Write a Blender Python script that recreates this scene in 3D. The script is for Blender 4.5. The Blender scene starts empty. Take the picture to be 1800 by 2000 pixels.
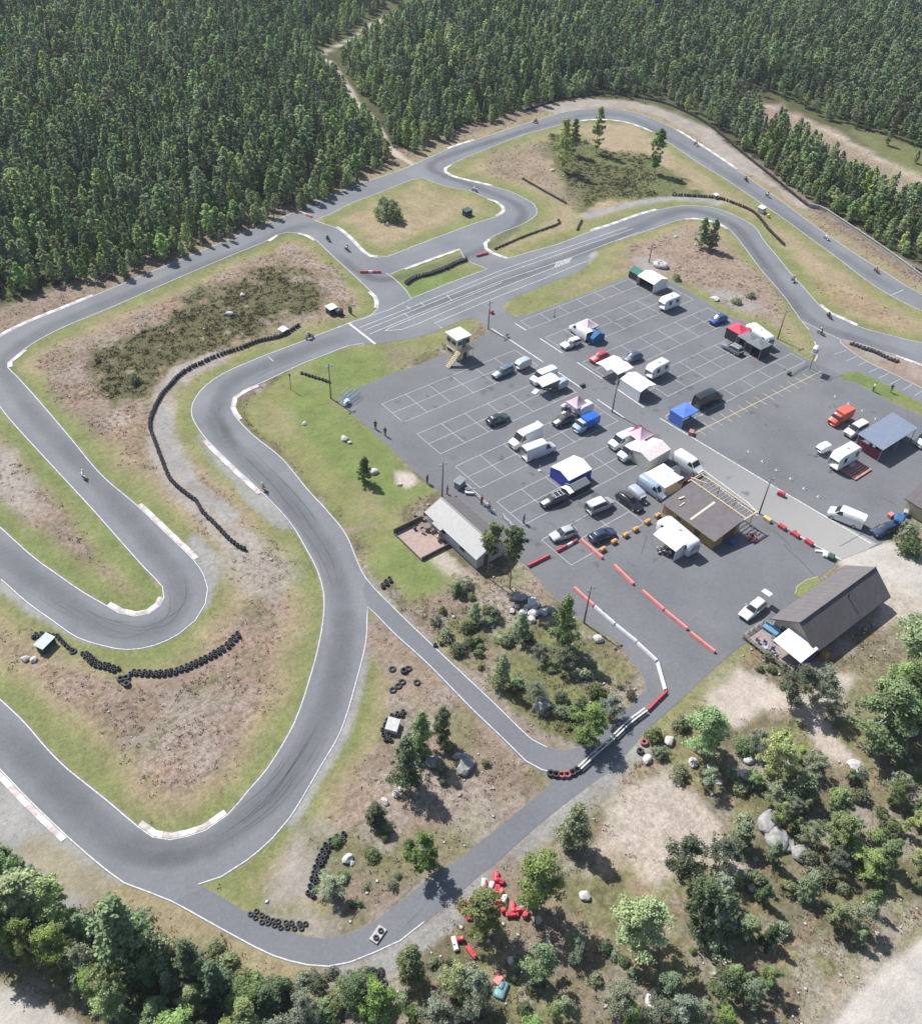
import bpy, math, random
import numpy as np
from mathutils import Vector, Matrix
from mathutils.geometry import tessellate_polygon
R_ = math.radians
scene = bpy.context.scene
COL = scene.collection
rnd = random.Random(7)
# ------------------------------------------------------------------ camera (fitted to the parking grid of the paddock; metres)
yaw, pitch, roll, FPX = 0.698390452, 0.737790422, 0.0526522722, 1809.10
CAMLOC = np.array([-71.936, -108.239, 93.452])
def _rot():
    cy, sy = math.cos(yaw), math.sin(yaw)
    fw0 = np.array([sy, cy, 0.]); r0 = np.array([cy, -sy, 0.])
    cp, sp = math.cos(pitch), math.sin(pitch); k = np.array([0, 0, 1.])
    fw = fw0*cp - k*sp; up = fw0*sp + k*cp
    cr, sr = math.cos(roll), math.sin(roll)
    return r0*cr + up*sr, -r0*sr + up*cr, fw
CR, CU, CF = _rot()
def W(x, y, z=0.0):
    "survey point: the place on the level z seen at (x, y) of the 1800 x 2000 photograph"
    d = CF + CR*(x-900)/FPX - CU*(y-1000)/FPX
    p = CAMLOC + d*(z-CAMLOC[2])/d[2]
    return float(p[0]), float(p[1])
def WV(x, y, z=0.0):
    a = W(x, y, z); return Vector((a[0], a[1], z))
cam = bpy.data.cameras.new('camera'); camo = bpy.data.objects.new('camera', cam); COL.objects.link(camo)
m = Matrix(((CR[0], CU[0], -CF[0]), (CR[1], CU[1], -CF[1]), (CR[2], CU[2], -CF[2]))).to_4x4()
m.translation = Vector(CAMLOC); camo.matrix_world = m
cam.sensor_fit = 'HORIZONTAL'; cam.sensor_width = 36; cam.lens = FPX/1800*36; cam.clip_start = 1; cam.clip_end = 6000
scene.camera = camo
# ------------------------------------------------------------------ light
SUN_AZ, SUN_EL = R_(97.5), R_(50)      # direction towards the sun, measured from +X
w = bpy.data.worlds.new('World'); scene.world = w; w.use_nodes = True
nt = w.node_tree; bg = nt.nodes['Background']; sky = nt.nodes.new('ShaderNodeTexSky')
sky.sky_type = 'NISHITA'; sky.sun_disc = False; sky.sun_elevation = SUN_EL; sky.sun_rotation = math.pi/2 - SUN_AZ
sky.air_density = 1.0; sky.dust_density = 1.0
nt.links.new(sky.outputs[0], bg.inputs[0]); bg.inputs[1].default_value = 0.10
sl = bpy.data.lights.new('sun', 'SUN'); sl.energy = 5.0; sl.angle = R_(0.55); sl.color = (1.0, 0.985, 0.955)
so = bpy.data.objects.new('sun', sl); COL.objects.link(so)
sd = Vector((math.cos(SUN_EL)*math.cos(SUN_AZ), math.cos(SUN_EL)*math.sin(SUN_AZ), math.sin(SUN_EL)))
so.rotation_euler = (-sd).to_track_quat('-Z', 'Y').to_euler(); so.location = sd*300
vs = scene.view_settings; vs.view_transform = 'Standard'; vs.look = 'None'; vs.gamma = 1; vs.exposure = 0.60
scene.cycles.max_bounces = 5; scene.cycles.diffuse_bounces = 2; scene.cycles.glossy_bounces = 2
scene.cycles.transmission_bounces = 3; scene.cycles.transparent_max_bounces = 8
scene.cycles.use_denoising = True
# ------------------------------------------------------------------ materials
MATS = {}
def nodes(mt):
    mt.use_nodes = True; return mt.node_tree.nodes, mt.node_tree.links
def mat(name, col, rough=0.6, var=0.12, scale=3.0, metal=0.0, bump=0.0, spec=None, coat=0.0):
    if name in MATS: return MATS[name]
    mt = bpy.data.materials.new(name); N, L = nodes(mt); b = N['Principled BSDF']
    b.inputs['Roughness'].default_value = rough; b.inputs['Metallic'].default_value = metal
    if spec is not None: b.inputs['Specular IOR Level'].default_value = spec
    if coat: b.inputs['Coat Weight'].default_value = coat
    tc = N.new('ShaderNodeTexCoord'); nz = N.new('ShaderNodeTexNoise'); nz.inputs['Scale'].default_value = scale; nz.inputs['Detail'].default_value = 5
    L.new(tc.outputs['Object'], nz.inputs['Vector'])
    mr = N.new('ShaderNodeMapRange'); mr.inputs[1].default_value = .3; mr.inputs[2].default_value = .7
    mr.inputs[3].default_value = 1-var; mr.inputs[4].default_value = 1+var
    L.new(nz.outputs[0], mr.inputs[0])
    mx = N.new('ShaderNodeMix'); mx.data_type = 'RGBA'; mx.blend_type = 'MULTIPLY'; mx.inputs[0].default_value = 1
    mx.inputs[6].default_value = (*col, 1); L.new(mr.outputs[0], mx.inputs[7]); L.new(mx.outputs[2], b.inputs['Base Color'])
    if bump:
        bp = N.new('ShaderNodeBump'); bp.inputs['Strength'].default_value = bump; bp.inputs['Distance'].default_value = .05
        L.new(nz.outputs[0], bp.inputs['Height']); L.new(bp.outputs[0], b.inputs['Normal'])
    MATS[name] = mt; return mt
def leafmat(name, col, trans=0.40, hue=0.0):
    mt = bpy.data.materials.new(name); N, L = nodes(mt); N.remove(N['Principled BSDF']); out = N['Material Output']
    at = N.new('ShaderNodeAttribute'); at.attribute_name = 'tint'
    oi = N.new('ShaderNodeObjectInfo')
    hs = N.new('ShaderNodeHueSaturation'); hs.inputs['Color'].default_value = (*col, 1)
    mr = N.new('ShaderNodeMapRange'); mr.inputs[3].default_value = .60; mr.inputs[4].default_value = 1.5; L.new(oi.outputs['Random'], mr.inputs[0])
    m1 = N.new('ShaderNodeMath'); m1.operation = 'MULTIPLY'; L.new(at.outputs['Fac'], m1.inputs[0]); L.new(mr.outputs[0], m1.inputs[1])
    L.new(m1.outputs[0], hs.inputs['Value'])
    wn = N.new('ShaderNodeTexWhiteNoise'); wn.noise_dimensions = '1D'; L.new(oi.outputs['Random'], wn.inputs['W'])
    m2 = N.new('ShaderNodeMapRange'); m2.inputs[3].default_value = .465; m2.inputs[4].default_value = .53; L.new(wn.outputs['Value'], m2.inputs[0]); L.new(m2.outputs[0], hs.inputs['Hue'])
    m3 = N.new('ShaderNodeMapRange'); m3.inputs[3].default_value = .65; m3.inputs[4].default_value = 1.0
    w2 = N.new('ShaderNodeTexWhiteNoise'); w2.noise_dimensions = '1D'; ad = N.new('ShaderNodeMath'); ad.inputs[1].default_value = 3.7
    L.new(oi.outputs['Random'], ad.inputs[0]); L.new(ad.outputs[0], w2.inputs['W']); L.new(w2.outputs['Value'], m3.inputs[0]); L.new(m3.outputs[0], hs.inputs['Saturation'])
    df = N.new('ShaderNodeBsdfDiffuse'); tr = N.new('ShaderNodeBsdfTranslucent'); ms = N.new('ShaderNodeMixShader'); ms.inputs[0].default_value = trans
    L.new(hs.outputs[0], df.inputs[0]); L.new(hs.outputs[0], tr.inputs[0]); L.new(df.outputs[0], ms.inputs[1]); L.new(tr.outputs[0], ms.inputs[2])
    L.new(ms.outputs[0], out.inputs[0]); MATS[name] = mt; return mt
# ------------------------------------------------------------------ objects
def meta(o, label=None, cat=None, group=None, kind=None):
    if label: o['label'] = label
    if cat: o['category'] = cat
    if group: o['group'] = group
    if kind: o['kind'] = kind
    return o
def thing(name, label, cat, loc=(0, 0, 0), rz=0.0, group=None):
    o = bpy.data.objects.new(name, None); o.empty_display_size = .3; COL.objects.link(o)
    o.location = loc; o.rotation_euler = (0, 0, rz); return meta(o, label, cat, group)
def part(name, mesh, mt, parent, label=None, loc=None, rot=None, kind=None):
    if isinstance(mesh, MB): mesh = mesh.mesh(name, mt)
    o = bpy.data.objects.new(name, mesh); COL.objects.link(o); o.parent = parent
    if mt and not mesh.materials: mesh.materials.append(mt)
    if loc is not None: o.location = loc
    if rot is not None: o.rotation_euler = rot
    return meta(o, label, None, None, kind)
def single(name, mesh, mt, label, cat, loc=(0, 0, 0), rz=0.0, group=None, kind=None):
    if isinstance(mesh, MB): mesh = mesh.mesh(name, mt)
    o = bpy.data.objects.new(name, mesh); COL.objects.link(o); o.location = loc; o.rotation_euler = (0, 0, rz)
    return meta(o, label, cat, group, kind)
def dup(root, loc, rz, label=None, group=None, scale=None, swap=None):
    r = root.copy(); COL.objects.link(r); r.location = loc; r.rotation_euler = (0, 0, rz)
    if scale: r.scale = scale
    if label: r['label'] = label
    if group: r['group'] = group
    for ch in root.children:
        c = ch.copy(); COL.objects.link(c); c.parent = r
        for g in ch.children:
            d = g.copy(); COL.objects.link(d); d.parent = c
    return r
class MB:
    def __init__(s, smooth=False): s.v = []; s.f = []; s.smooth = smooth
    def add(s, vs, fs):
        n = len(s.v); s.v += [tuple(v) for v in vs]; s.f += [tuple(i+n for i in f) for f in fs]; return s
    def box(s, c, d, rz=0.0, rx=0.0, ry=0.0, bev=0.0):
        x, y, z = d[0]/2, d[1]/2, d[2]/2
        M = Matrix.Rotation(rz, 3, 'Z') @ Matrix.Rotation(ry, 3, 'Y') @ Matrix.Rotation(rx, 3, 'X')
        c = Vector(c)
        if bev <= 0:
            vs = [Vector((a*x, b*y, e*z)) for e in (-1, 1) for a, b in ((-1, -1), (1, -1), (1, 1), (-1, 1))]
            fs = [(3, 2, 1, 0), (4, 5, 6, 7), (0, 1, 5, 4), (1, 2, 6, 5), (2, 3, 7, 6), (3, 0, 4, 7)]
        else:
            b_ = bev; prof = [(-z, b_), (-z+b_, 0), (z-b_, 0), (z, b_)]; vs = []
            for zz, ins in prof:
                X, Y = x-ins, y-ins
                k = b_*0.7 if ins == 0 else b_*0.5
                for a, b in ((-X+k, -Y), (X-k, -Y), (X, -Y+k), (X, Y-k), (X-k, Y), (-X+k, Y), (-X, Y-k), (-X, -Y+k)): vs.append(Vector((a, b, zz)))
            fs = [tuple(range(7, -1, -1)), tuple(range(24, 32))]
            for r in range(3):
                for i in range(8):
                    j = (i+1) % 8; fs.append((r*8+i, r*8+j, r*8+8+j, r*8+8+i))
        return s.add([M @ v + c for v in vs], fs)
    def tube(s, pts, r, n=6, cap=True):
        pts = [Vector(p) for p in pts]; rs = r if isinstance(r, (list, tuple)) else [r]*len(pts); vs = []; fs = []
        for i, p in enumerate(pts):
            t = (pts[min(i+1, len(pts)-1)] - pts[max(i-1, 0)]).normalized()
            u = t.cross(Vector((0, 0, 1))) if abs(t.z) < .95 else t.cross(Vector((1, 0, 0)))
            u.normalize(); v = t.cross(u)
            for k in range(n):
                a = 2*math.pi*k/n; vs.append(p + (u*math.cos(a) + v*math.sin(a))*rs[i])
        for i in range(len(pts)-1):
            for k in range(n):
                j = (k+1) % n; fs.append((i*n+k, i*n+j, i*n+n+j, i*n+n+k))
        if cap: fs += [tuple(range(n-1, -1, -1)), tuple(range((len(pts)-1)*n, len(pts)*n))]
        return s.add(vs, fs)
    def prism(s, poly, z0, z1):
        n = len(poly); vs = [(x, y, z0) for x, y in poly] + [(x, y, z1) for x, y in poly]
        fs = [(i, (i+1) % n, n+(i+1) % n, n+i) for i in range(n)] + [tuple(range(n, 2*n)), tuple(range(n-1, -1, -1))]
        return s.add(vs, fs)
    def slab(s, q, t):
        "four corners (counter-clockwise from above) thickened downwards by t"
        q = [Vector(p) for p in q]; nn = (q[1]-q[0]).cross(q[2]-q[0]).normalized()
        b = [p - nn*t for p in q]
        return s.add(q+b, [(0, 1, 2, 3), (7, 6, 5, 4), (1, 0, 4, 5), (2, 1, 5, 6), (3, 2, 6, 7), (0, 3, 7, 4)])
    def torus(s, c, R0, r, n=12, k=6, axis='Z', h=None):
        vs = []; fs = []; c = Vector(c)
        for i in range(n):
            a = 2*math.pi*i/n
            for j in range(k):
                b = 2*math.pi*j/k; rr = R0 + r*math.cos(b); z = (h or r)*math.sin(b)
                p = Vector((rr*math.cos(a), rr*math.sin(a), z))
                if axis == 'Y': p = Vector((p.x, p.z, p.y))
                if axis == 'X': p = Vector((p.z, p.x, p.y))
                vs.append(c+p)
        for i in range(n):
            for j in range(k):
                a, b = i*k+j, i*k+(j+1) % k; d, e = ((i+1) % n)*k+j, ((i+1) % n)*k+(j+1) % k
                fs.append((a, d, e, b))
        return s.add(vs, fs)
    def mesh(s, name, mt=None):
        me = bpy.data.meshes.new(name); me.from_pydata(s.v, [], s.f)
        if s.smooth: me.polygons.foreach_set('use_smooth', [True]*len(me.polygons))
        if mt: me.materials.append(mt)
        me.update(); return me
def npmesh(name, V, F, mt, tint=None, smooth=False, attrs=None):
    "V (n,3), F (m,k) arrays of one face size"
    me = bpy.data.meshes.new(name); n, (mf, k) = len(V), F.shape
    me.vertices.add(n); me.vertices.foreach_set('co', np.ascontiguousarray(V, dtype=np.float32).ravel())
    me.loops.add(mf*k); me.loops.foreach_set('vertex_index', np.ascontiguousarray(F, dtype=np.int32).ravel())
    me.polygons.add(mf); me.polygons.foreach_set('loop_start', np.arange(0, mf*k, k, dtype=np.int32))
    if smooth: me.polygons.foreach_set('use_smooth', np.ones(mf, dtype=bool))
    me.update(calc_edges=True); me.validate()
    if tint is not None:
        a = me.attributes.new('tint', 'FLOAT', 'POINT'); a.data.foreach_set('value', np.ascontiguousarray(tint, dtype=np.float32))
    if mt: me.materials.append(mt)
    return me
# ------------------------------------------------------------------ noise helpers
def _h(ix, iy, sd):
    n = (ix*374761393 + iy*668265263 + sd*974711) & 0x7fffffff
    n = ((n ^ (n >> 13))*1274126177) & 0x7fffffff
    return ((n ^ (n >> 16)) & 0xffff)/65535.0
def vnoise(X, Y, sc, sd=0, octs=3):
    o = np.zeros_like(X); a = 1.; t = 0.
    for k in range(octs):
        x = X/sc*2**k; y = Y/sc*2**k; ix = np.floor(x).astype(np.int64); iy = np.floor(y).astype(np.int64); fx = x-ix; fy = y-iy
        fx = fx*fx*(3-2*fx); fy = fy*fy*(3-2*fy)
        v = (_h(ix, iy, sd+k)*(1-fx)+_h(ix+1, iy, sd+k)*fx)*(1-fy) + (_h(ix, iy+1, sd+k)*(1-fx)+_h(ix+1, iy+1, sd+k)*fx)*fy
        o += a*v; t += a; a *= .5
    return o/t
def sdist(P, X, Y, closed=True, margin=12):
    "signed distance (negative inside) from polygon P; clipped at margin"
    P = np.asarray(P, float); D = np.full(X.shape, float(margin)); ins = np.zeros(X.shape, bool)
    mn = P.min(0)-margin; mx = P.max(0)+margin
    sel = (X > mn[0]) & (X < mx[0]) & (Y > mn[1]) & (Y < mx[1])
    x = X[sel]; y = Y[sel]; d = np.full(x.shape, 1e9); io = np.zeros(x.shape, bool); n = len(P)
    for i in range(n if closed else n-1):
        a = P[i]; b = P[(i+1) % n]; e = b-a; L2 = max(e@e, 1e-9)
        t = np.clip(((x-a[0])*e[0]+(y-a[1])*e[1])/L2, 0, 1)
        d = np.minimum(d, (x-a[0]-t*e[0])**2+(y-a[1]-t*e[1])**2)
        if closed:
            c = (a[1] > y) != (b[1] > y)
            if abs(e[1]) > 1e-9: io ^= c & (x < a[0]+(y-a[1])/e[1]*e[0])
    d = np.minimum(np.sqrt(d), margin); D[sel] = np.where(io, -d, d); return D
def pix(s): return [tuple(float(v) for v in t.split(',')) for t in s.split()]
def wpoly(s): return [W(*p) for p in pix(s)]
def inside(P, x, y):
    r = False; n = len(P)
    for i in range(n):
        a = P[i]; b = P[(i+1) % n]
        if (a[1] > y) != (b[1] > y) and x < a[0]+(y-a[1])/(b[1]-a[1])*(b[0]-a[0]): r = not r
    return r
# ------------------------------------------------------------------ traced boundaries of the asphalt (L/l line on/off, K/k kerb on/off)
OUTER = "L -28,712 -20,680 K 0,657 60,627 120,603 183,577 k 367,500 500,445 575,413 600,400 690,363 777,333 847,303 K 875,290 927,273 k 1060,230 1120,215 1200,212 1253,223 1290,238 K 1320,253 1378,290 1437,330 k 1527,393 1600,447 1673,497 1717,524 1778,563 K 1800,575 1850,602 k 1950,655 l 2000,690 2000,880 1830,1000 1785,1012 1748,1042 1720,1063 1640,1095 1580,1150 1520,1205 1473,1247 1440,1267 1387,1313 1333,1363 1267,1423 1200,1497 1120,1557 1050,1613 967,1687 933,1713 867,1773 L 830,1803 783,1840 733,1863 683,1883 640,1891 600,1888 533,1870 467,1837 400,1800 333,1763 293,1747 240,1727 207,1703 167,1670 K 130,1637 50,1560 0,1507 -60,1450 k l -110,1400 -110,940 L -60,975 0,1027 67,1087 117,1123 160,1153 K 210,1182 233,1195 263,1202 290,1197 310,1183 318,1167 k 315,1147 283,1113 233,1057 183,1000 100,910 33,837 0,797 -20,760"
HOLES = dict(
 north_east = "L 1850,632 1800,608 1733,575 1683,542 1642,510 1578,463 1533,430 1467,385 1411,347 1369,322 1328,294 1304,278 K 1274,257 1249,246 1221,237.5 1185,233 1154,233 1127,236 k 1099,243 1027,262 943,294 896,314 K 879,322 868,328 868,336 882,344 916,353 960,363 k 999,374 1021,385 1038,394 1049,408 1049,417 1038,428 1016,440 971,458 K 954,467 945,475 947.5,486 963,496 990,505 k 1027,493 1082,478 K 1154,451 1193,439 1249,419 1282,410 k 1332,401 1356,401 1397,406 1439,422 1472,441 1494,472 1517,499 1539,527 1567,558 K 1600,595 1619,611 1647,624 1672,636 k 1717,649 1800,669 1860,680 l 1930,690 1930,665",
 paddock_north = "L 1300,438 K 1337,427 1356,426 1383,430 1403,436 1422,447 k 1444,472 1472,510 1494,538 1528,577 1550,608 1561,624 l 1578,644 1589,669 1596,680 1595,695 1590,705 1578,703 1545,683 1515,663 1470,632 1420,616 1380,590 1340,566 1302,548 1232,541 1160,567 1080,597 1024,616 1008,619 984,604 982,594 1000,584 1060,558 1120,534 1140,524 1149,511 1148,500 1166,486 L 1193,474 1249,456",
 bush = "L 825,347 867,363 917,373 K 953,388 970,393 983,403 985,412 970,422 k 933,433 887,450 800,483 757,500 K 737,502 723,501 709,492 691,473 672,455 656,444 k 635,437 615,430 653,415 680,400 740,377 800,353",
 strip = "L 755,533 763,536 K 789,525 840,506 896,486 k 910,508 950,525 887,548 803,582 796,569 770,543",
 heath = "L 560,454 K 583,455 602,460 616,469 k 642,494 688,536 K 723,569 733,578 738,590 736,602 k 723,616 677,632 614,656 600,662 500,700 433,730 400,753 380,777 372,800 377,823 K 403,860 450,907 510,963 k 547,1000 573,1033 600,1080 617,1113 630,1160 629,1207 620,1260 607,1310 573,1410 520,1500 483,1543 K 443,1590 400,1620 333,1638 300,1633 270,1612 k 217,1567 167,1527 133,1500 93,1460 50,1410 0,1363 l -70,1305 -70,1080 L 0,1133 50,1177 100,1213 150,1247 200,1263 247,1271 300,1263 350,1240 383,1213 403,1180 408,1150 400,1123 K 380,1093 333,1047 270,987 k 200,927 133,847 67,770 33,733 K 17,717 17,708 27,700 48,683 k 67,670 117,643 220,600 333,550 450,500 K 523,470 540,459 k",
 centre = "L 600,707 550,730 K 503,752 477,763 457,777 453,797 467,820 k 500,853 550,893 600,953 643,1000 677,1043 700,1097 717,1130 767,1183 857,1270 967,1373 1040,1443 l 1069,1458 1094,1466 1119,1463 1130,1458 1161,1427 1200,1407 1227,1383 1250,1357 1260,1337 1253,1317 1233,1293 1210,1258 1180,1238 1140,1216 1080,1164 1060,1142 1028,1106 945,1040 860,962 834,944 810,920 780,892 740,856 700,818 668,792 656,780 706,754 760,732 820,712 868,690 926,666 950,649 952,644 936,626 920,620 890,630 860,644 810,660 760,668 730,671 L 710,671 680,676 640,692",
 triangle = "L 719,1187 767,1237 833,1297 917,1383 990,1453 1025,1488 1056,1505 1072,1509 l 1078,1524 1064,1541 1011,1586 956,1630 900,1675 833,1720 767,1773 727,1803 683,1823 633,1833 600,1830 533,1810 467,1773 400,1733 L 388,1730 433,1715 483,1683 533,1640 567,1600 600,1547 627,1500 667,1430 700,1323 717,1250",
 pit_verge = "l 1642,730 1675,726 1737,755 1800,787 1870,822 1870,850 1800,812 1750,790 1700,763 1667,745 1645,742",
 sliver = "L 1642,664 1650,665 1683,673 1720,686 K 1750,694 1800,712 1840,725 k l 1900,745 1900,800 L 1800,757 1750,732 1692,705 1667,688 1643,670",
)
def parse(s):
    pts = []; fl = []; L = K = False
    for t in s.split():
        if t in 'LlKk':
            if t == 'L': L = True
            if t == 'l': L = False
            if t == 'K': K = True; 
            if t == 'k':
                K = False
                if fl: fl[-1] = (fl[-1][0], False)
        else:
            x, y = t.split(','); pts.append(W(float(x), float(y))); fl.append((L, K))
    return [Vector((p[0], p[1])) for p in pts], fl
def smooth_closed(P, fl, step=1.6):
    n = len(P); out = []; ofl = []
    def tang(i):
        a = P[i]-P[i-1]; b = P[(i+1) % n]-P[i]
        if a.length < 1e-6 or b.length < 1e-6: return None
        return None if a.angle(b) > R_(62) else (P[(i+1) % n]-P[i-1])
    for i in range(n):
        a, b = P[i], P[(i+1) % n]; d = (b-a).length; k = max(1, int(d/step))
        if d > 60: k = 1
        ta, tb = tang(i), tang((i+1) % n)
        ta = (b-a) if ta is None else ta.normalized()*d; tb = (b-a) if tb is None else tb.normalized()*d
        for j in range(k):
            t = j/k; h1 = 2*t**3-3*t*t+1; h2 = t**3-2*t*t+t; h3 = -2*t**3+3*t*t; h4 = t**3-t*t
            out.append(a*h1 + ta*h2 + b*h3 + tb*h4); ofl.append(fl[i])
    return out, ofl
def area(P): return sum(P[i].x*P[(i+1) % len(P)].y - P[(i+1) % len(P)].x*P[i].y for i in range(len(P)))/2
LOOPS = {}
for k_, s_ in [('outer', OUTER)] + list(HOLES.items()):
    P, fl = parse(s_); P, fl = smooth_closed(P, fl)
    if area(P) < 0: P.reverse(); fl.reverse(); fl = fl[1:]+fl[:1]
    LOOPS[k_] = (P, fl)
# asphalt as one sheet with the grass islands cut out of it
rings = [[Vector((p.x, p.y, 0)) for p in LOOPS['outer'][0]]] + [[Vector((p.x, p.y, 0)) for p in LOOPS[k][0]] for k in HOLES]
tris = tessellate_polygon(rings); flat = [p for r in rings for p in r]
def asphalt_mat(name, c0, c1, dust=0.0):
    mt = bpy.data.materials.new(name); N, L = nodes(mt); b = N['Principled BSDF']; b.inputs['Roughness'].default_value = .85; b.inputs['Specular IOR Level'].default_value = .25
    tc = N.new('ShaderNodeTexCoord')
    def nz(s, d=6, r=.6, st=(1, 1, 1)):
        mp = N.new('ShaderNodeMapping'); mp.inputs['Scale'].default_value = st; L.new(tc.outputs['Object'], mp.inputs['Vector'])
        n = N.new('ShaderNodeTexNoise'); n.inputs['Scale'].default_value = s; n.inputs['Detail'].default_value = d; n.inputs['Roughness'].default_value = r; L.new(mp.outputs[0], n.inputs['Vector']); return n
    a = nz(.09, 7, .62); f = nz(2.2, 8, .75); g = nz(14, 3, .6)
    cr = N.new('ShaderNodeMix'); cr.data_type = 'RGBA'; cr.inputs[6].default_value = (*c0, 1); cr.inputs[7].default_value = (*c1, 1)
    mr = N.new('ShaderNodeMapRange'); mr.inputs[1].default_value = .35; mr.inputs[2].default_value = .65; L.new(a.outputs[0], mr.inputs[0]); L.new(mr.outputs[0], cr.inputs[0])
    last = cr.outputs[2]
    for n, lo, hi in ((f, .86, 1.14), (g, .88, 1.12)):
        m_ = N.new('ShaderNodeMapRange'); m_.inputs[1].default_value = .3; m_.inputs[2].default_value = .7; m_.inputs[3].default_value = lo; m_.inputs[4].default_value = hi
        L.new(n.outputs[0], m_.inputs[0]); x = N.new('ShaderNodeMix'); x.data_type = 'RGBA'; x.blend_type = 'MULTIPLY'; x.inputs[0].default_value = 1
        L.new(last, x.inputs[6]); L.new(m_.outputs[0], x.inputs[7]); last = x.outputs[2]
    if dust:
        sx = N.new('ShaderNodeSeparateXYZ'); L.new(tc.outputs['Object'], sx.inputs[0]); md_ = N.new('ShaderNodeMath'); md_.operation = 'MULTIPLY_ADD'; L.new(a.outputs[0], md_.inputs[0]); md_.inputs[1].default_value = 22; L.new(sx.outputs[1], md_.inputs[2])
        m_ = N.new('ShaderNodeMapRange'); m_.inputs[1].default_value = -18; m_.inputs[2].default_value = -58; m_.inputs[3].default_value = 0; m_.inputs[4].default_value = dust; L.new(md_.outputs[0], m_.inputs[0])
        x = N.new('ShaderNodeMix'); x.data_type = 'RGBA'; L.new(m_.outputs[0], x.inputs[0]); L.new(last, x.inputs[6]); x.inputs[7].default_value = (.33, .315, .29, 1); last = x.outputs[2]
    L.new(last, b.inputs['Base Color'])
    bp = N.new('ShaderNodeBump'); bp.inputs['Strength'].default_value = .25; bp.inputs['Distance'].default_value = .02; L.new(g.outputs[0], bp.inputs['Height']); L.new(bp.outputs[0], b.inputs['Normal'])
    MATS[name] = mt; return mt
A_TRACK = asphalt_mat('track_asphalt', (.128, .130, .138), (.166, .168, .174))
A_LOT = asphalt_mat('paddock_asphalt', (.112, .113, .118), (.142, .143, .147))
A_ROAD = asphalt_mat('service_road_asphalt', (.128, .130, .137), (.146, .147, .152), .72)
A_PATH = asphalt_mat('link_road_asphalt', (.118, .121, .132), (.138, .141, .15))
def sheet(name, V, F, mt, label, z):
    me = bpy.data.meshes.new(name); me.from_pydata([(v[0], v[1], z) for v in V], [], F); me.materials.append(mt); me.update()
    for p in me.polygons:
        if p.normal.z < 0: p.flip()
    o = bpy.data.objects.new(name, me); COL.objects.link(o); return meta(o, label, None, None, 'structure')
sheet('race_track', flat, [tuple(t) for t in tris], A_TRACK, 'grey asphalt of the winding kart circuit and the paddock', .02)
def polysheet(name, s, mt, label, z, px=True):
    P = [Vector((*p, 0)) for p in (wpoly(s) if px else s)]
    return sheet(name, P, [tuple(t) for t in tessellate_polygon([P])], mt, label, z)
# paddock surface: everything south-east of the pit lane up to its islands (own darker asphalt), and the lighter service road
polysheet('paddock', "657,780 706,754.5 760,732.5 820,712.5 868,690.5 926,666.5 951,649.5 990,640 984,606 1008,619.5 1024,617 1080,597.5 1160,567.5 1232,541.5 1302,548.5 1340,566.5 1380,591 1420,617 1470,633 1515,664 1545,684 1577,704 1642,731 1645,743 1667,746 1700,764 1750,791 1800,813 1870,851 1990,880 1830,999 1785,1011 1748,1041 1719,1062 1639,1094 1579,1149 1519,1204 1472,1246 1440,1266 1387,1312 1333,1362 1300,1393 1262,1350 1261,1337 1254,1317 1234,1293 1211,1258 1181,1238 1141,1216 1081,1164 1061,1142 1029,1106 946,1040 861,962 835,944 811,920 781,892 741,856 701,818 669,792", A_LOT, 'dark grey asphalt of the paddock with marked bays', .026)
polysheet('service_road', "953,622 985,612 1140,717 1288,815 1430,900 1570,985 1712,1062 1690,1075 1640,1094 1480,1000 1430,965 1330,900 1218,817 1100,735 955,643", A_ROAD, 'pale service road crossing the paddock', .031)
polysheet('link_road', "719,1189 768,1239 834,1299 918,1385 991,1455 1026,1490 1057,1507 1072,1511 1078,1525 1064,1542 1011,1587 956,1631 900,1676 833,1721 767,1774 727,1804 683,1824 633,1834 600,1831 533,1811 467,1774 400,1734 333,1763 400,1799 467,1836 533,1869 600,1887 640,1890 683,1882 733,1862 783,1839 830,1802 867,1772 933,1712 967,1686 1050,1612 1120,1556 1200,1496 1267,1422 1333,1362 1300,1380 1262,1350 1250,1358 1227,1384 1200,1408 1161,1428 1130,1459 1119,1464 1094,1467 1069,1459 1040,1444 967,1374 857,1271 767,1184 717,1131 708,1150", A_PATH, 'narrow asphalt link road from the circuit to the paddock', .024)
# ------------------------------------------------------------------ white lines, kerbs
PAINT = mat('white_road_paint', (.46, .46, .45), .75, .35, 3.5)
PAINT_Y = mat('yellow_road_paint', (.44, .385, .22), .75, .35, 4)
PAINT_W = mat('worn_bay_paint', (.34, .34, .34), .75, .3, 4)
def strip(mb, pts, wd, z, off=0.0):
    pts = [Vector(p[:2]) for p in pts]; vs = []
    for i, p in enumerate(pts):
        t = (pts[min(i+1, len(pts)-1)]-pts[max(i-1, 0)]).normalized(); nn = Vector((-t.y, t.x))
        vs += [(*(p+nn*(off+wd/2)), z), (*(p+nn*(off-wd/2)), z)]
    mb.add(vs, [(2*i+1, 2*i+3, 2*i+2, 2*i) for i in range(len(pts)-1)])
def runs(P, fl, k):
    n = len(P); st = [i for i in range(n) if fl[i][k] and not fl[i-1][k]]
    if not st: return [P+[P[0]]] if fl[0][k] else []
    out = []
    for s in st:
        r = [P[s]]; i = s
        while fl[i % n][k] and i < s+n: i += 1; r.append(P[i % n])
        out.append(r)
    return out
lines = MB(); KERB_W = mat('kerb_white', (.56, .56, .545), .75, .3, 2.2); KERB_P = mat('kerb_faded_red', (.40, .335, .32), .8, .3, 2.2)
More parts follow.
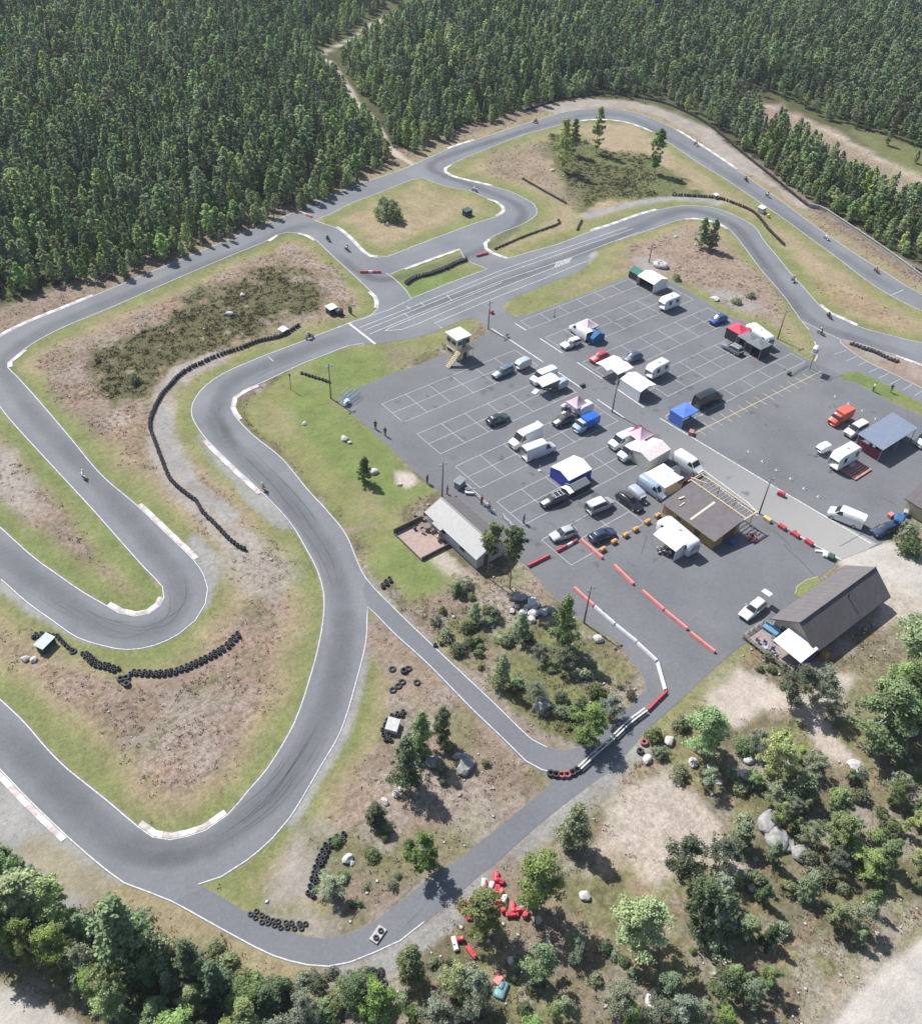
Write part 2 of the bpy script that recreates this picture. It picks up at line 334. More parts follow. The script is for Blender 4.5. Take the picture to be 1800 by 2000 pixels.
for nm, (P, fl) in LOOPS.items():
    sgn = 1 if nm == 'outer' else -1            # counter-clockwise rings: asphalt lies to the left inside the outer ring, to the right of a hole
    for r in runs(P, fl, 0): strip(lines, r, .115, .036, sgn*.15)
    for ki, r in enumerate(runs(P, fl, 1)):
        big = (nm == 'heath' and len(r) > 12) or nm in ('outer', 'bush', 'sliver'); wd = .95 if nm in ('heath',) and len(r) > 10 else .62
        root = thing('kerb', 'low concrete kerb painted white along a bend of the circuit', 'kerb', (0, 0, 0)); meta(root, kind='structure'); del root['category']
        a, b = MB(), MB(); dense = []
        for i in range(len(r)-1):
            k = max(1, round((r[i+1]-r[i]).length/.8))
            dense += [r[i].lerp(r[i+1], j/k) for j in range(k)]
        dense.append(r[-1])
        for i in range(len(dense)-1):
            t = (dense[min(i+2, len(dense)-1)]-dense[max(i-1, 0)]).normalized(); nn = Vector((-t.y, t.x))*-sgn
            p, q = dense[i], dense[i+1]
            e0 = 1 if (i and (i // 2) % 2 == 0) else 1
            mb = a if (i//2) % 2 else b
            o = [(p-nn*.02), (q-nn*.02), (q+nn*wd*.5), (p+nn*wd*.5), (q+nn*wd), (p+nn*wd)]
            vs = [(*o[0], .038), (*o[1], .038), (*o[2], .085), (*o[3], .085), (*o[4], .075), (*o[5], .075), (*o[4], -.05), (*o[5], -.05)]
            fs = [(0, 1, 2, 3), (3, 2, 4, 5), (5, 4, 6, 7)]
            if sgn < 0: pass
            mb.add(vs, fs)
            if i == 0: mb.add([vs[0], vs[3], vs[5], vs[7], (*o[0], -.05)], [(0, 1, 2, 3, 4)])
            if i == len(dense)-2: mb.add([vs[1], vs[2], vs[4], vs[6], (*o[1], -.05)], [(0, 1, 2, 3, 4)])
        part('white_block', a, KERB_W, root); part('faded_block', b, KERB_P, root)
o = single('edge_line', lines, PAINT, 'white painted lines along the edges of the circuit', None, kind='structure')
mk = MB()
_pz = [.0372]
def pl(s, wd=.12, z=None, mb=None):
    _pz[0] += .0003; strip(mb or mk, wpoly(s), wd, _pz[0])
for s in ("702,640 840,585 980,527 1224,443", "712,645 980,535 1235,447", "721,653 840,603 980,548 1100,508 1247,453", "752,646 760,641 840,608 980,551.5", "752,646 784,643.6 817,632 860,613 980,562 1060,531 1090,519", "863,641 849,631 980,576 1060,545 1120,520 1148,509", "660,640 690,627 760,605 805,583"):
    pl(s, .12)
pl("682,632 733,672", .45); pl("793,598 801,604", .12); pl("820,590 828,596", .12); pl("872,575 882,587 872,590", .12); pl("788,612 797,618"); pl("524,697 534,706", .12)
for i in range(8):
    t = i/7; pl("%f,%f %f,%f" % (1083+t*26, 522-t*10, 1087+t*29, 512-t*8), .16)
pl("1083,523 1112,512", .12); pl("1087,511.5 1117,504", .12)
pl("1738,577 1764,566", .12)
for s in ("960,642 982,656", "990,660 1060,707", "1088,726 1136,759", "1166,780 1218,816", "1006,632 1027,645", "1054,661 1098,690", "1127,708 1176,740", "1206,761 1257,796"): pl(s, .22)
pl("1288,817 1350,854 1430,902 1510,950 1570,985 1700,1062", .18); pl("1345,900 1370,916 1460,982 1477,1000 1560,1047 1643,1094", .18); pl("1318,893 1370,926 1445,985 1480,1008", .14)
single('start_grid_line', mk, PAINT, 'white lanes and start line painted across the main straight and road', None, kind='structure')
bays = MB(); U = 5.0; S_ = 10.28; D_ = 3.173
def bayrow(x0, y0, n, halves=2, skip=()):
    for h in range(halves+1): strip(bays, [(x0, y0-h*D_), (x0+n*U, y0-h*D_)], .095, .0364 if h != 1 else .0362)
    for u in range(n+1):
        strip(bays, [(x0+u*U, y0+.02), (x0+u*U, y0-halves*D_-.02)], .095, .037)
for k, n in enumerate((6, 6, 6, 6)): bayrow(0, -k*S_, n)
bayrow(0, -4*S_, 3)
RX, RY = 37.605, 7.309
bayrow(RX, RY, 6, 1)
for k in range(4): bayrow(RX, RY-7.237-k*S_, 7 if k < 3 else 7, 2 if k < 3 else 1)
single('bay_marking', bays, PAINT_W, 'thin pale lines marking out the paddock bays', None, kind='structure')
yl = MB(); ya, yb = W(1358, 845), W(1603, 725); strip(yl, [ya, yb], .12, .036)
L0 = math.dist(ya, yb); ux, uy = (yb[0]-ya[0])/L0, (yb[1]-ya[1])/L0
for i in range(15):
    t = (i+.4)*L0/15; c = (ya[0]+ux*t, ya[1]+uy*t); strip(yl, [(c[0]-uy*1.3, c[1]+ux*1.3), (c[0]+uy*1.3, c[1]-ux*1.3)], .09, .0375)
for s in ("1300,812 1320,798 1368,778", "1368,812 1378,806 1360,802", "1553,1160 1556,1146 1575,1132 1597,1127"): strip(yl, wpoly(s), .13, .0385)
strip(yl, wpoly("1590,667 1595,680 1595,695 1591,705"), .22, .0385)
single('yellow_marking', yl, PAINT_Y, 'yellow line with cross ticks along the edge of the bays', None, kind='structure')
pit = MB()
for a, b in (("1628,692", "1652,684"), ("1652,705", "1672,696"), ("1675,714", "1694,705"), ("1697,727", "1716,718"), ("1715,739", "1735,729"), ("1738,751", "1757,740"), ("1762,762", "1781,751"), ("1785,773", "1803,762")): strip(pit, wpoly(a+' '+b), .12, .0365)
strip(pit, wpoly("1561,624 1600,644 1642,664"), .2, .036)
single('pit_lane_marking', pit, PAINT_W, 'short white dashes across the pit lane', None, kind='structure')
crk = MB(); ran = random.Random(3)
def crack(s, w0=.12):
    P = wpoly(s); Q = []
    for i in range(len(P)-1):
        k = max(1, int(math.dist(P[i], P[i+1])/.6))
        for j in range(k): t = j/k; Q.append((P[i][0]*(1-t)+P[i+1][0]*t+ran.uniform(-.07, .07), P[i][1]*(1-t)+P[i+1][1]*t+ran.uniform(-.07, .07)))
    Q.append(P[-1]); strip(crk, Q, w0, .0355)
for s in ("1490,1027 1518,1042 1543,1068", "1532,1064 1540,1076 1565,1098 1590,1125", "1600,746 1620,742 1645,733", "1262,1048 1252,1082", "1063,1018 1080,1024 1087,1032", "1370,930 1410,965 1425,990", "1716,968 1750,988", "1640,1067 1684,1042", "860,1005 846,998"): crack(s)
single('tar_seam', crk, mat('tar', (.06, .06, .065), .6), 'thin dark seams and cracks in the asphalt', None, kind='structure')
# rubbered racing line: soft dark stain that fades out to its edges (a stain laid on the asphalt)
mt = bpy.data.materials.new('tyre_rubber_stain'); N, L = nodes(mt); b = N['Principled BSDF']; b.inputs['Base Color'].default_value = (.06, .062, .07, 1); b.inputs['Roughness'].default_value = .8
at = N.new('ShaderNodeAttribute'); at.attribute_name = 'tint'; tc = N.new('ShaderNodeTexCoord'); nz = N.new('ShaderNodeTexNoise'); nz.inputs['Scale'].default_value = .5; nz.inputs['Detail'].default_value = 6; L.new(tc.outputs['Object'], nz.inputs['Vector'])
mr = N.new('ShaderNodeMapRange'); mr.inputs[1].default_value = .3; mr.inputs[2].default_value = .7; mr.inputs[3].default_value = .75; mr.inputs[4].default_value = 1.1; L.new(nz.outputs[0], mr.inputs[0])
mm = N.new('ShaderNodeMath'); mm.operation = 'MULTIPLY'; L.new(at.outputs['Fac'], mm.inputs[0]); L.new(mr.outputs[0], mm.inputs[1]); L.new(mm.outputs[0], b.inputs['Alpha'])
def cr_line(P, step=1.2):
    P = [Vector(p) for p in P]; out = []
    for i in range(len(P)-1):
        p0, p1, p2, p3 = P[max(i-1, 0)], P[i], P[i+1], P[min(i+2, len(P)-1)]; k = max(1, int((p2-p1).length/step))
        for j in range(k):
            t = j/k; out.append(.5*((2*p1)+(p2-p0)*t+(2*p0-5*p1+4*p2-p3)*t*t+(3*p1-p0-3*p2+p3)*t**3))
    out.append(P[-1]); return out
V = []; F = []; T = []
for s, wd, al in (("640,482 700,530 760,545 880,510 960,478 1015,432 1010,400 930,365 850,335 850,315 930,285 1060,245", 2.0, .45),
          ("690,650 560,698 470,735 432,775 425,830 470,890 540,950 590,1010 640,1090 668,1180 665,1280 630,1400 560,1520 480,1600 400,1655 300,1665 200,1620 80,1500 -40,1390", 2.6, .42),
          ("-50,1040 80,1140 200,1222 290,1232 345,1195 350,1140 300,1070 200,950 60,800 10,720 20,690 130,625 420,510 600,440 650,470", 2.4, .35),
          ("760,620 1000,545 1200,465 1300,420 1360,412 1430,440 1480,500 1530,570 1580,625 1650,655 1790,700", 2.4, .4),
          ("980,268 1130,228 1220,226 1290,262 1420,340 1600,470 1760,575", 2.2, .25), ("412,790 430,820 450,860 470,900", 1.4, .5), ("180,1650 300,1680 400,1662 480,1618", 1.6, .4)):
    C = cr_line(wpoly(s)); n0 = len(V)
    for i, p in enumerate(C):
        t = (C[min(i+1, len(C)-1)]-C[max(i-1, 0)]).normalized(); nn = Vector((-t.y, t.x)); e = min(1, i/8, (len(C)-1-i)/8)
        for u, a_ in ((-1, 0), (-.45, .8), (0, 1), (.45, .8), (1, 0)): V.append((*(p+nn*u*wd*.8), .0305)); T.append(a_*al*e*.62)
    for i in range(len(C)-1):
        for j in range(4): a = n0+i*5+j; F.append((a, a+5, a+6, a+1))
o = single('rubber_mark', npmesh('rubber_mark', np.array(V), np.array(F), mt, np.array(T)), None, 'darker band of tyre rubber along the racing line', None, kind='structure')

V = []; F = []; T = []; sk = random.Random(12)
def blob(x, y, rx, ry, a, al, n=14):
    n0 = len(V); V.append((x, y, .0445)); T.append(al)
    for ring, f in ((.55, .8), (1., 0.)):
        for i in range(n):
            t = i/n*6.283; k = 1+.18*math.sin(3*t+x)+.12*math.sin(5*t+y); px_, py_ = rx*ring*k*math.cos(t), ry*ring*k*math.sin(t)
            V.append((x+px_*math.cos(a)-py_*math.sin(a), y+px_*math.sin(a)+py_*math.cos(a), .0445)); T.append(al*f)
    for i in range(n):
        j = (i+1) % n; F.append((n0, n0+1+i, n0+1+j, n0+1+j)); F.append((n0+1+i, n0+1+n+i, n0+1+n+j, n0+1+j))
for i in range(150):
    x = sk.uniform(-2, 72); y = sk.uniform(-55, 4); ok_ = inside(wpoly("660,780 930,668 1020,620 1240,545 1340,568 1640,735 1800,830 1700,1055 1640,1090 1470,1240 1300,1340 1080,1160"), x, y)
    if ok_: blob(x, y, sk.uniform(.25, 1.1), sk.uniform(.2, .8), sk.random()*3, sk.uniform(.12, .34))
V3 = [v for v in V]; F3 = [tuple(f[:3])+((f[3],) if f[3] != f[2] else ()) for f in F]
me = bpy.data.meshes.new('oil_stain'); me.from_pydata(V3, [], F3); a_ = me.attributes.new('tint', 'FLOAT', 'POINT'); a_.data.foreach_set('value', T); me.materials.append(bpy.data.materials['tyre_rubber_stain'])
single('oil_stain', me, None, 'faint dark oil stains on the paddock asphalt', None, kind='structure')
V = []; F = []; T = []
def skid(P, wd, al):
    C = cr_line(P, .8); n0 = len(V)
    for i, p in enumerate(C):
        t = (C[min(i+1, len(C)-1)]-C[max(i-1, 0)]).normalized(); nn = Vector((-t.y, t.x)); e = min(1, i/4, (len(C)-1-i)/4)
        V.extend([(*(p+nn*wd), .0335), (*(p-nn*wd), .0335)]); T.extend([al*e]*2)
    for i in range(len(C)-1): a = n0+i*2; F.append((a, a+1, a+3, a+2))
for s_, n in (("450,860 520,930 580,1000 640,1090 665,1180 662,1290", 9), ("640,1380 560,1520 480,1600 400,1650 290,1660 190,1610", 12), ("60,1140 200,1222 290,1232 345,1195 350,1140 300,1070", 9), ("20,700 130,625 330,545", 5), ("640,482 700,530 760,545 880,510", 6), ("1360,412 1430,440 1480,500 1530,570 1580,625", 7), ("430,820 440,790 500,745 600,700", 8), ("1130,228 1220,226 1290,262 1420,340", 4), ("900,1690 820,1770 740,1840 640,1862 540,1845", 5), ("1480,1120 1380,1090 1300,1120", 2), ("1500,880 1560,840 1640,900", 3)):
    P0 = [Vector(p) for p in wpoly(s_)]
    for k in range(n):
        i0 = sk.uniform(0, .5); off = Vector((sk.gauss(0, 1.0), sk.gauss(0, 1.0))); C_ = cr_line(P0, 1.5); a0 = int(i0*len(C_)); a1 = min(len(C_), a0+int(len(C_)*sk.uniform(.25, .5)))
        if a1-a0 > 4: skid([p+off+Vector((sk.gauss(0, .06), sk.gauss(0, .06))) for p in C_[a0:a1:3]], sk.uniform(.05, .10), sk.uniform(.12, .34))
single('skid_mark', npmesh('skid_mark', np.array(V), np.array(F), bpy.data.materials['tyre_rubber_stain'], np.array(T)), None, 'thin dark skid marks through the bends', None, kind='structure')
# ------------------------------------------------------------------ ground: one sheet, soil and turf colours laid in world metres
def axis(segs):
    out = []
    for a, b, st in segs: out += list(np.arange(a, b, st))
    return np.array(out + [segs[-1][1]])
ax = axis([(-2600, -400, 200), (-400, -130, 15), (-130, -96, 3), (-96, 150, .62), (150, 380, 2.6), (380, 700, 16), (700, 3000, 180)])
ay = axis([(-2600, -400, 200), (-400, -150, 15), (-150, -120, 2), (-120, 112, .62), (112, 310, 2.6), (310, 700, 16), (700, 3000, 180)])
GX, GY = np.meshgrid(ax, ay); NX, NY = len(ax), len(ay)
def ss(d, soft): t = np.clip(.5 - d/soft, 0, 1); return t*t*(3-2*t)
n1 = vnoise(GX, GY, 9, 1, 4); n2 = vnoise(GX, GY, 2.4, 7, 3); n3 = vnoise(GX, GY, 28, 13, 3)
warp = (n1-.5)*7 + (n2-.5)*2.2
C = dict(lawn=(.125, .165, .052), turf=(.172, .176, .072), straw=(.24, .20, .115), dry=(.275, .215, .14), heath=(.205, .155, .122), pink=(.245, .18, .145), rust=(.24, .155, .10),
         heather=(.095, .088, .042), scrub=(.135, .138, .062), gravel=(.245, .235, .22), sand=(.38, .325, .275), gsand=(.27, .235, .205), floor=(.05, .048, .026), mossy=(.08, .10, .03), road=(.37, .34, .30))
col = np.zeros((*GX.shape, 3)); spot = np.full(GX.shape, .5)
def fill(c, wgt, sp=None):
    global col, spot
    col = col*(1-wgt[..., None]) + np.array(C[c])*wgt[..., None]
    if sp is not None: spot = spot*(1-wgt)+sp*wgt
def blend(c, amt):  fill(c, amt)
fill('floor', np.ones_like(GX), .8); fill('mossy', ss(.5-n1, .3)*.6)
def zone(s, c, soft=1.5, wa=1.0, sp=None, amt=1.0, px=True):
    P = wpoly(s) if px else s; d = sdist(P, GX, GY, margin=15) + warp*wa; fill(c, ss(d, soft)*amt, sp)
def path(s, c, wd, soft=.8, wa=.15, sp=.1, amt=1.0):
    d = sdist(wpoly(s), GX, GY, closed=False, margin=15) - wd + warp*wa; fill(c, ss(d, soft)*amt, sp)
isl = {k: sdist([(p.x, p.y) for p in LOOPS[k][0][::2]], GX, GY, margin=16) for k in HOLES}
outd = sdist([(p.x, p.y) for p in LOOPS['outer'][0][::2]], GX, GY, margin=18)
# outside of the circuit: dry verge and heath near the asphalt
fill('heath', ss(outd-9+warp*.6, 3)*.9, .6)
fill('straw', ss(outd-3.6+warp*.35, 2)*.8, .3)
def mixin(d, a, b, t, sp=None):   # two-tone patchy cover inside a mask d<0
    k = ss(d, .6); fill(a, k, sp); fill(b, k*ss(.5-t, .25), None)
mixin(isl['north_east'], 'straw', 'dry', n1, .35)
mixin(isl['paddock_north'], 'dry', 'pink', n1, .5)
mixin(isl['bush'], 'straw', 'dry', n1, .35)
mixin(isl['strip'], 'turf', 'lawn', n1, .2)
mixin(isl['heath'], 'heath', 'pink', n1, .8); fill('rust', (isl['heath'] < 0)*ss(.62-n3, .1)*.25)
mixin(isl['centre'], 'scrub', 'heath', n1, .9)
mixin(isl['triangle'], 'heath', 'pink', n1, .7)
mixin(isl['pit_verge'], 'turf', 'lawn', n1, .2)
mixin(isl['sliver'], 'gsand', 'pink', n1, .3)
oe = -isl['heath']
for k, wd, g in (('north_east', 4.5, .9), ('paddock_north', 3.0, .9), ('bush', 4.2, .9), ('heath', 3.6, 1.), ('triangle', 2.6, 1.)):
    e = -isl[k]; msk = (e > 0)
    fill('straw', msk*ss(e-wd-1.6+warp*.45, 2.4)*.85, .3)
    fill('turf', msk*ss(e-wd+.4+warp*.75, 2.6)*g*.8, .3)
    fill('lawn', msk*ss(e-wd*.45+warp*.6, 2.4)*g*.42)
# inner-left tongue (outside the outer loop, between the two legs of the hairpin)
TONG = "-60,740 0,797 33,837 100,910 183,1000 233,1057 283,1113 315,1147 318,1167 290,1197 263,1202 210,1182 160,1153 67,1087 0,1027 -60,975"
P = wpoly(TONG); d = sdist(P, GX, GY, margin=15); mixin(d, 'heath', 'pink', n1, .8); e = -d
fill('turf', (e > 0)*ss(e-3.2+warp*.5, 2)*.9, .25); fill('lawn', (e > 0)*ss(e-1.4+warp*.5, 1.8)*.6)
zone("-60,850 20,880 60,950 90,1000 60,1010 -60,930", 'gsand', 2, .8, .4, .8)
# large painted areas, named after what grows there
zone("170,690 250,650 330,600 420,560 500,520 560,505 620,530 640,575 600,605 540,640 470,670 400,700 340,735 300,760 290,790 220,800 170,760", 'heather', 3.5, 1.5, .95)
zone("545,500 590,495 650,530 690,590 680,620 640,630 640,575 600,520", 'pink', 2.5, .7, .8, .8)
zone("70,690 160,670 180,760 240,820 220,860 120,790", 'heath', 2.5, .7, .9)
_z = (sdist(wpoly('170,690 250,650 330,600 420,560 500,520 560,505 620,530 640,575 600,605 540,640 470,670 400,700 340,735 300,760 290,790 220,800 170,760'), GX, GY, margin=15) < 2)
fill('pink', _z*ss(.68-vnoise(GX, GY, 3.2, 131, 4), .08)*.6, .75); fill('dry', _z*ss(vnoise(GX, GY, 2.2, 141, 3)-.27, .08)*.5)
path("420,700 360,725 330,760 312,830 330,900 365,960 410,1000 455,1050 480,1070", 'gsand', 2.4, 1.2, .25, .3, .95)
path("320,800 322,850 345,900 380,950 420,985 450,1010", 'gravel', 1.5, 1.4, .3, .15, .9)
path("395,860 440,910 505,975 535,1000 560,1020", 'gravel', 1.6, 1.2, .3, .15)
zone("330,760 350,740 375,760 370,800 385,850 420,900 470,950 440,960 380,900 345,850", 'turf', 2, .6, .3, .8)
path("382,1055 410,1100 405,1150 395,1180", 'gravel', 1.1, 1.2, .3, .15)
path("0,1140 60,1190 120,1225 180,1250", 'gravel', .7, .8, .2, .15)
zone("440,1090 500,1070 560,1080 570,1120 540,1180 480,1150 440,1110", 'gsand', 4, 1, .5, .75)
path("285,1330 330,1335 390,1315 440,1280", 'pink', .9, 1.2, .3, .3, .7)
path("640,1400 690,1260 700,1290 650,1430 600,1540 540,1610", 'gravel', .3, .8, .2, .2, .5)
path("717,1250 700,1330 667,1432 625,1508 600,1548 567,1602", 'gravel', .75, .8, .15, .15)
path("719,1225 740,1222", 'gravel', .8, 1, .2)
zone("575,1640 620,1615 680,1625 650,1660 625,1700 605,1750 560,1760 530,1760 545,1700", 'gsand', 3, .6, .12)
zone("600,1640 660,1740 700,1790 780,1740 800,1690 820,1640 760,1600 700,1620 660,1640", 'scrub', 3, 1, .8, .55)
zone("800,1480 880,1440 960,1500 900,1530 830,1520", 'scrub', 3, 1, .8, .5)
path("600,1800 640,1822 700,1818 760,1770 860,1700 960,1620 1050,1540", 'gsand', 1.0, 1, .3, .3, .9)
path("1075,1520 1000,1460 940,1410", 'gsand', .9, 1, .3, .3, .8)
path("1075,1528 1110,1465 1060,1455", 'gravel', .9, 1, .2, .3, .8)
path("720,1145 760,1195 850,1275 960,1380 1040,1455 1110,1475", 'gsand', 1.6, 1.4, .35, .4, .9)
# club lawn and yard
zone("596,700 560,735 500,765 470,790 500,840 560,890 610,950 660,1000 700,1060 725,1120 800,1170 850,1160 880,1120 870,1080 820,1040 780,1000 860,960 800,915 740,855 660,785 760,730 930,650 950,630 900,625 760,665 690,675", 'turf', 2.5, .6, .15)
zone("600,740 650,780 720,850 790,900 850,955 760,1000 720,990 690,940 640,890 580,830 560,780", 'lawn', 5, 1.2, .1, .8)
zone("640,690 760,690 860,670 840,690 740,730 660,765 600,740", 'lawn', 4, 1.2, .1, .8)
zone("700,1040 790,1040 850,1100 870,1150 800,1140 740,1090", 'lawn', 5, 1.4, .1, .7)
zone("515,780 560,800 590,850 560,860 520,820", 'straw', 4, 1, .3, .6); zone("700,950 760,975 740,1010 690,1000", 'straw', 3, 1, .3, .6)
zone("760,680 850,672 820,705 770,720", 'heath', 3, 1, .5, .6)
zone("770,920 812,922 822,940 800,955 772,945", 'sand', 1, .2, .1)
zone("850,1052 900,1105 950,1130 925,1145 880,1120 835,1075", 'sand', 2, .5, .2, .85)
path("678,1035 720,1030 770,1020", 'pink', .5, 1, .3, .1, .8)
zone("1030,1110 1085,1165 1100,1190 1060,1180 1000,1140 990,1120", 'pink', 3, .8, .4, .7)
zone("1130,1215 1180,1245 1160,1260 1100,1230", 'pink', 3, .8, .4, .7)
zone("930,1140 990,1150 1000,1200 960,1230 900,1210 880,1170", 'heath', 3, 1, .9, .6)
zone("1100,1250 1190,1260 1250,1320 1240,1350 1190,1330 1130,1290", 'mossy', 3, 1, .9, .6)
# north-east island: heather round the trees, gravel strips
zone("1075,260 1130,270 1200,290 1270,300 1340,350 1360,375 1300,385 1200,395 1140,410 1110,380 1080,330 1060,290", 'mossy', 3, 1.3, .85, .85)
zone("1120,310 1200,320 1240,360 1180,385 1110,360", 'heather', 4, 1.4, .9, .6)
zone("950,300 1060,275 1080,330 1120,400 1040,360 960,340", 'heath', 5, 1.2, .6, .6)
zone("1160,240 1240,245 1280,275 1240,300 1180,290", 'dry', 3, .8, .2)
path("1150,420 1220,402 1290,390 1340,388 1400,396", 'gravel', 1.5, 1.2, .2, .1)
path("1190,420 1260,402 1320,394 1380,398", 'turf', .9, 1.5, .2, .2, .7)
zone("1550,590 1640,610 1740,640 1780,660 1690,655 1600,610", 'pink', 5, 1, .5, .0)
zone("1600,560 1660,560 1740,610 1800,640 1800,660 1720,640 1640,600", 'rust', 5, 1.4, .5, .5)
zone("1215,500 1290,470 1400,480 1500,560 1530,630 1470,610 1380,565 1310,540 1250,530", 'pink', 4, 1.2, .6, .9)
zone("1380,560 1460,580 1500,610 1440,600", 'gravel', 3, 1, .3, .7); zone("1230,500 1300,505 1300,530 1250,535", 'gravel', 2.5, .6, .2, .8)
zone("1000,588 1140,528 1160,500 1210,480 1230,500 1200,535 1080,580 1020,610", 'turf', 4, 1, .1, .7)
path("1142,510 1156,494", 'gravel', 1.2, 1, .2)
# gravel run-off outside the northern bend
path("1080,212 1160,200 1240,205 1310,225 1370,255 1420,300 1465,330", 'gsand', 3.4, 1.5, .3, .2, .95)
path("1420,300 1470,335 1530,375 1570,402", 'gsand', 1.6, 1.2, .3, .2, .9)
path("1150,212 1250,222 1310,250 1360,285", 'straw', 1.0, 2, .5, .2, .6)
path("0,640 110,590 230,545 330,505 470,440 570,405", 'heath', 4.5, 3, .6, .7, .9)
path("0,672 130,610 330,520 470,455 560,420", 'straw', .9, 2, .3, .3, .9)
# forest tracks
path("808,322 780,305 757,287 745,262 728,232 700,205 680,172 664,147 645,120 620,112 640,98 680,80 727,47 765,28 830,5 870,-20", 'sand', .9, 1.2, .25, .1, .9)
path("940,0 960,12 950,-30", 'sand', 4, 3, .4, .1, .9)
zone("1477,203 1523,202 1620,250 1710,300 1830,360 1830,420 1733,367 1667,333 1627,300 1560,262 1483,240", 'pink', 2.5, .9, .8)
path("1500,208 1600,248 1710,306 1830,366", 'sand', 1.3, 1.2, .5, .5, .8); path("1540,226 1640,276 1720,320 1830,380", 'dry', 1.0, 1.5, .6, .7, .7)
zone("1640,235 1800,290 1830,350 1760,330 1690,290", 'turf', 5, 1, .4, .6)
# south: scrub, sand pits, gravel roads
zone("1472,1250 1790,1010 1900,980 1900,2050 -100,2050 -100,1700 0,1640 130,1720 300,1800 450,1860 600,1910 700,1900 850,1830 960,1740 1150,1580 1300,1430", 'scrub', 4, .7, .8, .75)
zone("1472,1250 1790,1010 1900,980 1900,2050 -100,2050 -100,1700 0,1640 130,1720 300,1800 450,1860 600,1910 700,1900 850,1830 960,1740 1150,1580 1300,1430", 'heath', 4, 3.2, .8, .6)
zone("1640,1100 1740,1062 1800,1080 1900,1100 1900,1210 1790,1170 1700,1130", 'road', 1.5, .25, .05)
path("1670,1078 1720,1092 1800,1118 1900,1150", 'road', 3.6, 1.5, .12, .03); zone("1660,1110 1740,1150 1800,1180 1860,1260 1800,1290 1760,1210 1680,1230 1620,1310 1580,1330 1540,1300 1600,1270 1700,1180", 'sand', 3, .6, .2, .85)
zone("1400,1302 1435,1297 1500,1330 1580,1350 1640,1310 1680,1320 1660,1360 1620,1400 1650,1450 1690,1490 1670,1500 1610,1480 1580,1440 1540,1400 1490,1400 1440,1440 1395,1410 1372,1360", 'sand', 2, .5, .15)
zone("1220,1530 1300,1515 1340,1550 1400,1600 1440,1640 1460,1700 1430,1720 1360,1690 1320,1720 1280,1760 1220,1700 1130,1690 1100,1660 1160,1620 1180,1570", 'sand', 3, .8, .3, .9)
zone("1130,1660 1200,1640 1260,1700 1310,1790 1280,1820 1200,1760 1120,1720", 'dry', 3, 1, .4, .7)
zone("1225,1700 1290,1740 1320,1800 1300,1815 1240,1760", 'rust', 3, 1, .2, .7)
path("1470,1250 1380,1325 1300,1400 1250,1450", 'turf', 1.6, 1.4, .4, .4, .7)
path("1240,1458 1170,1530 1110,1585 1020,1650 900,1765 830,1815 760,1865", 'gravel', 1.5, 1.3, .3, .3, .9)
SCR = "1472,1250 1790,1010 1900,980 1900,2050 -100,2050 -100,1700 0,1640 130,1720 300,1800 450,1860 600,1910 700,1900 850,1830 960,1740 1150,1580 1300,1430"
_sd = sdist(wpoly(SCR), GX, GY, margin=15) < 0
_a = vnoise(GX, GY, 6, 91, 4); _b = vnoise(GX, GY, 5, 97, 4); _c = vnoise(GX, GY, 4, 103, 4)
_m = _sd & (spot > .5)
fill('turf', _m*ss(.50-_a, .12)*.55); fill('gsand', _m*ss(.57-_b, .1)*.6); fill('heather', _m*ss(.55-_c, .1)*.6); fill('rust', _m*ss(.63-_b[::-1], .08)*.5)
_i = (isl['centre'] < 0) & (spot > .5); fill('heather', _i*ss(.52-_a, .12)*.7); fill('gsand', _i*ss(.60-_b, .1)*.6); fill('turf', _i*ss(.58-_c, .1)*.5)
path('745,1235 850,1325 940,1415 1035,1495', 'heath', 3.6, 2, .7, .6, .85); path('745,1235 850,1325 940,1415 1035,1495', 'pink', 1.6, 2, .9, .5, .5); path('1000,1560 900,1650 800,1730 720,1780', 'heath', 3.5, 2, .6, .6, .8)
_t = (isl['triangle'] < 0) & (spot > .45); fill('scrub', _t*ss(.58-_a, .1)*.55); fill('gsand', _t*ss(.58-_b, .1)*.5)
_hh = (isl['heath'] < 0) & (spot > .6) & (col.sum(-1) > .34); fill('rust', _hh*ss(.56-_a, .1)*.45); fill('gsand', _hh*ss(.60-_b, .1)*.45); fill('scrub', _hh*ss(.62-_c, .1)*.4)
path("1000,1720 1040,1790 1100,1850 1060,1800", 'heath', 3, 2, .5, .5, .7)
path("640,1905 700,1898 760,1868 820,1830", 'gravel', .9, 1.2, .4, .3, .8)
path("600,1898 500,1870 380,1805 250,1742 170,1690", 'straw', 1.8, 2, .5, .3, .8)
path("120,1655 60,1600 0,1545 -50,1500", 'gravel', 3.6, 1.5, .3, .1)
path("150,1700 90,1640 20,1575 -40,1520", 'gravel', 4.2, 1.8, .4, .1, .9); path("60,1660 110,1690 200,1745", 'straw', 1.0, 1.5, .4, .2, .7)
zone("-100,1900 0,1925 60,1950 150,2010 200,2080 -100,2200", 'road', 1.0, .15, .05)
zone("1560,2040 1640,1975 1720,1900 1800,1825 1900,1760 1900,2100 1500,2100", 'road', 1.0, .15, .05)
zone("1540,2060 1700,1890 1800,1800 1900,1740 1880,1720 1700,1860 1560,1990", 'sand', 2, .4, .2, .5)
V = np.stack([GX, GY, np.zeros_like(GX)], -1).reshape(-1, 3)
idx = np.arange(NX*NY).reshape(NY, NX)
F = np.stack([idx[:-1, :-1], idx[:-1, 1:], idx[1:, 1:], idx[1:, :-1]], -1).reshape(-1, 4)
gm = bpy.data.materials.new('soil_and_turf'); N, L = nodes(gm); b = N['Principled BSDF']; b.inputs['Roughness'].default_value = .95; b.inputs['Specular IOR Level'].default_value = .1
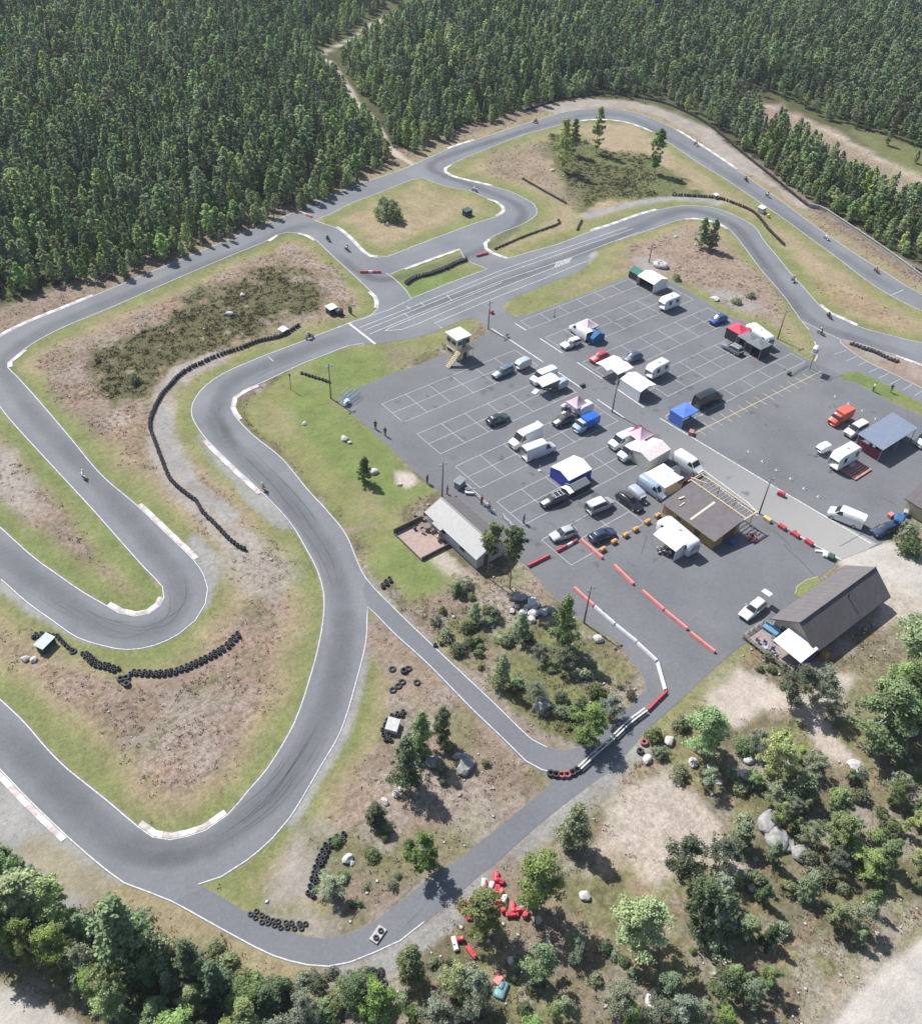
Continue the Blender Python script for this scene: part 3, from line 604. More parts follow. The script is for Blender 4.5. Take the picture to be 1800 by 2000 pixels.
at = N.new('ShaderNodeAttribute'); at.attribute_name = 'cover'; a2 = N.new('ShaderNodeAttribute'); a2.attribute_name = 'tufts'; tc = N.new('ShaderNodeTexCoord')
def gn(s, d, r=.65):
    n = N.new('ShaderNodeTexNoise'); n.inputs['Scale'].default_value = s; n.inputs['Detail'].default_value = d; n.inputs['Roughness'].default_value = r; L.new(tc.outputs['Object'], n.inputs['Vector']); return n.outputs[0]
def mrn(x, a, b_, c, d_):
    n = N.new('ShaderNodeMapRange'); n.inputs[1].default_value = a; n.inputs[2].default_value = b_; n.inputs[3].default_value = c; n.inputs[4].default_value = d_; L.new(x, n.inputs[0]); return n.outputs[0]
def mul(x, f):
    n = N.new('ShaderNodeMix'); n.data_type = 'RGBA'; n.blend_type = 'MULTIPLY'; n.inputs[0].default_value = 1; L.new(x, n.inputs[6]); L.new(f, n.inputs[7]); return n.outputs[2]
def mth(op, x, y):
    n = N.new('ShaderNodeMath'); n.operation = op
    for i, q in enumerate((x, y)):
        if isinstance(q, (int, float)): n.inputs[i].default_value = q
        else: L.new(q, n.inputs[i])
    return n.outputs[0]
c0 = mul(at.outputs['Color'], mrn(gn(.22, 8, .7), .3, .7, .78, 1.22)); c0 = mul(c0, mth('ADD', 1.0, mth('MULTIPLY', mrn(gn(1.7, 8, .75), .3, .7, -.42, .42), mth('ADD', .28, mth('MULTIPLY', a2.outputs['Fac'], .95))))); c0 = mul(c0, mrn(gn(7, 4, .7), .3, .7, .82, 1.18))
sp1 = mrn(gn(1.15, 6, .74), .50, .585, 0, 1); sp1 = mth('MULTIPLY', sp1, mth('MULTIPLY', a2.outputs['Fac'], .75))
mx = N.new('ShaderNodeMix'); mx.data_type = 'RGBA'; L.new(sp1, mx.inputs[0]); L.new(c0, mx.inputs[6]); mx.inputs[7].default_value = (.07, .068, .035, 1)
sp2 = mrn(gn(2.3, 5, .7), .60, .68, 0, 1); sp2 = mth('MULTIPLY', sp2, mth('MULTIPLY', a2.outputs['Fac'], .5))
mx2 = N.new('ShaderNodeMix'); mx2.data_type = 'RGBA'; L.new(sp2, mx2.inputs[0]); L.new(mx.outputs[2], mx2.inputs[6]); mx2.inputs[7].default_value = (.33, .27, .22, 1)
gp_ = mth('MULTIPLY', mrn(gn(.33, 7, .7), .50, .60, 0, 1), mth('MULTIPLY', a2.outputs['Fac'], .28))
mx3 = N.new('ShaderNodeMix'); mx3.data_type = 'RGBA'; L.new(gp_, mx3.inputs[0]); L.new(mx2.outputs[2], mx3.inputs[6]); mx3.inputs[7].default_value = (.105, .108, .048, 1)
rp_ = mth('MULTIPLY', mrn(gn(.5, 7, .7), .56, .64, 0, 1), mth('MULTIPLY', a2.outputs['Fac'], .35))
mx4 = N.new('ShaderNodeMix'); mx4.data_type = 'RGBA'; L.new(rp_, mx4.inputs[0]); L.new(mx3.outputs[2], mx4.inputs[6]); mx4.inputs[7].default_value = (.16, .095, .07, 1)
fin = mul(mx4.outputs[2], mth('ADD', 1.0, mth('MULTIPLY', mrn(gn(3.6, 6, .8), .3, .7, -.28, .28), mth('ADD', .4, mth('MULTIPLY', a2.outputs['Fac'], .8)))))
L.new(fin, b.inputs['Base Color'])
bp = N.new('ShaderNodeBump'); bp.inputs['Strength'].default_value = .7; bp.inputs['Distance'].default_value = .18; L.new(gn(1.6, 8, .75), bp.inputs['Height']); L.new(bp.outputs[0], b.inputs['Normal'])
gme = npmesh('ground', V, F, gm)
ca = gme.attributes.new('cover', 'FLOAT_COLOR', 'POINT'); ca.data.foreach_set('color', np.concatenate([col.reshape(-1, 3), np.ones((NX*NY, 1))], 1).astype(np.float32).ravel())
sa = gme.attributes.new('tufts', 'FLOAT', 'POINT'); sa.data.foreach_set('value', spot.reshape(-1).astype(np.float32))
go = single('ground', gme, None, 'soil, heath, turf and gravel around the circuit', None, kind='structure')
def sample(x, y):     # cover colour index lookup for scattering
    i = min(max(np.searchsorted(ax, x)-1, 0), NX-1); j = min(max(np.searchsorted(ay, y)-1, 0), NY-1); return col[j, i], spot[j, i]
# ------------------------------------------------------------------ vegetation
BARK_P = mat('pine_bark', (.20, .12, .075), .9, .3, 6); BARK_B = mat('birch_bark', (.42, .40, .37), .8, .35, 4); BARK_S = mat('spruce_bark', (.10, .075, .055), .9, .3, 6)
LF = dict(birch=leafmat('birch_leaves', (.275, .37, .11)), pine=leafmat('pine_needles', (.225, .295, .125), .38), spruce=leafmat('spruce_needles', (.165, .245, .10), .36),
          bright=leafmat('young_leaves', (.25, .35, .10), .42), grey=leafmat('willow_leaves', (.25, .29, .175), .4), bush=leafmat('bush_leaves', (.22, .28, .12), .38))
def profile(kind, t):
    if kind == 'spruce': return (1-t)**.85*(.78+.22*((t*7) % 1 < .6)) + .02
    if kind == 'birch': return (np.sin(np.pi*np.clip(t, 0, 1)**.72)**.75)*(1-.15*t)+.05
    if kind == 'pine': return np.sin(np.pi*np.clip(t*.9+.08, 0, 1))**.55
    if kind == 'poplar': return np.sin(np.pi*np.clip(t, 0, 1)**.8)**.55*(1-.25*t)+.08
    if kind == 'cone': return (1-t)**.6*np.minimum(1, (t+.06)*6)**.6+.03
    return np.sqrt(np.clip(1-(t*1.02)**2.2, 0, 1))*(.8+.2*np.sin(t*3.1))   # bush dome
def crown(name, kind, H, R0, z0, ncl, nlf, leaf, seed, mt, spread=.32, flat=.0, boughs=0):
    g = np.random.default_rng(seed)
    t = g.random(ncl)**(1.15 if kind in ('spruce', 'cone') else .9)
    a = g.random(ncl)*2*np.pi
    lob = 1+.22*np.sin(a*2+seed)+.16*np.sin(a*3+seed*1.7+t*5)+.12*np.sin(a*5+t*9)
    rr = profile(kind, t)*R0*lob*np.sqrt(g.uniform(.06, 1.0, ncl))
    cz = z0+t*(H-z0)*.97; cx = rr*np.cos(a); cy = rr*np.sin(a)
    if boughs:
        tb = np.sort(g.random(boughs))**(1.1 if kind in ('spruce', 'cone') else .9); ab = g.random(boughs)*2*np.pi; Lb = g.uniform(.55, 1.25, boughs); bi = g.integers(0, boughs, ncl); s_ = np.sqrt(g.uniform(.03, 1, ncl))
        rr = profile(kind, tb[bi])*R0*Lb[bi]*s_; aa = ab[bi]+g.normal(size=ncl)*.20*(1.2-s_*.6); cx = rr*np.cos(aa); cy = rr*np.sin(aa)
        cz = z0+tb[bi]*(H-z0)*.94+rr*(.30 if kind != 'spruce' else -.05)+g.normal(size=ncl)*.12
    if kind == 'spruce': cz = cz - rr*.18
    C0 = np.stack([cx, cy, cz], 1)
    sg = spread*R0*(.55+.45*(1-t))
    P = np.repeat(C0, nlf, 0) + g.normal(size=(ncl*nlf, 3))*np.repeat(sg, nlf)[:, None]*np.array([.62, .62, .40])
    P[:, 2] = np.clip(P[:, 2], z0*.55+.05, H*1.02)
    n = len(P)
    # leaf card frames: normals lean outwards and up
    out = P - np.array([0, 0, z0+(H-z0)*.35]); out /= np.linalg.norm(out, axis=1)[:, None]+1e-6
    nn = out*.9+np.array([0, 0, .35])+g.normal(size=(n, 3))*.75; nn /= np.linalg.norm(nn, axis=1)[:, None]
    u = np.cross(nn, g.normal(size=(n, 3))); u /= np.linalg.norm(u, axis=1)[:, None]; v = np.cross(nn, u)
    s = leaf*g.uniform(.6, 1.35, n)[:, None]
    q = [P+u*s*.75, P+v*s*.5+u*s*.05, P-u*s*.7+nn*s*.12, P-v*s*.55]
    V = np.stack(q, 1).reshape(-1, 3); F = np.arange(n*4).reshape(n, 4)
    tint = np.repeat(np.repeat(g.uniform(.72, 1.28, ncl), nlf)*g.uniform(.8, 1.2, n), 4)
    return npmesh(name, V, F, mt, tint)
def trunk(name, H, r, mt, seed, limbs=6, z0=1.5, R0=2, lean=0.0):
    g = random.Random(seed); b = MB(True)
    pts = [Vector((0, 0, -.1))]
    for i in range(1, 6): pts.append(Vector((g.uniform(-.06, .06)*i, g.uniform(-.06, .06)*i, H*.93*i/5)))
    b.tube(pts, [r*1.25, r, r*.8, r*.6, r*.38, r*.12], 6)
    for k in range(limbs):
        t = .25+.6*(k+g.random())/limbs; z = max(z0, H*t); a = g.random()*6.28; L_ = R0*(1.1-t)*g.uniform(.6, .95)
        p = Vector((0, 0, z)); q = p+Vector((math.cos(a)*L_*.6, math.sin(a)*L_*.6, L_*.3)); e = p+Vector((math.cos(a)*L_, math.sin(a)*L_, L_*.62))
        b.tube([p, q, e], [r*.4, r*.25, r*.06], 4, False)
    return b.mesh(name, mt)
PROTO = {}
def proto(key, kind, H, R0, z0, ncl, nlf, leaf, lf, bark, seed, r=.14, spread=.32, limbs=6):
    PROTO[key] = (crown('crown', kind, H, R0, z0, ncl, nlf, leaf, seed, LF[lf], spread, 0, 0 if kind == 'dome' else (max(18, ncl//7) if kind == 'birch' else ncl//3)), trunk('trunk', H, r, bark, seed, limbs, z0, R0), H, R0)
# near trees: unit-size meshes scaled per tree
for i in range(3):
    proto('birch%d' % i, 'birch', 9, 2.35, 1.1, 280, 52, .14, 'birch', BARK_B, 11+i, .09, .17)
    proto('pine%d' % i, 'cone', 8, 2.1, .7, 260, 42, .15, 'pine', BARK_P, 31+i, .10, .16)
    proto('youngpine%d' % i, 'cone', 6, 1.75, .4, 220, 40, .135, 'bush', BARK_P, 51+i, .08, .17)
    proto('spruce%d' % i, 'spruce', 9, 2.1, .5, 280, 40, .15, 'spruce', BARK_S, 71+i, .11, .14)
    proto('grey%d' % i, 'birch', 6, 2.3, .5, 190, 38, .125, 'grey', BARK_B, 91+i, .07, .17)
    proto('bright%d' % i, 'birch', 6, 1.8, .4, 190, 38, .14, 'bright', BARK_B, 111+i, .06, .17)
    proto('bush%d' % i, 'dome', 1.6, 1.35, .1, 90, 22, .14, 'bush', BARK_S, 131+i, .03, .20, 3)
    proto('greybush%d' % i, 'dome', 1.4, 1.25, .1, 80, 20, .13, 'grey', BARK_S, 151+i, .03, .20, 3)
    proto('poplar%d' % i, 'poplar', 13, 2.1, 1.6, 240, 26, .28, 'birch', BARK_B, 171+i, .12, .17)
for i in range(2): proto('tallpine%d' % i, 'pine', 11, 2.1, 5.6, 190, 30, .22, 'pine', BARK_P, 191+i, .11, .20, 5)
TREES = []
NAME = dict(birch='birch_tree', pine='pine_tree', youngpine='young_pine', spruce='spruce_tree', grey='willow_tree', bright='young_birch', bush='bush', greybush='bush', poplar='aspen_tree', tallpine='tall_pine')
CATN = dict(birch='tree', pine='tree', youngpine='tree', spruce='tree', grey='tree', bright='tree', bush='bush', greybush='bush', poplar='tree', tallpine='tree')
trs = random.Random(21)
def plant(key, x, y, H, R0=None, label=None, group=None, rz=None, lean=None):
    var = trs.randrange(2 if key == 'tallpine' else 3); cm, tm, h0, r0 = PROTO[key+str(var)]
    sc = (H/h0); sr = (R0/r0) if R0 else sc
    o = thing(NAME[key], label, CATN[key], (x, y, 0), rz if rz is not None else trs.random()*6.28, group); sr *= 1.08; lean = lean or (trs.gauss(0, .035), trs.gauss(0, .035))
    o.scale = (sr, sr, sc)
    if lean: o.rotation_euler = (lean[0], lean[1], o.rotation_euler[2])
    part('crown', cm, None, o)
    part('trunk', tm, None, o)
    TREES.append((x, y, R0 or r0*sc)); return o
def tp(key, bx, by, H, R0, label, group=None): x, y = W(bx, by); return plant(key, x, y, H, R0*.80, label, group)
# single trees one can point to (pixel of the foot, height, crown radius)
for a in (
 ('poplar', 1097, 333, 13.6, 2.1, 'tall narrow tree left in the clump of the northern island'),
 ('poplar', 1120, 303, 9.5, 1.7, 'lower narrow tree half hidden behind the left tree of the island'),
 ('poplar', 1163, 298, 12.2, 1.9, 'slender upright tree in the middle of the northern island'),
 ('poplar', 1277, 338, 11.6, 2.2, 'dense upright tree alone at the right of the northern island'),
 ('pine', 1368, 484, 7.2, 1.9, 'left of the paired pines inside the right hairpin'),
 ('pine', 1385, 487, 7.2, 2.0, 'right of the paired pines inside the right hairpin'),
 ('bush', 748, 424, 4.6, 2.9, 'left half of the round dark bush on the grass island'),
 ('bush', 768, 428, 4.4, 2.8, 'right half of the round dark bush on the grass island'),
 ('tallpine', 951, 1127, 10.4, 1.75, 'tall bare-trunked pine before the corner of the clubhouse'),
 ('tallpine', 995, 1150, 11.8, 1.9, 'tall bare-trunked pine leaning away behind the clubhouse corner'),
 ('pine', 711, 942, 4.9, 1.5, 'small lone tree on the lawn beside a boulder'),
 ('youngpine', 1097, 1266, 10.0, 2.1, 'tallest pine in the rocky wood beside the paddock'),
 ('youngpine', 1018, 1250, 5.2, 1.6, 'slim young pine in the middle of the rocky wood'),
 ('youngpine', 973, 1336, 6.0, 1.6, 'bright young pine at the lower left edge of the rocky wood'),
 ('birch', 1141, 1448, 6.6, 2.5, 'broad bright tree at the lower tip of the rocky wood'),
 ('youngpine', 928, 1212, 3.6, 1.1, 'small dark conifer near the lawn edge of the rocky wood'),
 ('youngpine', 893, 1158, 2.4, 1.2, 'low conifer where the lawn meets the rocky wood'),
 ('grey', 1040, 1372, 4.0, 1.8, 'greyish tree above the link road in the rocky wood'),
 ('grey', 1096, 1300, 3.6, 2.2, 'grey bushy tree in the shade of the tallest pine'),
 ('grey', 1190, 1398, 3.6, 1.9, 'thin grey tree near the lower right edge of the rocky wood'),
 ('grey', 1058, 1290, 3.0, 1.6, 'low grey tree between the slim pine and the tallest pine'),
 ('youngpine', 820, 1468, 8.0, 1.9, 'middle one of three conifers on the triangular island'),
 ('youngpine', 858, 1448, 7.2, 1.6, 'right one of three conifers on the triangular island'),
 ('youngpine', 790, 1536, 8.4, 2.3, 'nearest and widest of three conifers on the triangular island'),
 ('pine', 736, 1607, 3.6, 1.6, 'small dark tree below the white stones of the triangular island'),
 ('bright', 828, 1693, 6.6, 2.0, 'bright green tree casting its shadow across the link road'),
 ('grey', 652, 1742, 3.2, 2.0, 'grey-green shrub right of the curved tyre wall'),
 ('youngpine', 1116, 1650, 7.6, 2.2, 'conifer on the sand just below the link road'),
 ('birch', 1040, 1765, 10.6, 3.0, 'tall full tree beside the heap of red barriers'),
 ('birch', 935, 1818, 7.6, 2.6, 'round tree partly covering the heap of red barriers'),
 ('birch', 1358, 1470, 8.6, 3.0, 'tree at the left edge of the sandy clearing'),
 ('birch', 1495, 1520, 9.0, 2.6, 'dark narrow tree below the sandy clearing'),
 ('grey', 1543, 1372, 7.2, 3.0, 'left tree in front of the white canopy of the brown house'),
 ('grey', 1588, 1372, 6.8, 2.8, 'right tree in front of the white canopy of the brown house'),
 ('birch', 1698, 1450, 11.5, 4.6, 'largest leafy tree right of the sandy clearing'),
 ('birch', 1742, 1440, 9.5, 3.2, 'leafy tree leaning on the largest tree'),
 ('birch', 1795, 1310, 11.0, 5.0, 'big tree at the right picture edge behind the brown house'),
 ('grey', 1795, 1085, 6.5, 2.8, 'tree at the end of the gravel road near the right building'),
 ('grey', 1322, 1712, 7.6, 2.6, 'pale birch on the sand slope'), ('grey', 1402, 1695, 5.6, 2.4, 'pale birch above the bright green tree'),
 ('bright', 1360, 1800, 8.6, 2.3, 'bright leaning tree among the birches'), ('bush', 1392, 1810, 5.0, 3.0, 'dark dense growth at the foot of the bright leaning tree'),
 ('birch', 1245, 1858, 9.6, 3.3, 'large full tree with a long shadow below the orange sand'),
 ('pine', 1440, 1650, 4.2, 1.9, 'small green tree on the edge of the sand slope'),
 ('bright', 120, 1800, 8.4, 2.4, 'vivid green tree beside the track verge at the lower left'),
 ('spruce', 262, 1905, 15.0, 4.9, 'tall dark tree at the lower left beside the tyres'), ('pine', 60, 1800, 9.0, 3.8, 'dark tree at the left picture edge'),
 ('spruce', 385, 1925, 9.5, 2.6, 'dark conifer right of the tall dark tree'), ('spruce', 440, 1960, 9.0, 2.8, 'dark conifer above the road verge at the lower left'),
 ('pine', 330, 1890, 7.0, 2.4, 'dark tree filling the gap beside the tall dark tree'), ('pine', 10, 1830, 10, 3, 'dark tree cut by the lower left picture edge'),
 ('grey', 165, 1905, 5.5, 2.4, 'broad grey-green tree by the gravel road at the lower left'),
 ('birch', 700, 1965, 6.5, 2.0, 'left of two small bright trees below the tyre heap'), ('birch', 735, 1985, 7.0, 2.2, 'right of two small bright trees below the tyre heap'),
 ('pine', 805, 1920, 7.2, 2.0, 'young tree right of the tyre heap'), ('grey', 920, 1960, 7.2, 2.5, 'blue-green tree over the tarpaulin heap'), ('birch', 885, 1940, 6.4, 1.9, 'tree left of the blue-green tree'),
 ('bright', 1045, 1895, 6.0, 1.9, 'bright young tree below the heap of red barriers'), ('grey', 1120, 1860, 3.0, 1.8, 'low grey tree in the shade on the slope'),
 ('birch', 1680, 1705, 4.0, 2.2, 'small tree among the boulders to the right'), ('birch', 1625, 1655, 6.0, 2.2, 'tree above the grey rock slabs'), ('pine', 1560, 1560, 5.0, 2.2, 'tree below the sand spit'),
): tp(*a)
# shrubs and young trees that fill the scrub, kept off the sand, the roads and the trees above
def scatter(poly, n, kinds, hr, label, group, avoid=(), gap=1.0, seed=1, rmul=1.0):
    g = random.Random(seed); P = wpoly(poly); xs = [p[0] for p in P]; ys = [p[1] for p in P]; A = [wpoly(a) for a in avoid]; k = 0; tries = 0
    while k < n and tries < n*60:
        tries += 1; x = g.uniform(min(xs), max(xs)); y = g.uniform(min(ys), max(ys))
        if not inside(P, x, y) or any(inside(a, x, y) for a in A): continue
        H = g.uniform(*hr); key = g.choice(kinds); r = PROTO[key+'0'][3]/PROTO[key+'0'][2]*H*rmul*g.uniform(.85, 1.2)
        r = min(r*.88, 2.5)
        if any((x-a)**2+(y-b)**2 < (gap*(r+c)*.62)**2 for a, b, c in TREES): continue
        plant(key, x, y, H, r, label, group); k += 1
SAND = ("1372,1300 1435,1297 1580,1350 1640,1310 1680,1325 1650,1400 1690,1490 1610,1480 1540,1400 1480,1400 1440,1440 1395,1410", "1150,1530 1300,1515 1440,1640 1460,1700 1430,1720 1320,1700 1300,1810 1220,1760 1100,1690", "1490,1180 1740,1140 1790,1230 1640,1320 1540,1300")
ROADS = ("1400,2080 1570,1935 1740,1785 1900,1660 1900,2200 1500,2200", "-200,1820 0,1862 80,1885 190,1955 300,2080 -200,2300")
REDS = ("900,1700 1050,1700 1050,1830 900,1830", "945,1880 1000,1880 1000,1970 945,1970", "700,1860 770,1860 770,1960 700,1960")
scatter("0,1680 60,1720 130,1790 230,1810 330,1880 450,1920 560,1950 560,2060 60,2060 0,1900", 30, ['pine', 'birch', 'spruce', 'grey', 'birch'], (4.5, 8.0), 'tree in the dense growth between the circuit and the lower left road', 'trees at the lower left', ROADS+('170,1800 240,1820 240,1920 170,1900',), .78, 3)
scatter("560,1970 700,1990 830,1960 1000,1990 1200,1960 1400,1900 1500,1990 1400,2080 560,2080", 20, ['pine', 'birch', 'grey', 'bright'], (2.8, 5.5), 'small tree in the scrub along the bottom of the picture', 'small trees along the bottom', ROADS+REDS, .8, 4)
scatter("1380,1700 1480,1620 1600,1560 1690,1500 1800,1480 1800,1800 1640,1930 1500,1980 1380,1900", 34, ['pine', 'birch', 'grey', 'birch', 'spruce'], (2.4, 5.6), 'young tree in the mixed wood at the lower right', 'young trees at the lower right', ROADS+SAND, .78, 5)
scatter("1300,1440 1400,1420 1480,1440 1560,1480 1640,1510 1560,1620 1470,1600 1400,1570 1320,1520", 10, ['pine', 'birch', 'grey'], (2.4, 4.6), 'young tree among the boulders below the sandy clearing', 'young trees below the clearing', SAND, .8, 6)
scatter("1700,1380 1800,1340 1840,1480 1720,1500", 6, ['birch', 'pine'], (6, 9), 'leafy tree at the right picture edge', 'leafy trees at the right edge', (), .7, 8)
scatter("1740,1060 1800,1040 1850,1100 1790,1105", 4, ['grey', 'bush'], (1.5, 3.5), 'scrub tree by the gravel road', 'scrub by the gravel road', (), .6, 8)
BUSHZ = [("860,1140 950,1150 1000,1230 1100,1260 1250,1320 1240,1360 1170,1400 1090,1440 1000,1370 900,1280 830,1210", 44, (.5, 1.5)), ("1250,1440 1330,1380 1400,1440 1500,1440 1640,1510 1760,1500 1800,1560 1640,1760 1500,1900 1400,1960 1300,1960 1100,1900 1080,1850 1300,1830 1440,1720 1400,1580 1300,1500", 44, (.6, 1.7)),
         ("600,1900 800,1880 1000,1860 1100,1930 1000,2000 700,2010 450,1930", 34, (.5, 1.5)), ("640,1640 760,1620 830,1660 760,1740 680,1780", 12, (.4, 1.1)), ("800,1470 900,1450 960,1500 880,1540 800,1510", 8, (.4, 1.0)), ("30,1690 230,1760 400,1850 560,1900 560,1990 100,1900", 22, (.8, 2.2)), ("1480,1290 1540,1300 1500,1330 1450,1300", 4, (.5, 1))]
for i, (s, n, hr) in enumerate(BUSHZ):
    scatter(s, n, ['bush', 'greybush', 'bush'], hr, ['low bush in the rocky wood beside the paddock', 'low bush in the scrub at the lower right', 'low bush below the lower bend', 'low bush on the triangular island', 'low bush among stones on the triangular island', 'bush under the trees at the lower left', 'small bush by the deck of the brown house'][i], 'low bushes %s' % ['in the rocky wood', 'at the lower right', 'below the lower bend', 'on the triangular island', 'among the stones', 'at the lower left', 'by the deck'][i], SAND[:2]+ROADS+REDS, .62, 40+i, 1.0)
for bx, by, H, r, l in ((1320, 546, 1.3, 1.2, 'small bush at the corner of the bays beside the white tent'), (265, 745, 1.6, 1.3, 'lone green shrub on the heather above the long tyre wall'), (875, 680, .8, 1.4, 'low bush beside the control tower'), (1500, 1285, 1.2, 1.0, 'small bush by the white canopy'), (1437, 592, 1.2, 1.3, 'low bush on the bare ground beside the bays'), (1465, 580, 1.0, 1.2, 'low bush uphill of the bays'), (745, 432, 1.0, 1.2, 'low growth at the foot of the round dark bush')):
    tp('bush', bx, by, H, r, l)
# ------------------------------------------------------------------ the forest: the nearest trees one by one, the rest as one wood
FOREST = [wpoly("-140,640 -60,600 0,592 120,560 235,545 330,515 430,478 540,428 640,388 700,358 762,322 752,296 738,262 722,236 695,208 672,176 655,150 630,116 610,104 640,84 690,58 727,28 770,4 850,-50 900,-160 -500,-160"),
          wpoly("808,302 850,285 930,250 1010,222 1060,206 1130,190 1180,182 1233,187 1300,200 1360,227 1402,254 1452,296 1502,334 1545,369 1600,400 1655,436 1705,468 1755,503 1830,555 1900,600 1900,430 1830,405 1720,362 1660,330 1600,290 1550,258 1480,236 1472,198 1528,194 1632,243 1720,292 1835,346 2300,475 2600,-160 940,-160 890,-40 800,22 745,48 700,85 665,118 675,150 700,180 732,215 748,240 765,275")]
gaps = [(wpoly("620,120 680,72 727,38 770,18 770,34 730,58 690,95 640,122"), 1), (wpoly("930,-20 965,-20 975,16 940,14"), 1), (wpoly("1640,238 1800,290 1900,330 1900,360 1760,322 1690,290"), .75), (wpoly("1400,160 1480,170 1540,200 1480,215 1420,190"), .55)]
fg = random.Random(5); cand = []; cell = 2.7
fx = [p[0] for P in FOREST for p in P]; fy = [p[1] for P in FOREST for p in P]
nx0, nx1, ny0, ny1 = -60, 520, -20, 400
fpoly = [np.array(P) for P in FOREST]
gxs = np.arange(nx0, nx1, cell); gys = np.arange(ny0, ny1, cell); QX, QY = np.meshgrid(gxs, gys)
gR = np.random.default_rng(9); QX = QX+gR.uniform(-1.35, 1.35, QX.shape); QY = QY+gR.uniform(-1.35, 1.35, QY.shape)
mask = np.zeros(QX.shape, bool)
for P in fpoly: mask |= sdist(P, QX, QY, margin=3) < 0
for P, pr in gaps: mask &= ~((sdist(np.array(P), QX, QY, margin=3) < 0) & (gR.random(QX.shape) < pr))
mask &= gR.random(QX.shape) < .93
QX = QX[mask]; QY = QY[mask]
D3 = np.stack([QX, QY, np.full(QX.shape, 6.)], 1)-CAMLOC; zc = D3@CF; px = 900+FPX*(D3@CR)/zc; py = 1000-FPX*(D3@CU)/zc
vis = (px > -130) & (px < 1930) & (py > -110) & (zc > 0); QX, QY, px, py, zc = QX[vis], QY[vis], px[vis], py[vis], zc[vis]
edge = np.minimum(*[np.abs(sdist(P, QX, QY, margin=30)) for P in fpoly]) if len(fpoly) > 1 else None
big = vnoise(QX, QY, 34, 3, 2); fine = gR.random(len(QX))
order = np.argsort(zc)
FV = []      # forest meshes: kind, crown, trunk
for i in range(3):
    FV.append(('birch', crown('crown', 'birch', 9, 1.65, .7, 110, 14, .33, 301+i, LF['birch'], .20), trunk('trunk', 9, .1, BARK_B, 301+i, 2), 9))
    FV.append(('pine', crown('crown', 'poplar', 9.5, 1.55, 1.8, 100, 14, .33, 321+i, LF['pine'], .20), trunk('trunk', 9.5, .13, BARK_P, 321+i, 2), 9.5))
    FV.append(('spruce', crown('crown', 'spruce', 10.5, 1.75, .6, 110, 14, .33, 341+i, LF['spruce'], .15), trunk('trunk', 11, .13, BARK_S, 341+i, 2), 11))
def fkind(i):
    right = px[i] > 1150 and py[i] < 240
    e = edge[i]; f = fine[i]
    if right: k = 1 if f < .78 else (0 if f < .86 else 2)
    elif e < 9: k = 0 if f < .76 else (1 if f < .92 else 2)
    else: k = (0 if f < .42 else 1 if f < .62 else 2) if big[i] > .5 else (0 if f < .30 else 1 if f < .62 else 2)
    return k
FN = ['birch_tree', 'pine_tree', 'spruce_tree']
FL = ['light green young birch at the front edge of the forest', 'dull green pine at the front edge of the forest', 'dark pointed spruce at the front edge of the forest']
near = 0; rest = [[] for _ in range(9)]
for n_, i in enumerate(order):
    k = fkind(i); v = k+3*fg.randrange(3); e = edge[i]
    s = fg.uniform(.62, 1.18)*(.52+.48*min(1, e/16))*(.8 if fg.random() < .2 else 1); s *= 1.0 if px[i] < 1150 or py[i] > 200 else .95
    w_ = s*fg.uniform(.85, 1.15) if e > 8 else s*fg.uniform(1.05, 1.35)
    if near < 290 and e < 9:
        kd, cm, tm, h0 = FV[v]; s *= .82 if px[i] > 1400 else 1; o = thing(FN[k], FL[k]+(' left of the forest track' if px[i] < 770 else ' behind the northern bend' if px[i] < 1400 else ' beside the back straight'), 'tree', (float(QX[i]), float(QY[i]), 0), fg.random()*6.28, 'trees along the forest edge')
        o.scale = (w_, w_, s); part('crown', cm, None, o); part('trunk', tm, None, o); near += 1
    else: rest[v].append((QX[i], QY[i], s, w_, fg.random()*6.28))
print('forest', near, sum(map(len, rest)))
# the wood behind: geometry-node instances of the same nine trees
srcs = []
fcol = bpy.data.collections.new('forest_tree_kinds')
for v in range(9):
    kd, cm, tm, h0 = FV[v]
    bm_v = MB(); me = cm.copy(); o = bpy.data.objects.new('forest_tree_%d' % v, me); fcol.objects.link(o); srcs.append(o)
pts = []; ii = []; sc = []; rz = []
for v in range(9):
    for (x, y, s, w_, a) in rest[v]: pts.append((x, y, 0)); ii.append(v); sc.append((w_, w_, s)); rz.append((0, 0, a))
fm = bpy.data.meshes.new('forest'); fm.from_pydata(pts, [], [])
a = fm.attributes.new('which', 'INT', 'POINT'); a.data.foreach_set('value', ii)
a = fm.attributes.new('size', 'FLOAT_VECTOR', 'POINT'); a.data.foreach_set('vector', np.array(sc, dtype=np.float32).ravel())
a = fm.attributes.new('turn', 'FLOAT_VECTOR', 'POINT'); a.data.foreach_set('vector', np.array(rz, dtype=np.float32).ravel())
fo = bpy.data.objects.new('forest', fm); COL.objects.link(fo); meta(fo, 'dense mixed forest of birch, pine and spruce behind the circuit', 'forest', None, 'stuff')
ng = bpy.data.node_groups.new('forest_nodes', 'GeometryNodeTree'); ng.interface.new_socket('Geometry', in_out='INPUT', socket_type='NodeSocketGeometry'); ng.interface.new_socket('Geometry', in_out='OUTPUT', socket_type='NodeSocketGeometry')
gi = ng.nodes.new('NodeGroupInput'); gout = ng.nodes.new('NodeGroupOutput'); ci = ng.nodes.new('GeometryNodeCollectionInfo'); ci.inputs[0].default_value = fcol; ci.inputs['Separate Children'].default_value = True; ci.inputs['Reset Children'].default_value = True
ip = ng.nodes.new('GeometryNodeInstanceOnPoints'); ip.inputs['Pick Instance'].default_value = True
def na(nm, ty):
    n = ng.nodes.new('GeometryNodeInputNamedAttribute'); n.data_type = ty; n.inputs[0].default_value = nm; return n.outputs[0]
K = ng.links.new
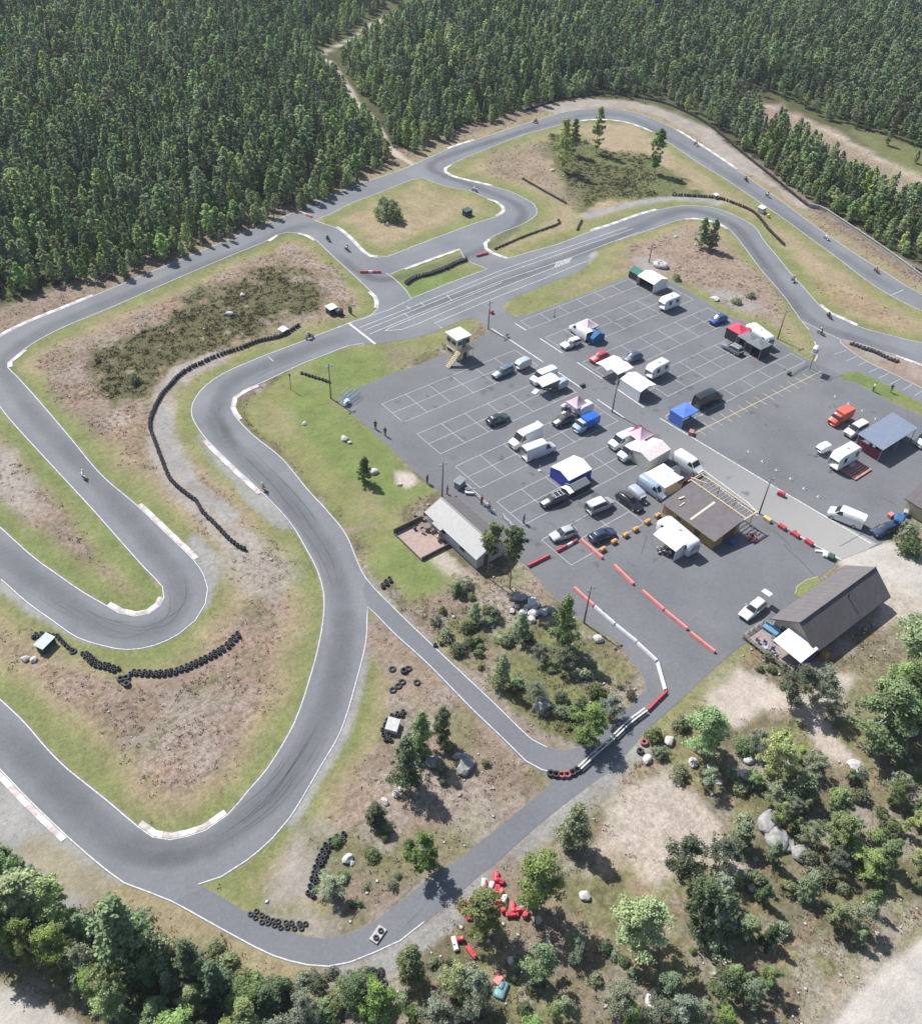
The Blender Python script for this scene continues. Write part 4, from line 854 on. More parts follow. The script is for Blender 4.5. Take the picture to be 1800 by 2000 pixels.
K(gi.outputs[0], ip.inputs['Points']); K(ci.outputs[0], ip.inputs['Instance']); K(na('which', 'INT'), ip.inputs['Instance Index']); K(na('turn', 'FLOAT_VECTOR'), ip.inputs['Rotation']); K(na('size', 'FLOAT_VECTOR'), ip.inputs['Scale']); K(ip.outputs[0], gout.inputs[0])
md = fo.modifiers.new('trees', 'NODES'); md.node_group = ng
# ------------------------------------------------------------------ ground cover that nobody could count
def tuftmesh(name, pts, mt, blades, h, wd, seed):
    g = np.random.default_rng(seed); P = np.array(pts); n = len(P)
    base = np.repeat(P[:, :2], blades, 0)+g.normal(size=(n*blades, 2))*np.repeat(P[:, 2], blades)[:, None]*.45
    hh = h*np.repeat(P[:, 2], blades)*g.uniform(.5, 1.3, n*blades); a = g.random(n*blades)*6.28; ww = wd*g.uniform(.5, 1.3, n*blades); tl = g.normal(size=(n*blades, 2))*hh[:, None]*.5
    b0 = np.stack([base[:, 0]-np.cos(a)*ww, base[:, 1]-np.sin(a)*ww, np.zeros(len(a))], 1); b1 = np.stack([base[:, 0]+np.cos(a)*ww, base[:, 1]+np.sin(a)*ww, np.zeros(len(a))], 1)
    tp_ = np.stack([base[:, 0]+tl[:, 0], base[:, 1]+tl[:, 1], hh], 1)
    V = np.stack([b0, b1, tp_], 1).reshape(-1, 3); F = np.arange(len(V)).reshape(-1, 3)
    return npmesh(name, V, F, mt, np.repeat(g.uniform(.6, 1.4, len(a)), 3))
sg = np.random.default_rng(77); ncand = 230000
X = sg.uniform(-95, 150, ncand); Y = sg.uniform(-118, 110, ncand)
D3 = np.stack([X, Y, np.zeros(ncand)], 1)-CAMLOC; zc2 = D3@CF; pxx = 900+FPX*(D3@CR)/zc2; pyy = 1000-FPX*(D3@CU)/zc2
ok = (pxx > -30) & (pxx < 1830) & (pyy > 150) & (pyy < 2030) & (zc2 > 0); X, Y = X[ok], Y[ok]
asph = sdist([(p.x, p.y) for p in LOOPS['outer'][0][::2]], X, Y, margin=4) < .6
for k in HOLES: asph &= ~(sdist([(p.x, p.y) for p in LOOPS[k][0][::2]], X, Y, margin=4) < -.6)
X, Y = X[~asph], Y[~asph]
ji = np.clip(np.searchsorted(ay, Y)-1, 0, NY-1); jj = np.clip(np.searchsorted(ax, X)-1, 0, NX-1); cc = col[ji, jj]; sp = spot[ji, jj]
cl = vnoise(X, Y, 3.2, 55, 3); pr = sg.random(len(X))
dark = (cc.sum(1) < .27) & (pr < .38+.5*(cl-.4))
heather = [(x, y, s) for x, y, s in zip(X[dark], Y[dark], sg.uniform(.3, .8, dark.sum()))]
mid = (~dark) & (sp > .35) & (pr < (cl-.30)*1.1*sp)
dry = [(x, y, s) for x, y, s in zip(X[mid], Y[mid], sg.uniform(.2, .6, mid.sum()))]
LF['heather'] = leafmat('heather_sprigs', (.10, .092, .045), .1); LF['dry'] = leafmat('dry_heath_sprigs', (.14, .098, .068), .1); LF['weed'] = leafmat('weed_leaves', (.13, .17, .05), .2)
single('heather', tuftmesh('heather', heather, LF['heather'], 12, .36, .09, 1), None, 'dark heather and crowberry covering the heath', 'ground cover', kind='stuff')
single('dry_heath', tuftmesh('dry_heath', dry, LF['dry'], 8, .34, .08, 2), None, 'brown dry tufts scattered over the bare soil', 'ground cover', kind='stuff')
wsel = (~dark) & (cc[:, 1] > cc[:, 0]*.93) & (pr < .16)
weed = [(x, y, s) for x, y, s in zip(X[wsel], Y[wsel], sg.uniform(.2, .5, wsel.sum()))]
if weed: single('tall_grass', tuftmesh('tall_grass', weed, LF['weed'], 8, .20, .035, 3), None, 'short tufts of grass on the verges', 'grass', kind='stuff')
LF['stone'] = ROCKS_ = mat('small_pale_stones', (.38, .36, .34), .9, .3, 1.5)
g = np.random.default_rng(5); k = (sp > .45) & (pr > .9) & (cl > .48) & (~dark) & (((X > 5) & (Y < -45)) | ((X > -60) & (Y < -62)) | (cl > .66)); SX_, SY_ = X[k][:2600], Y[k][:2600]; n = len(SX_); ic = np.array([(1, 0, 0), (-1, 0, 0), (0, 1, 0), (0, -1, 0), (0, 0, 1), (0, 0, -.6)]); fc = np.array([(0, 2, 4), (2, 1, 4), (1, 3, 4), (3, 0, 4), (2, 0, 5), (1, 2, 5), (3, 1, 5), (0, 3, 5)])
rr_ = .08+.26*g.random(n)**3; Vs = ic[None]*rr_[:, None, None]*g.uniform(.6, 1.3, (n, 6, 1))*np.array([1, 1, .7])+np.stack([SX_, SY_, rr_*.2], 1)[:, None, :]; Fs = fc[None]+6*np.arange(n)[:, None, None]
single('stones', npmesh('stones', Vs.reshape(-1, 3), Fs.reshape(-1, 3), ROCKS_), None, 'small pale stones strewn over the bare soil', 'stones', kind='stuff')
print('tufts', len(heather), len(dry), len(weed))
# ------------------------------------------------------------------ vehicles
GLASS = mat('dark_glass', (.02, .025, .03), .12, .1, 2, spec=.6); RUB = mat('tyre_rubber', (.028, .028, .030), .85, .3, 8); RIM = mat('alloy_rim', (.42, .43, .44), .35, .1, 4, .7)
LAMP = mat('lamp_lens', (.75, .75, .72), .15, .05, 3); TAIL = mat('tail_lamp_lens', (.35, .02, .02), .25, .1, 3); DPL = mat('black_plastic', (.03, .03, .032), .6, .2, 5); STEEL = mat('galvanised_steel', (.38, .39, .40), .45, .2, 4, .5)
def paint(name, c, r=.28): return mat(name+'_car_paint', c, r, .05, 1.5, 0, 0, .5, .4)
def loft(st):
    rows = []
    for x, hw, zb, zs, zt, tw in st:
        h = [(-hw*.93, zb), (-hw, zb+.16), (-hw*1.0, (zb+zs)/2), (-hw*.97, zs), (-tw, zt-.05), (-tw*.82, zt), (-tw*.35, zt+.015)]
        h += [(-a, b) for a, b in reversed(h)]; rows.append([Vector((x, a, b)) for a, b in h])
    return rows
def lerp_row(rows, xs, x):
    for i in range(len(xs)-1):
        if xs[i] <= x <= xs[i+1]:
            t = (x-xs[i])/max(xs[i+1]-xs[i], 1e-6); return [a.lerp(b, t) for a, b in zip(rows[i], rows[i+1])]
    return rows[-1]
def body_mb(rows):
    b = MB(True); n = len(rows[0]); vs = [v for r in rows for v in r]; fs = []
    for i in range(len(rows)-1):
        for j in range(n): k = (j+1) % n; fs.append((i*n+j, i*n+k, (i+1)*n+k, (i+1)*n+j))
    fs += [tuple(range(n)), tuple(range((len(rows)-1)*n+n-1, (len(rows)-1)*n-1, -1))]
    return b.add(vs, fs)
def patch(rows, xs, x0, x1, j0, j1, off=.014, nx=3, x0b=None, x1b=None):
    "a panel lying just proud of the body between ring positions j0 and j1 (floats); x0b/x1b give the far edge its own ends"
    b = MB(); V = []
    nj = max(2, int(abs(j1-j0)*2)+1); x0b = x0 if x0b is None else x0b; x1b = x1 if x1b is None else x1b
    for a in range(nx+1):
        for c in range(nj):
            jt = c/(nj-1); j = j0+(j1-j0)*jt; X = (x0+(x0b-x0)*jt)*(1-a/nx)+(x1+(x1b-x1)*jt)*a/nx
            r = lerp_row(rows, xs, X); i = min(int(j), len(r)-2); p = r[i].lerp(r[i+1], j-i)
            zc = (r[0].z+r[6].z)/2; d = Vector((0, p.y, max(0, p.z-zc)*1.2)); d.normalize(); V.append(p+d*off)
    F = [(a*nj+c, (a+1)*nj+c, (a+1)*nj+c+1, a*nj+c+1) for a in range(nx) for c in range(nj-1)]
    return b.add(V, F)
WHEEL = {}
def wheel_mesh(r, w_):
    k = (r, w_)
    if k not in WHEEL:
        t = MB(True); t.tube([(0, -w_/2, 0), (0, -w_*.42, 0), (0, w_*.42, 0), (0, w_/2, 0)], [r*.93, r, r, r*.93], 14)
        q = MB(); q.tube([(0, -w_/2-.012, 0), (0, w_/2+.012, 0)], r*.62, 10)
        WHEEL[k] = (t.mesh('wheel', RUB), q.mesh('rim', RIM))
    return WHEEL[k]
def wheels(root, xs, hw, r=.32, w_=.2):
    t, q = wheel_mesh(r, w_)
    for x in xs:
        for s in (-1, 1):
            o = part('wheel', t, RUB, root, loc=(x, s*(hw-w_*.45), r)); part('rim', q, RIM, o)
def place(front, rear, z=.7):
    a, b = W(*front, z), W(*rear, z); return ((a[0]+b[0])/2, (a[1]+b[1])/2), math.atan2(b[1]-a[1], b[0]-a[0]), math.dist(a, b)
def car(kind, front, rear, pm, label, name=None, cat='car', glassroof=False, roofpaint=None, L_=None, group=None, extras=None):
    (cx, cy), rz, d = place(front, rear); root = thing(name or 'parked_car', label, cat, (cx, cy, .035), rz, group)
    if kind == 'hatch':
        Ln = 4.2; st = [(0, .66, .34, .58, .64, .55), (.14, .80, .24, .66, .74, .64), (1.15, .88, .2, .86, .93, .70), (1.95, .89, .2, .92, 1.42, .60), (2.5, .89, .2, .93, 1.48, .60), (3.45, .88, .2, .94, 1.44, .58), (4.02, .84, .24, .92, 1.0, .64), (4.2, .74, .36, .80, .86, .60)]
        ws = (1.22, 1.90); rw = (3.52, 3.98); sw = (1.7, 3.7); wx = (.78, 3.38)
    elif kind == 'estate':
        Ln = 4.7; st = [(0, .66, .34, .58, .64, .55), (.15, .80, .24, .66, .74, .64), (1.3, .88, .2, .86, .93, .70), (2.1, .89, .2, .92, 1.40, .60), (2.7, .89, .2, .93, 1.46, .60), (4.15, .88, .2, .94, 1.42, .58), (4.55, .84, .24, .92, 1.02, .66), (4.7, .76, .34, .80, .88, .64)]
        ws = (1.38, 2.05); rw = (4.2, 4.52); sw = (1.85, 4.3); wx = (.85, 3.72)
    elif kind == 'mpv':
        Ln = 4.6; st = [(0, .74, .34, .74, .80, .6), (.2, .88, .24, .86, .95, .72), (.95, .94, .2, 1.05, 1.15, .76), (1.75, .95, .2, 1.12, 1.82, .70), (2.4, .95, .2, 1.12, 1.90, .72), (4.4, .94, .2, 1.12, 1.86, .72), (4.6, .90, .3, 1.05, 1.74, .68)]
        ws = (1.0, 1.7); rw = None; sw = (1.5, 4.3); wx = (.8, 3.7)
    elif kind == 'van':
        Ln = 5.2; st = [(0, .74, .34, .84, .92, .6), (.18, .90, .24, .98, 1.08, .74), (.85, .97, .2, 1.18, 1.28, .82), (1.6, .98, .2, 1.25, 2.06, .80), (2.0, .98, .2, 1.28, 2.16, .82), (5.0, .98, .2, 1.28, 2.14, .82), (5.2, .95, .3, 1.22, 2.04, .78)]
        ws = (.92, 1.55); rw = None; sw = (1.25, 2.15); wx = (.85, 4.1)
    elif kind == 'longvan':
        Ln = 6.0; st = [(0, .76, .34, .86, .96, .6), (.2, .93, .24, 1.0, 1.14, .76), (.95, .99, .2, 1.22, 1.36, .86), (1.75, 1.0, .2, 1.3, 2.35, .84), (2.3, 1.0, .2, 1.32, 2.52, .84), (5.8, 1.0, .2, 1.32, 2.5, .84), (6.0, .97, .3, 1.26, 2.38, .8)]
        ws = (1.02, 1.7); rw = None; sw = (1.35, 2.3); wx = (.95, 4.8)
    if L_:
        f = L_/Ln; st = [(s[0]*f,)+s[1:] for s in st]; ws = tuple(v*f for v in ws); rw = tuple(v*f for v in rw) if rw else None; sw = tuple(v*f for v in sw); wx = tuple(v*f for v in wx); Ln = L_
    st = [(s[0]-Ln/2,)+s[1:] for s in st]; xs = [s[0] for s in st]; o = Ln/2; rows = loft(st)
    part('body', body_mb(rows), pm, root)
    part('windscreen', patch(rows, xs, ws[0]-o, ws[1]-o, 4.1, 8.9, .02, 4), GLASS, root)
    for a, b in ((3.12, 3.9), (9.9, 9.12)):
        part('side_window', patch(rows, xs, sw[0]-o-.12, sw[1]-o+.05, a, (a+(b-a)), .016, 6, sw[0]-o+.28, sw[1]-o-.12), GLASS, root)
    if rw: part('rear_window', patch(rows, xs, rw[0]-o, rw[1]-o, 4.2, 8.8, .02, 2), GLASS, root)
    else:
        b = MB(); zt = st[-1][4]; b.box((Ln/2+.012, 0, zt-.42), (.02, 1.25, .42)); part('rear_window', b, GLASS, root)
    if roofpaint: part('roof', patch(rows, xs, ws[1]-o+.12, Ln/2-.35, 4.3, 8.7, .022, 6), roofpaint, root)
    zl = st[1][3]-.08
    for s in (-1, 1):
        b = MB(); b.box((-Ln/2+.12, s*.58, zl), (.12, .30, .14), bev=.02); part('headlight', b, LAMP, root)
        b = MB(); b.box((Ln/2-.05, s*.66, st[-2][3]-.12), (.10, .18, .26), bev=.02); part('tail_light', b, TAIL, root)
        b = MB(); b.box((sw[0]-o+.12, s*(st[3][1]+.09), st[3][3]+.06), (.12, .18, .12), bev=.02); part('door_mirror', b, pm, root)
    b = MB(); b.box((-Ln/2+.04, 0, .42), (.12, 1.3, .18), bev=.03); b.box((Ln/2-.04, 0, .42), (.12, 1.35, .16), bev=.03); part('bumper', b, DPL, root)
    wheels(root, [wx[0]-o, wx[1]-o], st[3][1], .33 if 'van' in kind else .31)
    if extras: extras(root, rows, xs, Ln)
    return root
WHITE = paint('white', (.60, .61, .61)); WHITE2 = paint('warm_white', (.56, .56, .54)); SILV = paint('silver', (.34, .36, .38), .3); DGREEN = paint('dark_green', (.018, .045, .045)); BLACK = paint('black', (.022, .024, .028)); NAVY = paint('navy', (.022, .04, .085)); DBLUE = paint('dark_blue', (.04, .06, .13))
SLATE = paint('slate_blue', (.10, .14, .20)); GREY = paint('grey', (.16, .17, .19)); RED = paint('red', (.50, .03, .04)); BLUE = paint('bright_blue', (.02, .10, .42)); LBLUE = paint('pale_blue', (.25, .36, .50)); LIGHTB = paint('steel_blue', (.26, .33, .42)); MAROON = paint('burgundy', (.16, .03, .05)); RBLUE = paint('royal_blue', (.015, .06, .24))
def roofrack(root, rows, xs, Ln):
    b = MB(); b.box((.25, 0, 1.62), (1.6, .75, .30), bev=.10); part('roof_box', b, DPL, root)
def rails(root, rows, xs, Ln):
    b = MB()
    for s in (-1, 1): b.tube([(-.3, s*.56, 1.5), (1.6, s*.56, 1.5)], .035, 5)
    for x in (0, .8, 1.4): b.box((x, 0, 1.49), (.06, 1.1, .04))
    part('roof_rail', b, LAMP, root)
def spoiler(root, rows, xs, Ln):
    b = MB(); b.box((Ln/2-.15, 0, 2.62), (.5, 1.5, .08), ry=-.25); part('roof_spoiler', b, WHITE, root)
car('estate', (966, 733), (997, 717), SLATE, 'slate blue estate car towing the grey box trailer')
car('van', (1041, 745), (1080, 729), WHITE, 'white van sheltering behind a white awning near the road', 'parked_van', 'van')
car('hatch', (990, 811), (955, 824), DGREEN, 'dark green car standing alone in the second bay row')
car('longvan', (997, 871), (1053, 845), WHITE, 'long high white van with a roof spoiler facing lower left', 'parked_van', 'van', extras=spoiler)
car('longvan', (1079, 871), (1024, 892), WHITE2, 'long white van facing right beside the white van with the spoiler', 'parked_van', 'van')
car('hatch', (1083, 827), (1117, 812), BLACK, 'black car beside the small blue truck')
car('estate', (1060, 984), (1103, 966), BLACK, 'black estate car hitched in front of the low dark trailer tent', extras=rails)
car('mpv', (1192, 978), (1149, 996), SILV, 'grey people carrier with a white roof', 'parked_car', roofpaint=WHITE)
car('van', (1194, 871), (1237, 852), WHITE, 'white van in front of the patterned pavilion', 'parked_van', 'van')
car('van', (1211, 894), (1254, 873), WHITE2, 'white van joined to the pale pink tent, front corner open', 'parked_van', 'van')
car('van', (1297, 970), (1254, 940), LIGHTB, 'blue grey van beside the square white tent', 'parked_van', 'van')
car('estate', (1247, 991), (1212, 966), BLACK, 'black car carrying a roof box beside the silver trailer', extras=roofrack)
car('van', (1363, 920), (1325, 895), WHITE, 'white van behind the square white tent at the road edge', 'parked_van', 'van')
car('hatch', (1081, 1048), (1118, 1035), SILV, 'silver car behind the red barriers')
car('hatch', (1197, 1036), (1155, 1052), NAVY, 'navy car beside the row of orange blocks', L_=4.4)
car('van', (1115, 635), (1152, 662), WHITE, 'white van parked before the blue tent', 'parked_van', 'van')
car('estate', (1098, 676), (1132, 663), WHITE, 'white car below the white van and blue tent', L_=4.4)
car('hatch', (1155, 703), (1185, 690), RED, 'bright red car behind the white awnings', L_=4.0)
car('hatch', (1221, 704), (1250, 691), DBLUE, 'dark blue hatchback right of the white awnings', L_=4.0)
car('longvan', (1405, 770), (1358, 792), BLACK, 'long black van behind the blue pavilion', 'parked_van', 'van', L_=6.2)
car('estate', (1414, 670), (1446, 688), GREY, 'grey car with silver roof rails before the black pavilions', extras=rails, L_=4.5)
car('hatch', (1389, 628), (1416, 618), RBLUE, 'bright blue car near the upper end of the bays', L_=4.0)
car('van', (1626, 1000), (1677, 1021), WHITE, 'white van alone beside the service road', 'parked_van', 'van', L_=5.4)
car('hatch', (1708, 1040), (1746, 1027), NAVY, 'navy blue car near the right building', L_=4.4)
car('mpv', (1650, 850), (1691, 829), WHITE, 'white van with dark windscreen and pink lower sides by the steel canopy', 'parked_van', 'van', extras=lambda root, rows, xs, Ln: [part('side_panel', patch(rows, xs, -1.6, 2.1, a, b, .012, 4), mat('pink_vinyl', (.42, .20, .28), .5), root) for a, b in ((.9, 2.8), (12.1, 10.2))])
def tailgate(root, rows, xs, Ln):
    b = MB(); b.box((Ln/2+.35, 0, 2.0), (1.0, 1.3, .06), ry=.15); b.box((Ln/2+.3, 0, 2.04), (.7, 1.0, .02), ry=.15); part('raised_tailgate', b, WHITE, root)
car('estate', (1453, 1203), (1487, 1175), WHITE, 'white car with raised tailgate beside the deck of the brown house', extras=tailgate, L_=4.7)
car('van', (1790, 868), (1830, 850), WHITE, 'white van at the right picture edge by the steel canopy', 'parked_van', 'van')
# ---- trucks with box or tarpaulin bodies
def truck(front, rear, cab, box, label, h=2.1, name='small_truck', cat='truck', Ln=4.8):
    (cx, cy), rz, d = place(front, rear); root = thing(name, label, cat, (cx, cy, .035), rz); o = Ln/2
    st = [(0, .74, .34, .84, .92, .6), (.15, .88, .24, 1.0, 1.1, .74), (.55, .93, .22, 1.15, 1.3, .8), (1.05, .94, .22, 1.2, 1.88, .76), (1.7, .94, .22, 1.2, 1.92, .78)]
    st = [(s[0]-o,)+s[1:] for s in st]; xs = [s[0] for s in st]; rows = loft(st)
    part('cab', body_mb(rows), cab, root); part('windscreen', patch(rows, xs, .6-o, 1.0-o, 4.1, 8.9, .02, 3), GLASS, root)
    for a, b in ((3.12, 3.9), (9.9, 9.12)): part('side_window', patch(rows, xs, .85-o, 1.6-o, a, b, .016, 3), GLASS, root)
    b = MB(); b.box((-o+1.78+(Ln-1.8)/2, 0, .62+h/2*.75), (Ln-1.85, 1.85, h*.75), bev=.09); part('cargo_box', b, box, root)
    b = MB(); b.box((.5, 0, .45), (Ln-1.2, .8, .16)); part('chassis', b, DPL, root)
    for s in (-1, 1):
        b = MB(); b.box((-o+.10, s*.56, .78), (.1, .3, .16), bev=.02); part('headlight', b, LAMP, root)
    wheels(root, [.8-o, Ln-1.0-o], .92, .34); return root
truck((1124, 838), (1163, 821), LBLUE, BLUE, 'small truck with pale cab and bright blue box beside the black car')
truck((1622, 826), (1658, 808), paint('orange_red', (.48, .07, .035)), mat('red_tarpaulin', (.55, .10, .07), .6, .1, 2), 'red orange truck beside the white and pink van', 2.3)
# ---- caravans, trailers
def caravan(front, rear, label, Ln=5.2, h=2.3, wd=2.1, col_=None, lower=None, name='caravan', win=True, base=.45, cat='caravan'):
    (cx, cy), rz, d = place(front, rear, 1.0); root = thing(name, label, cat, (cx, cy, .035), rz); o = Ln/2; c = col_ or mat('caravan_shell', (.60, .61, .60), .4, .06, 1.5)
    hw = wd/2; st = [(-o, hw*.86, base+.25, base+h*.42, base+h*.62, hw*.80), (-o+.22, hw*.97, base+.03, base+h*.5, base+h*.86, hw*.86), (-o+.75, hw, base, base+h*.5, base+h, hw*.90), (o-.55, hw, base, base+h*.5, base+h, hw*.90), (o-.15, hw*.97, base+.03, base+h*.5, base+h*.9, hw*.86), (o, hw*.9, base+.2, base+h*.45, base+h*.68, hw*.82)]
    rows = loft(st); xs = [s[0] for s in st]; part('shell', body_mb(rows), c, root)
    if lower:
        for a, b in ((.3, 1.6), (12.7, 11.4)): part('side_stripe', patch(rows, xs, -o+.3, o-.3, a, b, .012, 5), lower, root)
    if win:
        for a, b in ((3.1, 3.8), (9.9, 9.2)):
            for x in (-o+1.0, o-1.6): part('window', patch(rows, xs, x, x+.85, a-.4, b-.2, .015, 2), GLASS, root)
        b = MB(); b.box((-o+.08, 0, base+h*.58), (.06, wd*.62, .42), ry=.35); part('front_window', b, GLASS, root)
        b = MB(); b.box((.2, 0, base+h+.04), (.45, .45, .08), bev=.02); part('roof_hatch', b, mat('smoked_plastic', (.25, .27, .28), .3), root)
    b = MB(); b.tube([(-o-.9, 0, .42), (-o+.3, .35, base)], .04, 5); b.tube([(-o-.9, 0, .42), (-o+.3, -.35, base)], .04, 5); b.tube([(-o-.75, 0, .02), (-o-.75, 0, .6)], .035, 6); part('drawbar', b, STEEL, root)
    wheels(root, [.25], hw*.98, .30, .16); return root
WS = mat('box_trailer_shell', (.60, .61, .62), .4, .06, 2)
caravan((1008, 716), (1034, 704), 'grey rounded box trailer behind the slate blue car', 3.0, 1.45, 1.6, mat('grey_trailer_shell', (.33, .37, .38), .4), win=False, name='box_trailer', cat='trailer')
caravan((1086, 754), (1105, 745), 'short grey trailer at the end of the white awning', 2.4, 1.4, 1.5, mat('grey_trailer_shell', (.33, .37, .38), .4), win=False, name='box_trailer', cat='trailer')
caravan((1122, 806), (1158, 790), 'white rounded trailer beside the maroon pavilion', 3.2, 1.6, 1.7, WS, win=False, name='box_trailer', cat='trailer')
caravan((1257, 973), (1231, 951), 'silver low trailer between the black car and the blue grey van', 3.0, 1.2, 1.5, mat('silver_trailer_shell', (.32, .34, .38), .35), win=False, name='box_trailer', cat='trailer')
caravan((1597, 879), (1620, 869), 'small white domed trailer left of the blue and white caravan', 2.6, 1.15, 1.5, WS, win=False, name='box_trailer', cat='trailer')
caravan((1287, 600), (1326, 585), 'white caravan alone in the upper bays', 4.6, 2.15, 2.1)
caravan((1260, 735), (1305, 712), 'white caravan with side windows above the white tent', 4.8, 2.2, 2.1, cat='caravan')
caravan((1462, 643), (1501, 672), 'long white caravan behind the black pavilions', 6.4, 2.1, 2.1)
caravan((1620, 912), (1672, 883), 'white caravan with blue lower panel beside the brick coloured deck', 5.6, 2.7, 2.3, lower=mat('blue_panel', (.10, .25, .50), .4))
caravan((1294, 1028), (1350, 1075), 'large white caravan with an awning beside the brown shed', 7.0, 2.3, 2.3)
# ------------------------------------------------------------------ tents
CANV = mat('white_canvas', (.62, .62, .61), .8, .05, 2, bump=.1); POLE = mat('white_tube', (.50, .50, .50), .4, .1, 3)
def cloth(name, c): return mat(name, c, .8, .12, 2.5, bump=.1)
def rect_px(*pts, z):   # average centre, size, angle from 4 roof corner pixels at height z
    P = [Vector(W(*p, z)) for p in pts]; c = sum(P, Vector((0, 0)))/4
    a = (P[1]-P[0]+P[2]-P[3])/2; b = (P[3]-P[0]+P[2]-P[1])/2
    return c, a.length, b.length, math.atan2(a.y, a.x)
def pavilion(c, sx, sy, rz, roof, label, h=2.1, ph=.9, walls=None, wallsides='', valance=None, group=None, flat=.0, trim=None, roof2=None):
    root = thing('pavilion', label, 'tent', (c[0], c[1], .035), rz, group); x, y = sx/2, sy/2; b = MB(True)
    k = 5; V = []; F = []      # four sagging roof faces meeting in a peak
    ring = []
    for t in range(k+1):
        f = t/k; s = 1-f; z = h+ph*(f**1.35); ring.append([(-x*s, -y*s, z), (x*s, -y*s, z), (x*s, y*s, z), (-x*s, y*s, z)])
    roofs = MB()
    for t in range(k):
        for q in range(4):
            r = (q+1) % 4; roofs.add([ring[t][q], ring[t][r], ring[t+1][r], ring[t+1][q]], [(0, 1, 2, 3)])
    me_ = roofs.mesh('roof', roof)
    if roof2:
        me_.materials.append(roof2)
        for i_, p_ in enumerate(me_.polygons): p_.material_index = 1 if i_ % 4 in (1, 2) else 0
    part('roof', me_, None, root)
    v = MB()
    for q in range(4):
        a, b_ = ring[0][q], ring[0][(q+1) % 4]; v.add([a, b_, (b_[0], b_[1], h-.24), (a[0], a[1], h-.24)], [(3, 2, 1, 0)])
    part('valance', v, valance or roof, root)
    for sx_, sy_ in ((-1, -1), (1, -1), (1, 1), (-1, 1)):
        b = MB(); b.tube([(sx_*(x-.04), sy_*(y-.04), 0), (sx_*(x-.04), sy_*(y-.04), h)], .035, 6); part('leg', b, POLE, root)
    if walls:
        for s in wallsides:
            w_ = MB(); e = .02
            if s == 'S': w_.box((0, -y+e, h/2), (2*x-.1, .02, h-.1))
            if s == 'N': w_.box((0, y-e, h/2), (2*x-.1, .02, h-.1))
            if s == 'W': w_.box((-x+e, 0, h/2), (.02, 2*y-.1, h-.1))
            if s == 'E': w_.box((x-e, 0, h/2), (.02, 2*y-.1, h-.1))
            part('side_wall', w_, walls, root)
    return root
def gable_tent(c, sx, sy, rz, roof, walls, label, h=2.0, rh=.8, sides='NSEW', name='marquee'):
    "ridge along local X"
    root = thing(name, label, 'tent', (c[0], c[1], .035), rz); x, y = sx/2, sy/2
    for s in (-1, 1):
        b = MB(); q = [(-x, 0, h+rh), (-x, s*y, h), (x, s*y, h), (x, 0, h+rh)]; b.slab(q if s < 0 else q[::-1], .03); part('roof', b, roof, root)
    if walls:
        for sd in sides:
            b = MB()
            if sd in 'NS': b.box((0, (y-.03)*(1 if sd == 'N' else -1), h/2), (2*x-.08, .02, h))
            else:
                xx = (x-.03)*(1 if sd == 'E' else -1); b.add([(xx, -y+.03, 0), (xx, y-.03, 0), (xx, y-.03, h-.02), (xx, 0, h+rh-.05), (xx, -y+.03, h-.02)], [(0, 1, 2, 3, 4)])
            part('side_wall', b, walls, root)
    for a, b_ in ((-1, -1), (1, -1), (1, 1), (-1, 1)):
        b = MB(); b.tube([(a*(x-.06), b_*(y-.06), 0), (a*(x-.06), b_*(y-.06), h-.02)], .03, 6); part('leg', b, POLE, root)
    return root
BLUEC = cloth('blue_canvas', (.03, .05, .32)); BLUE2 = cloth('sky_blue_canvas', (.07, .15, .50)); TEAL = cloth('blue_green_canvas', (.02, .10, .24)); PINK = cloth('pink_white_canvas', (.50, .38, .42)); DARKC = cloth('black_canvas', (.035, .03, .045)); GREENC = cloth('green_canvas', (.02, .13, .11)); REDC = cloth('red_canvas', (.55, .045, .08)); GREYC = cloth('grey_mesh_canvas', (.13, .14, .145)); MAR = cloth('maroon_canvas', (.20, .02, .07)); PALEP = cloth('pale_pink_canvas', (.60, .52, .50)); CREAM = cloth('cream_canvas', (.58, .55, .48))
c, sx, sy, rz = rect_px((1087, 909), (1118, 893), (1147, 912), (1112, 931), z=2.3)
gable_tent(c, 5.0, 4.2, 0, CANV, BLUEC, 'white roofed tent with blue side walls', 2.0, .6)
gable_tent(WV(1272, 875, 2.4)[:2], 5.2, 3.8, R_(2), PALEP, CREAM, 'pale pink tent at the rear of the white van', 2.1, .6)
def at(x, y, z): return W(x, y, z)
pavilion(at(1297, 928, 2.4), 4.3, 4.3, 0, CANV, 'square white peaked tent with cream walls beside the brown shed', 2.3, .7, CREAM, 'SNEW')
pavilion(at(1327, 924, 2.2), 3.2, 3.2, 0, DARKC, 'black pavilion with red and pink panels between tent and white van', 2.0, .8, MAR, 'E', REDC)
pavilion(at(1250, 846, 2.2), 3.4, 3.2, 0, PINK, 'maroon and white peaked pavilion behind the white van', 2.1, 1.3, None, '', DARKC, roof2=MAR)
pavilion(at(1127, 784, 2.2), 2.8, 2.8, 0, PINK, 'maroon and pink peaked pavilion beside the white rounded trailer', 2.0, 1.4, None, '', PINK, roof2=MAR)
pavilion(at(1147, 632, 2.2), 3.2, 3.2, 0, PINK, 'pink peaked pavilion behind the white van and blue tent', 2.0, 1.1, None, '', MAR)
gable_tent(at(1159, 651, 1.3), 3.0, 3.2, R_(90), TEAL, TEAL, 'low blue tent at the rear of the white van', 1.3, .8, name='ridge_tent')
gable_tent(at(1192, 708, 2.3), 4.6, 3.0, R_(0), CANV, None, 'left of two joined white awnings by the red car', 2.2, .35, name='awning')
gable_tent(at(1210, 716, 2.3), 4.0, 3.0, R_(0), CANV, None, 'right of two joined white awnings by the dark blue hatchback', 2.15, .3, name='awning')
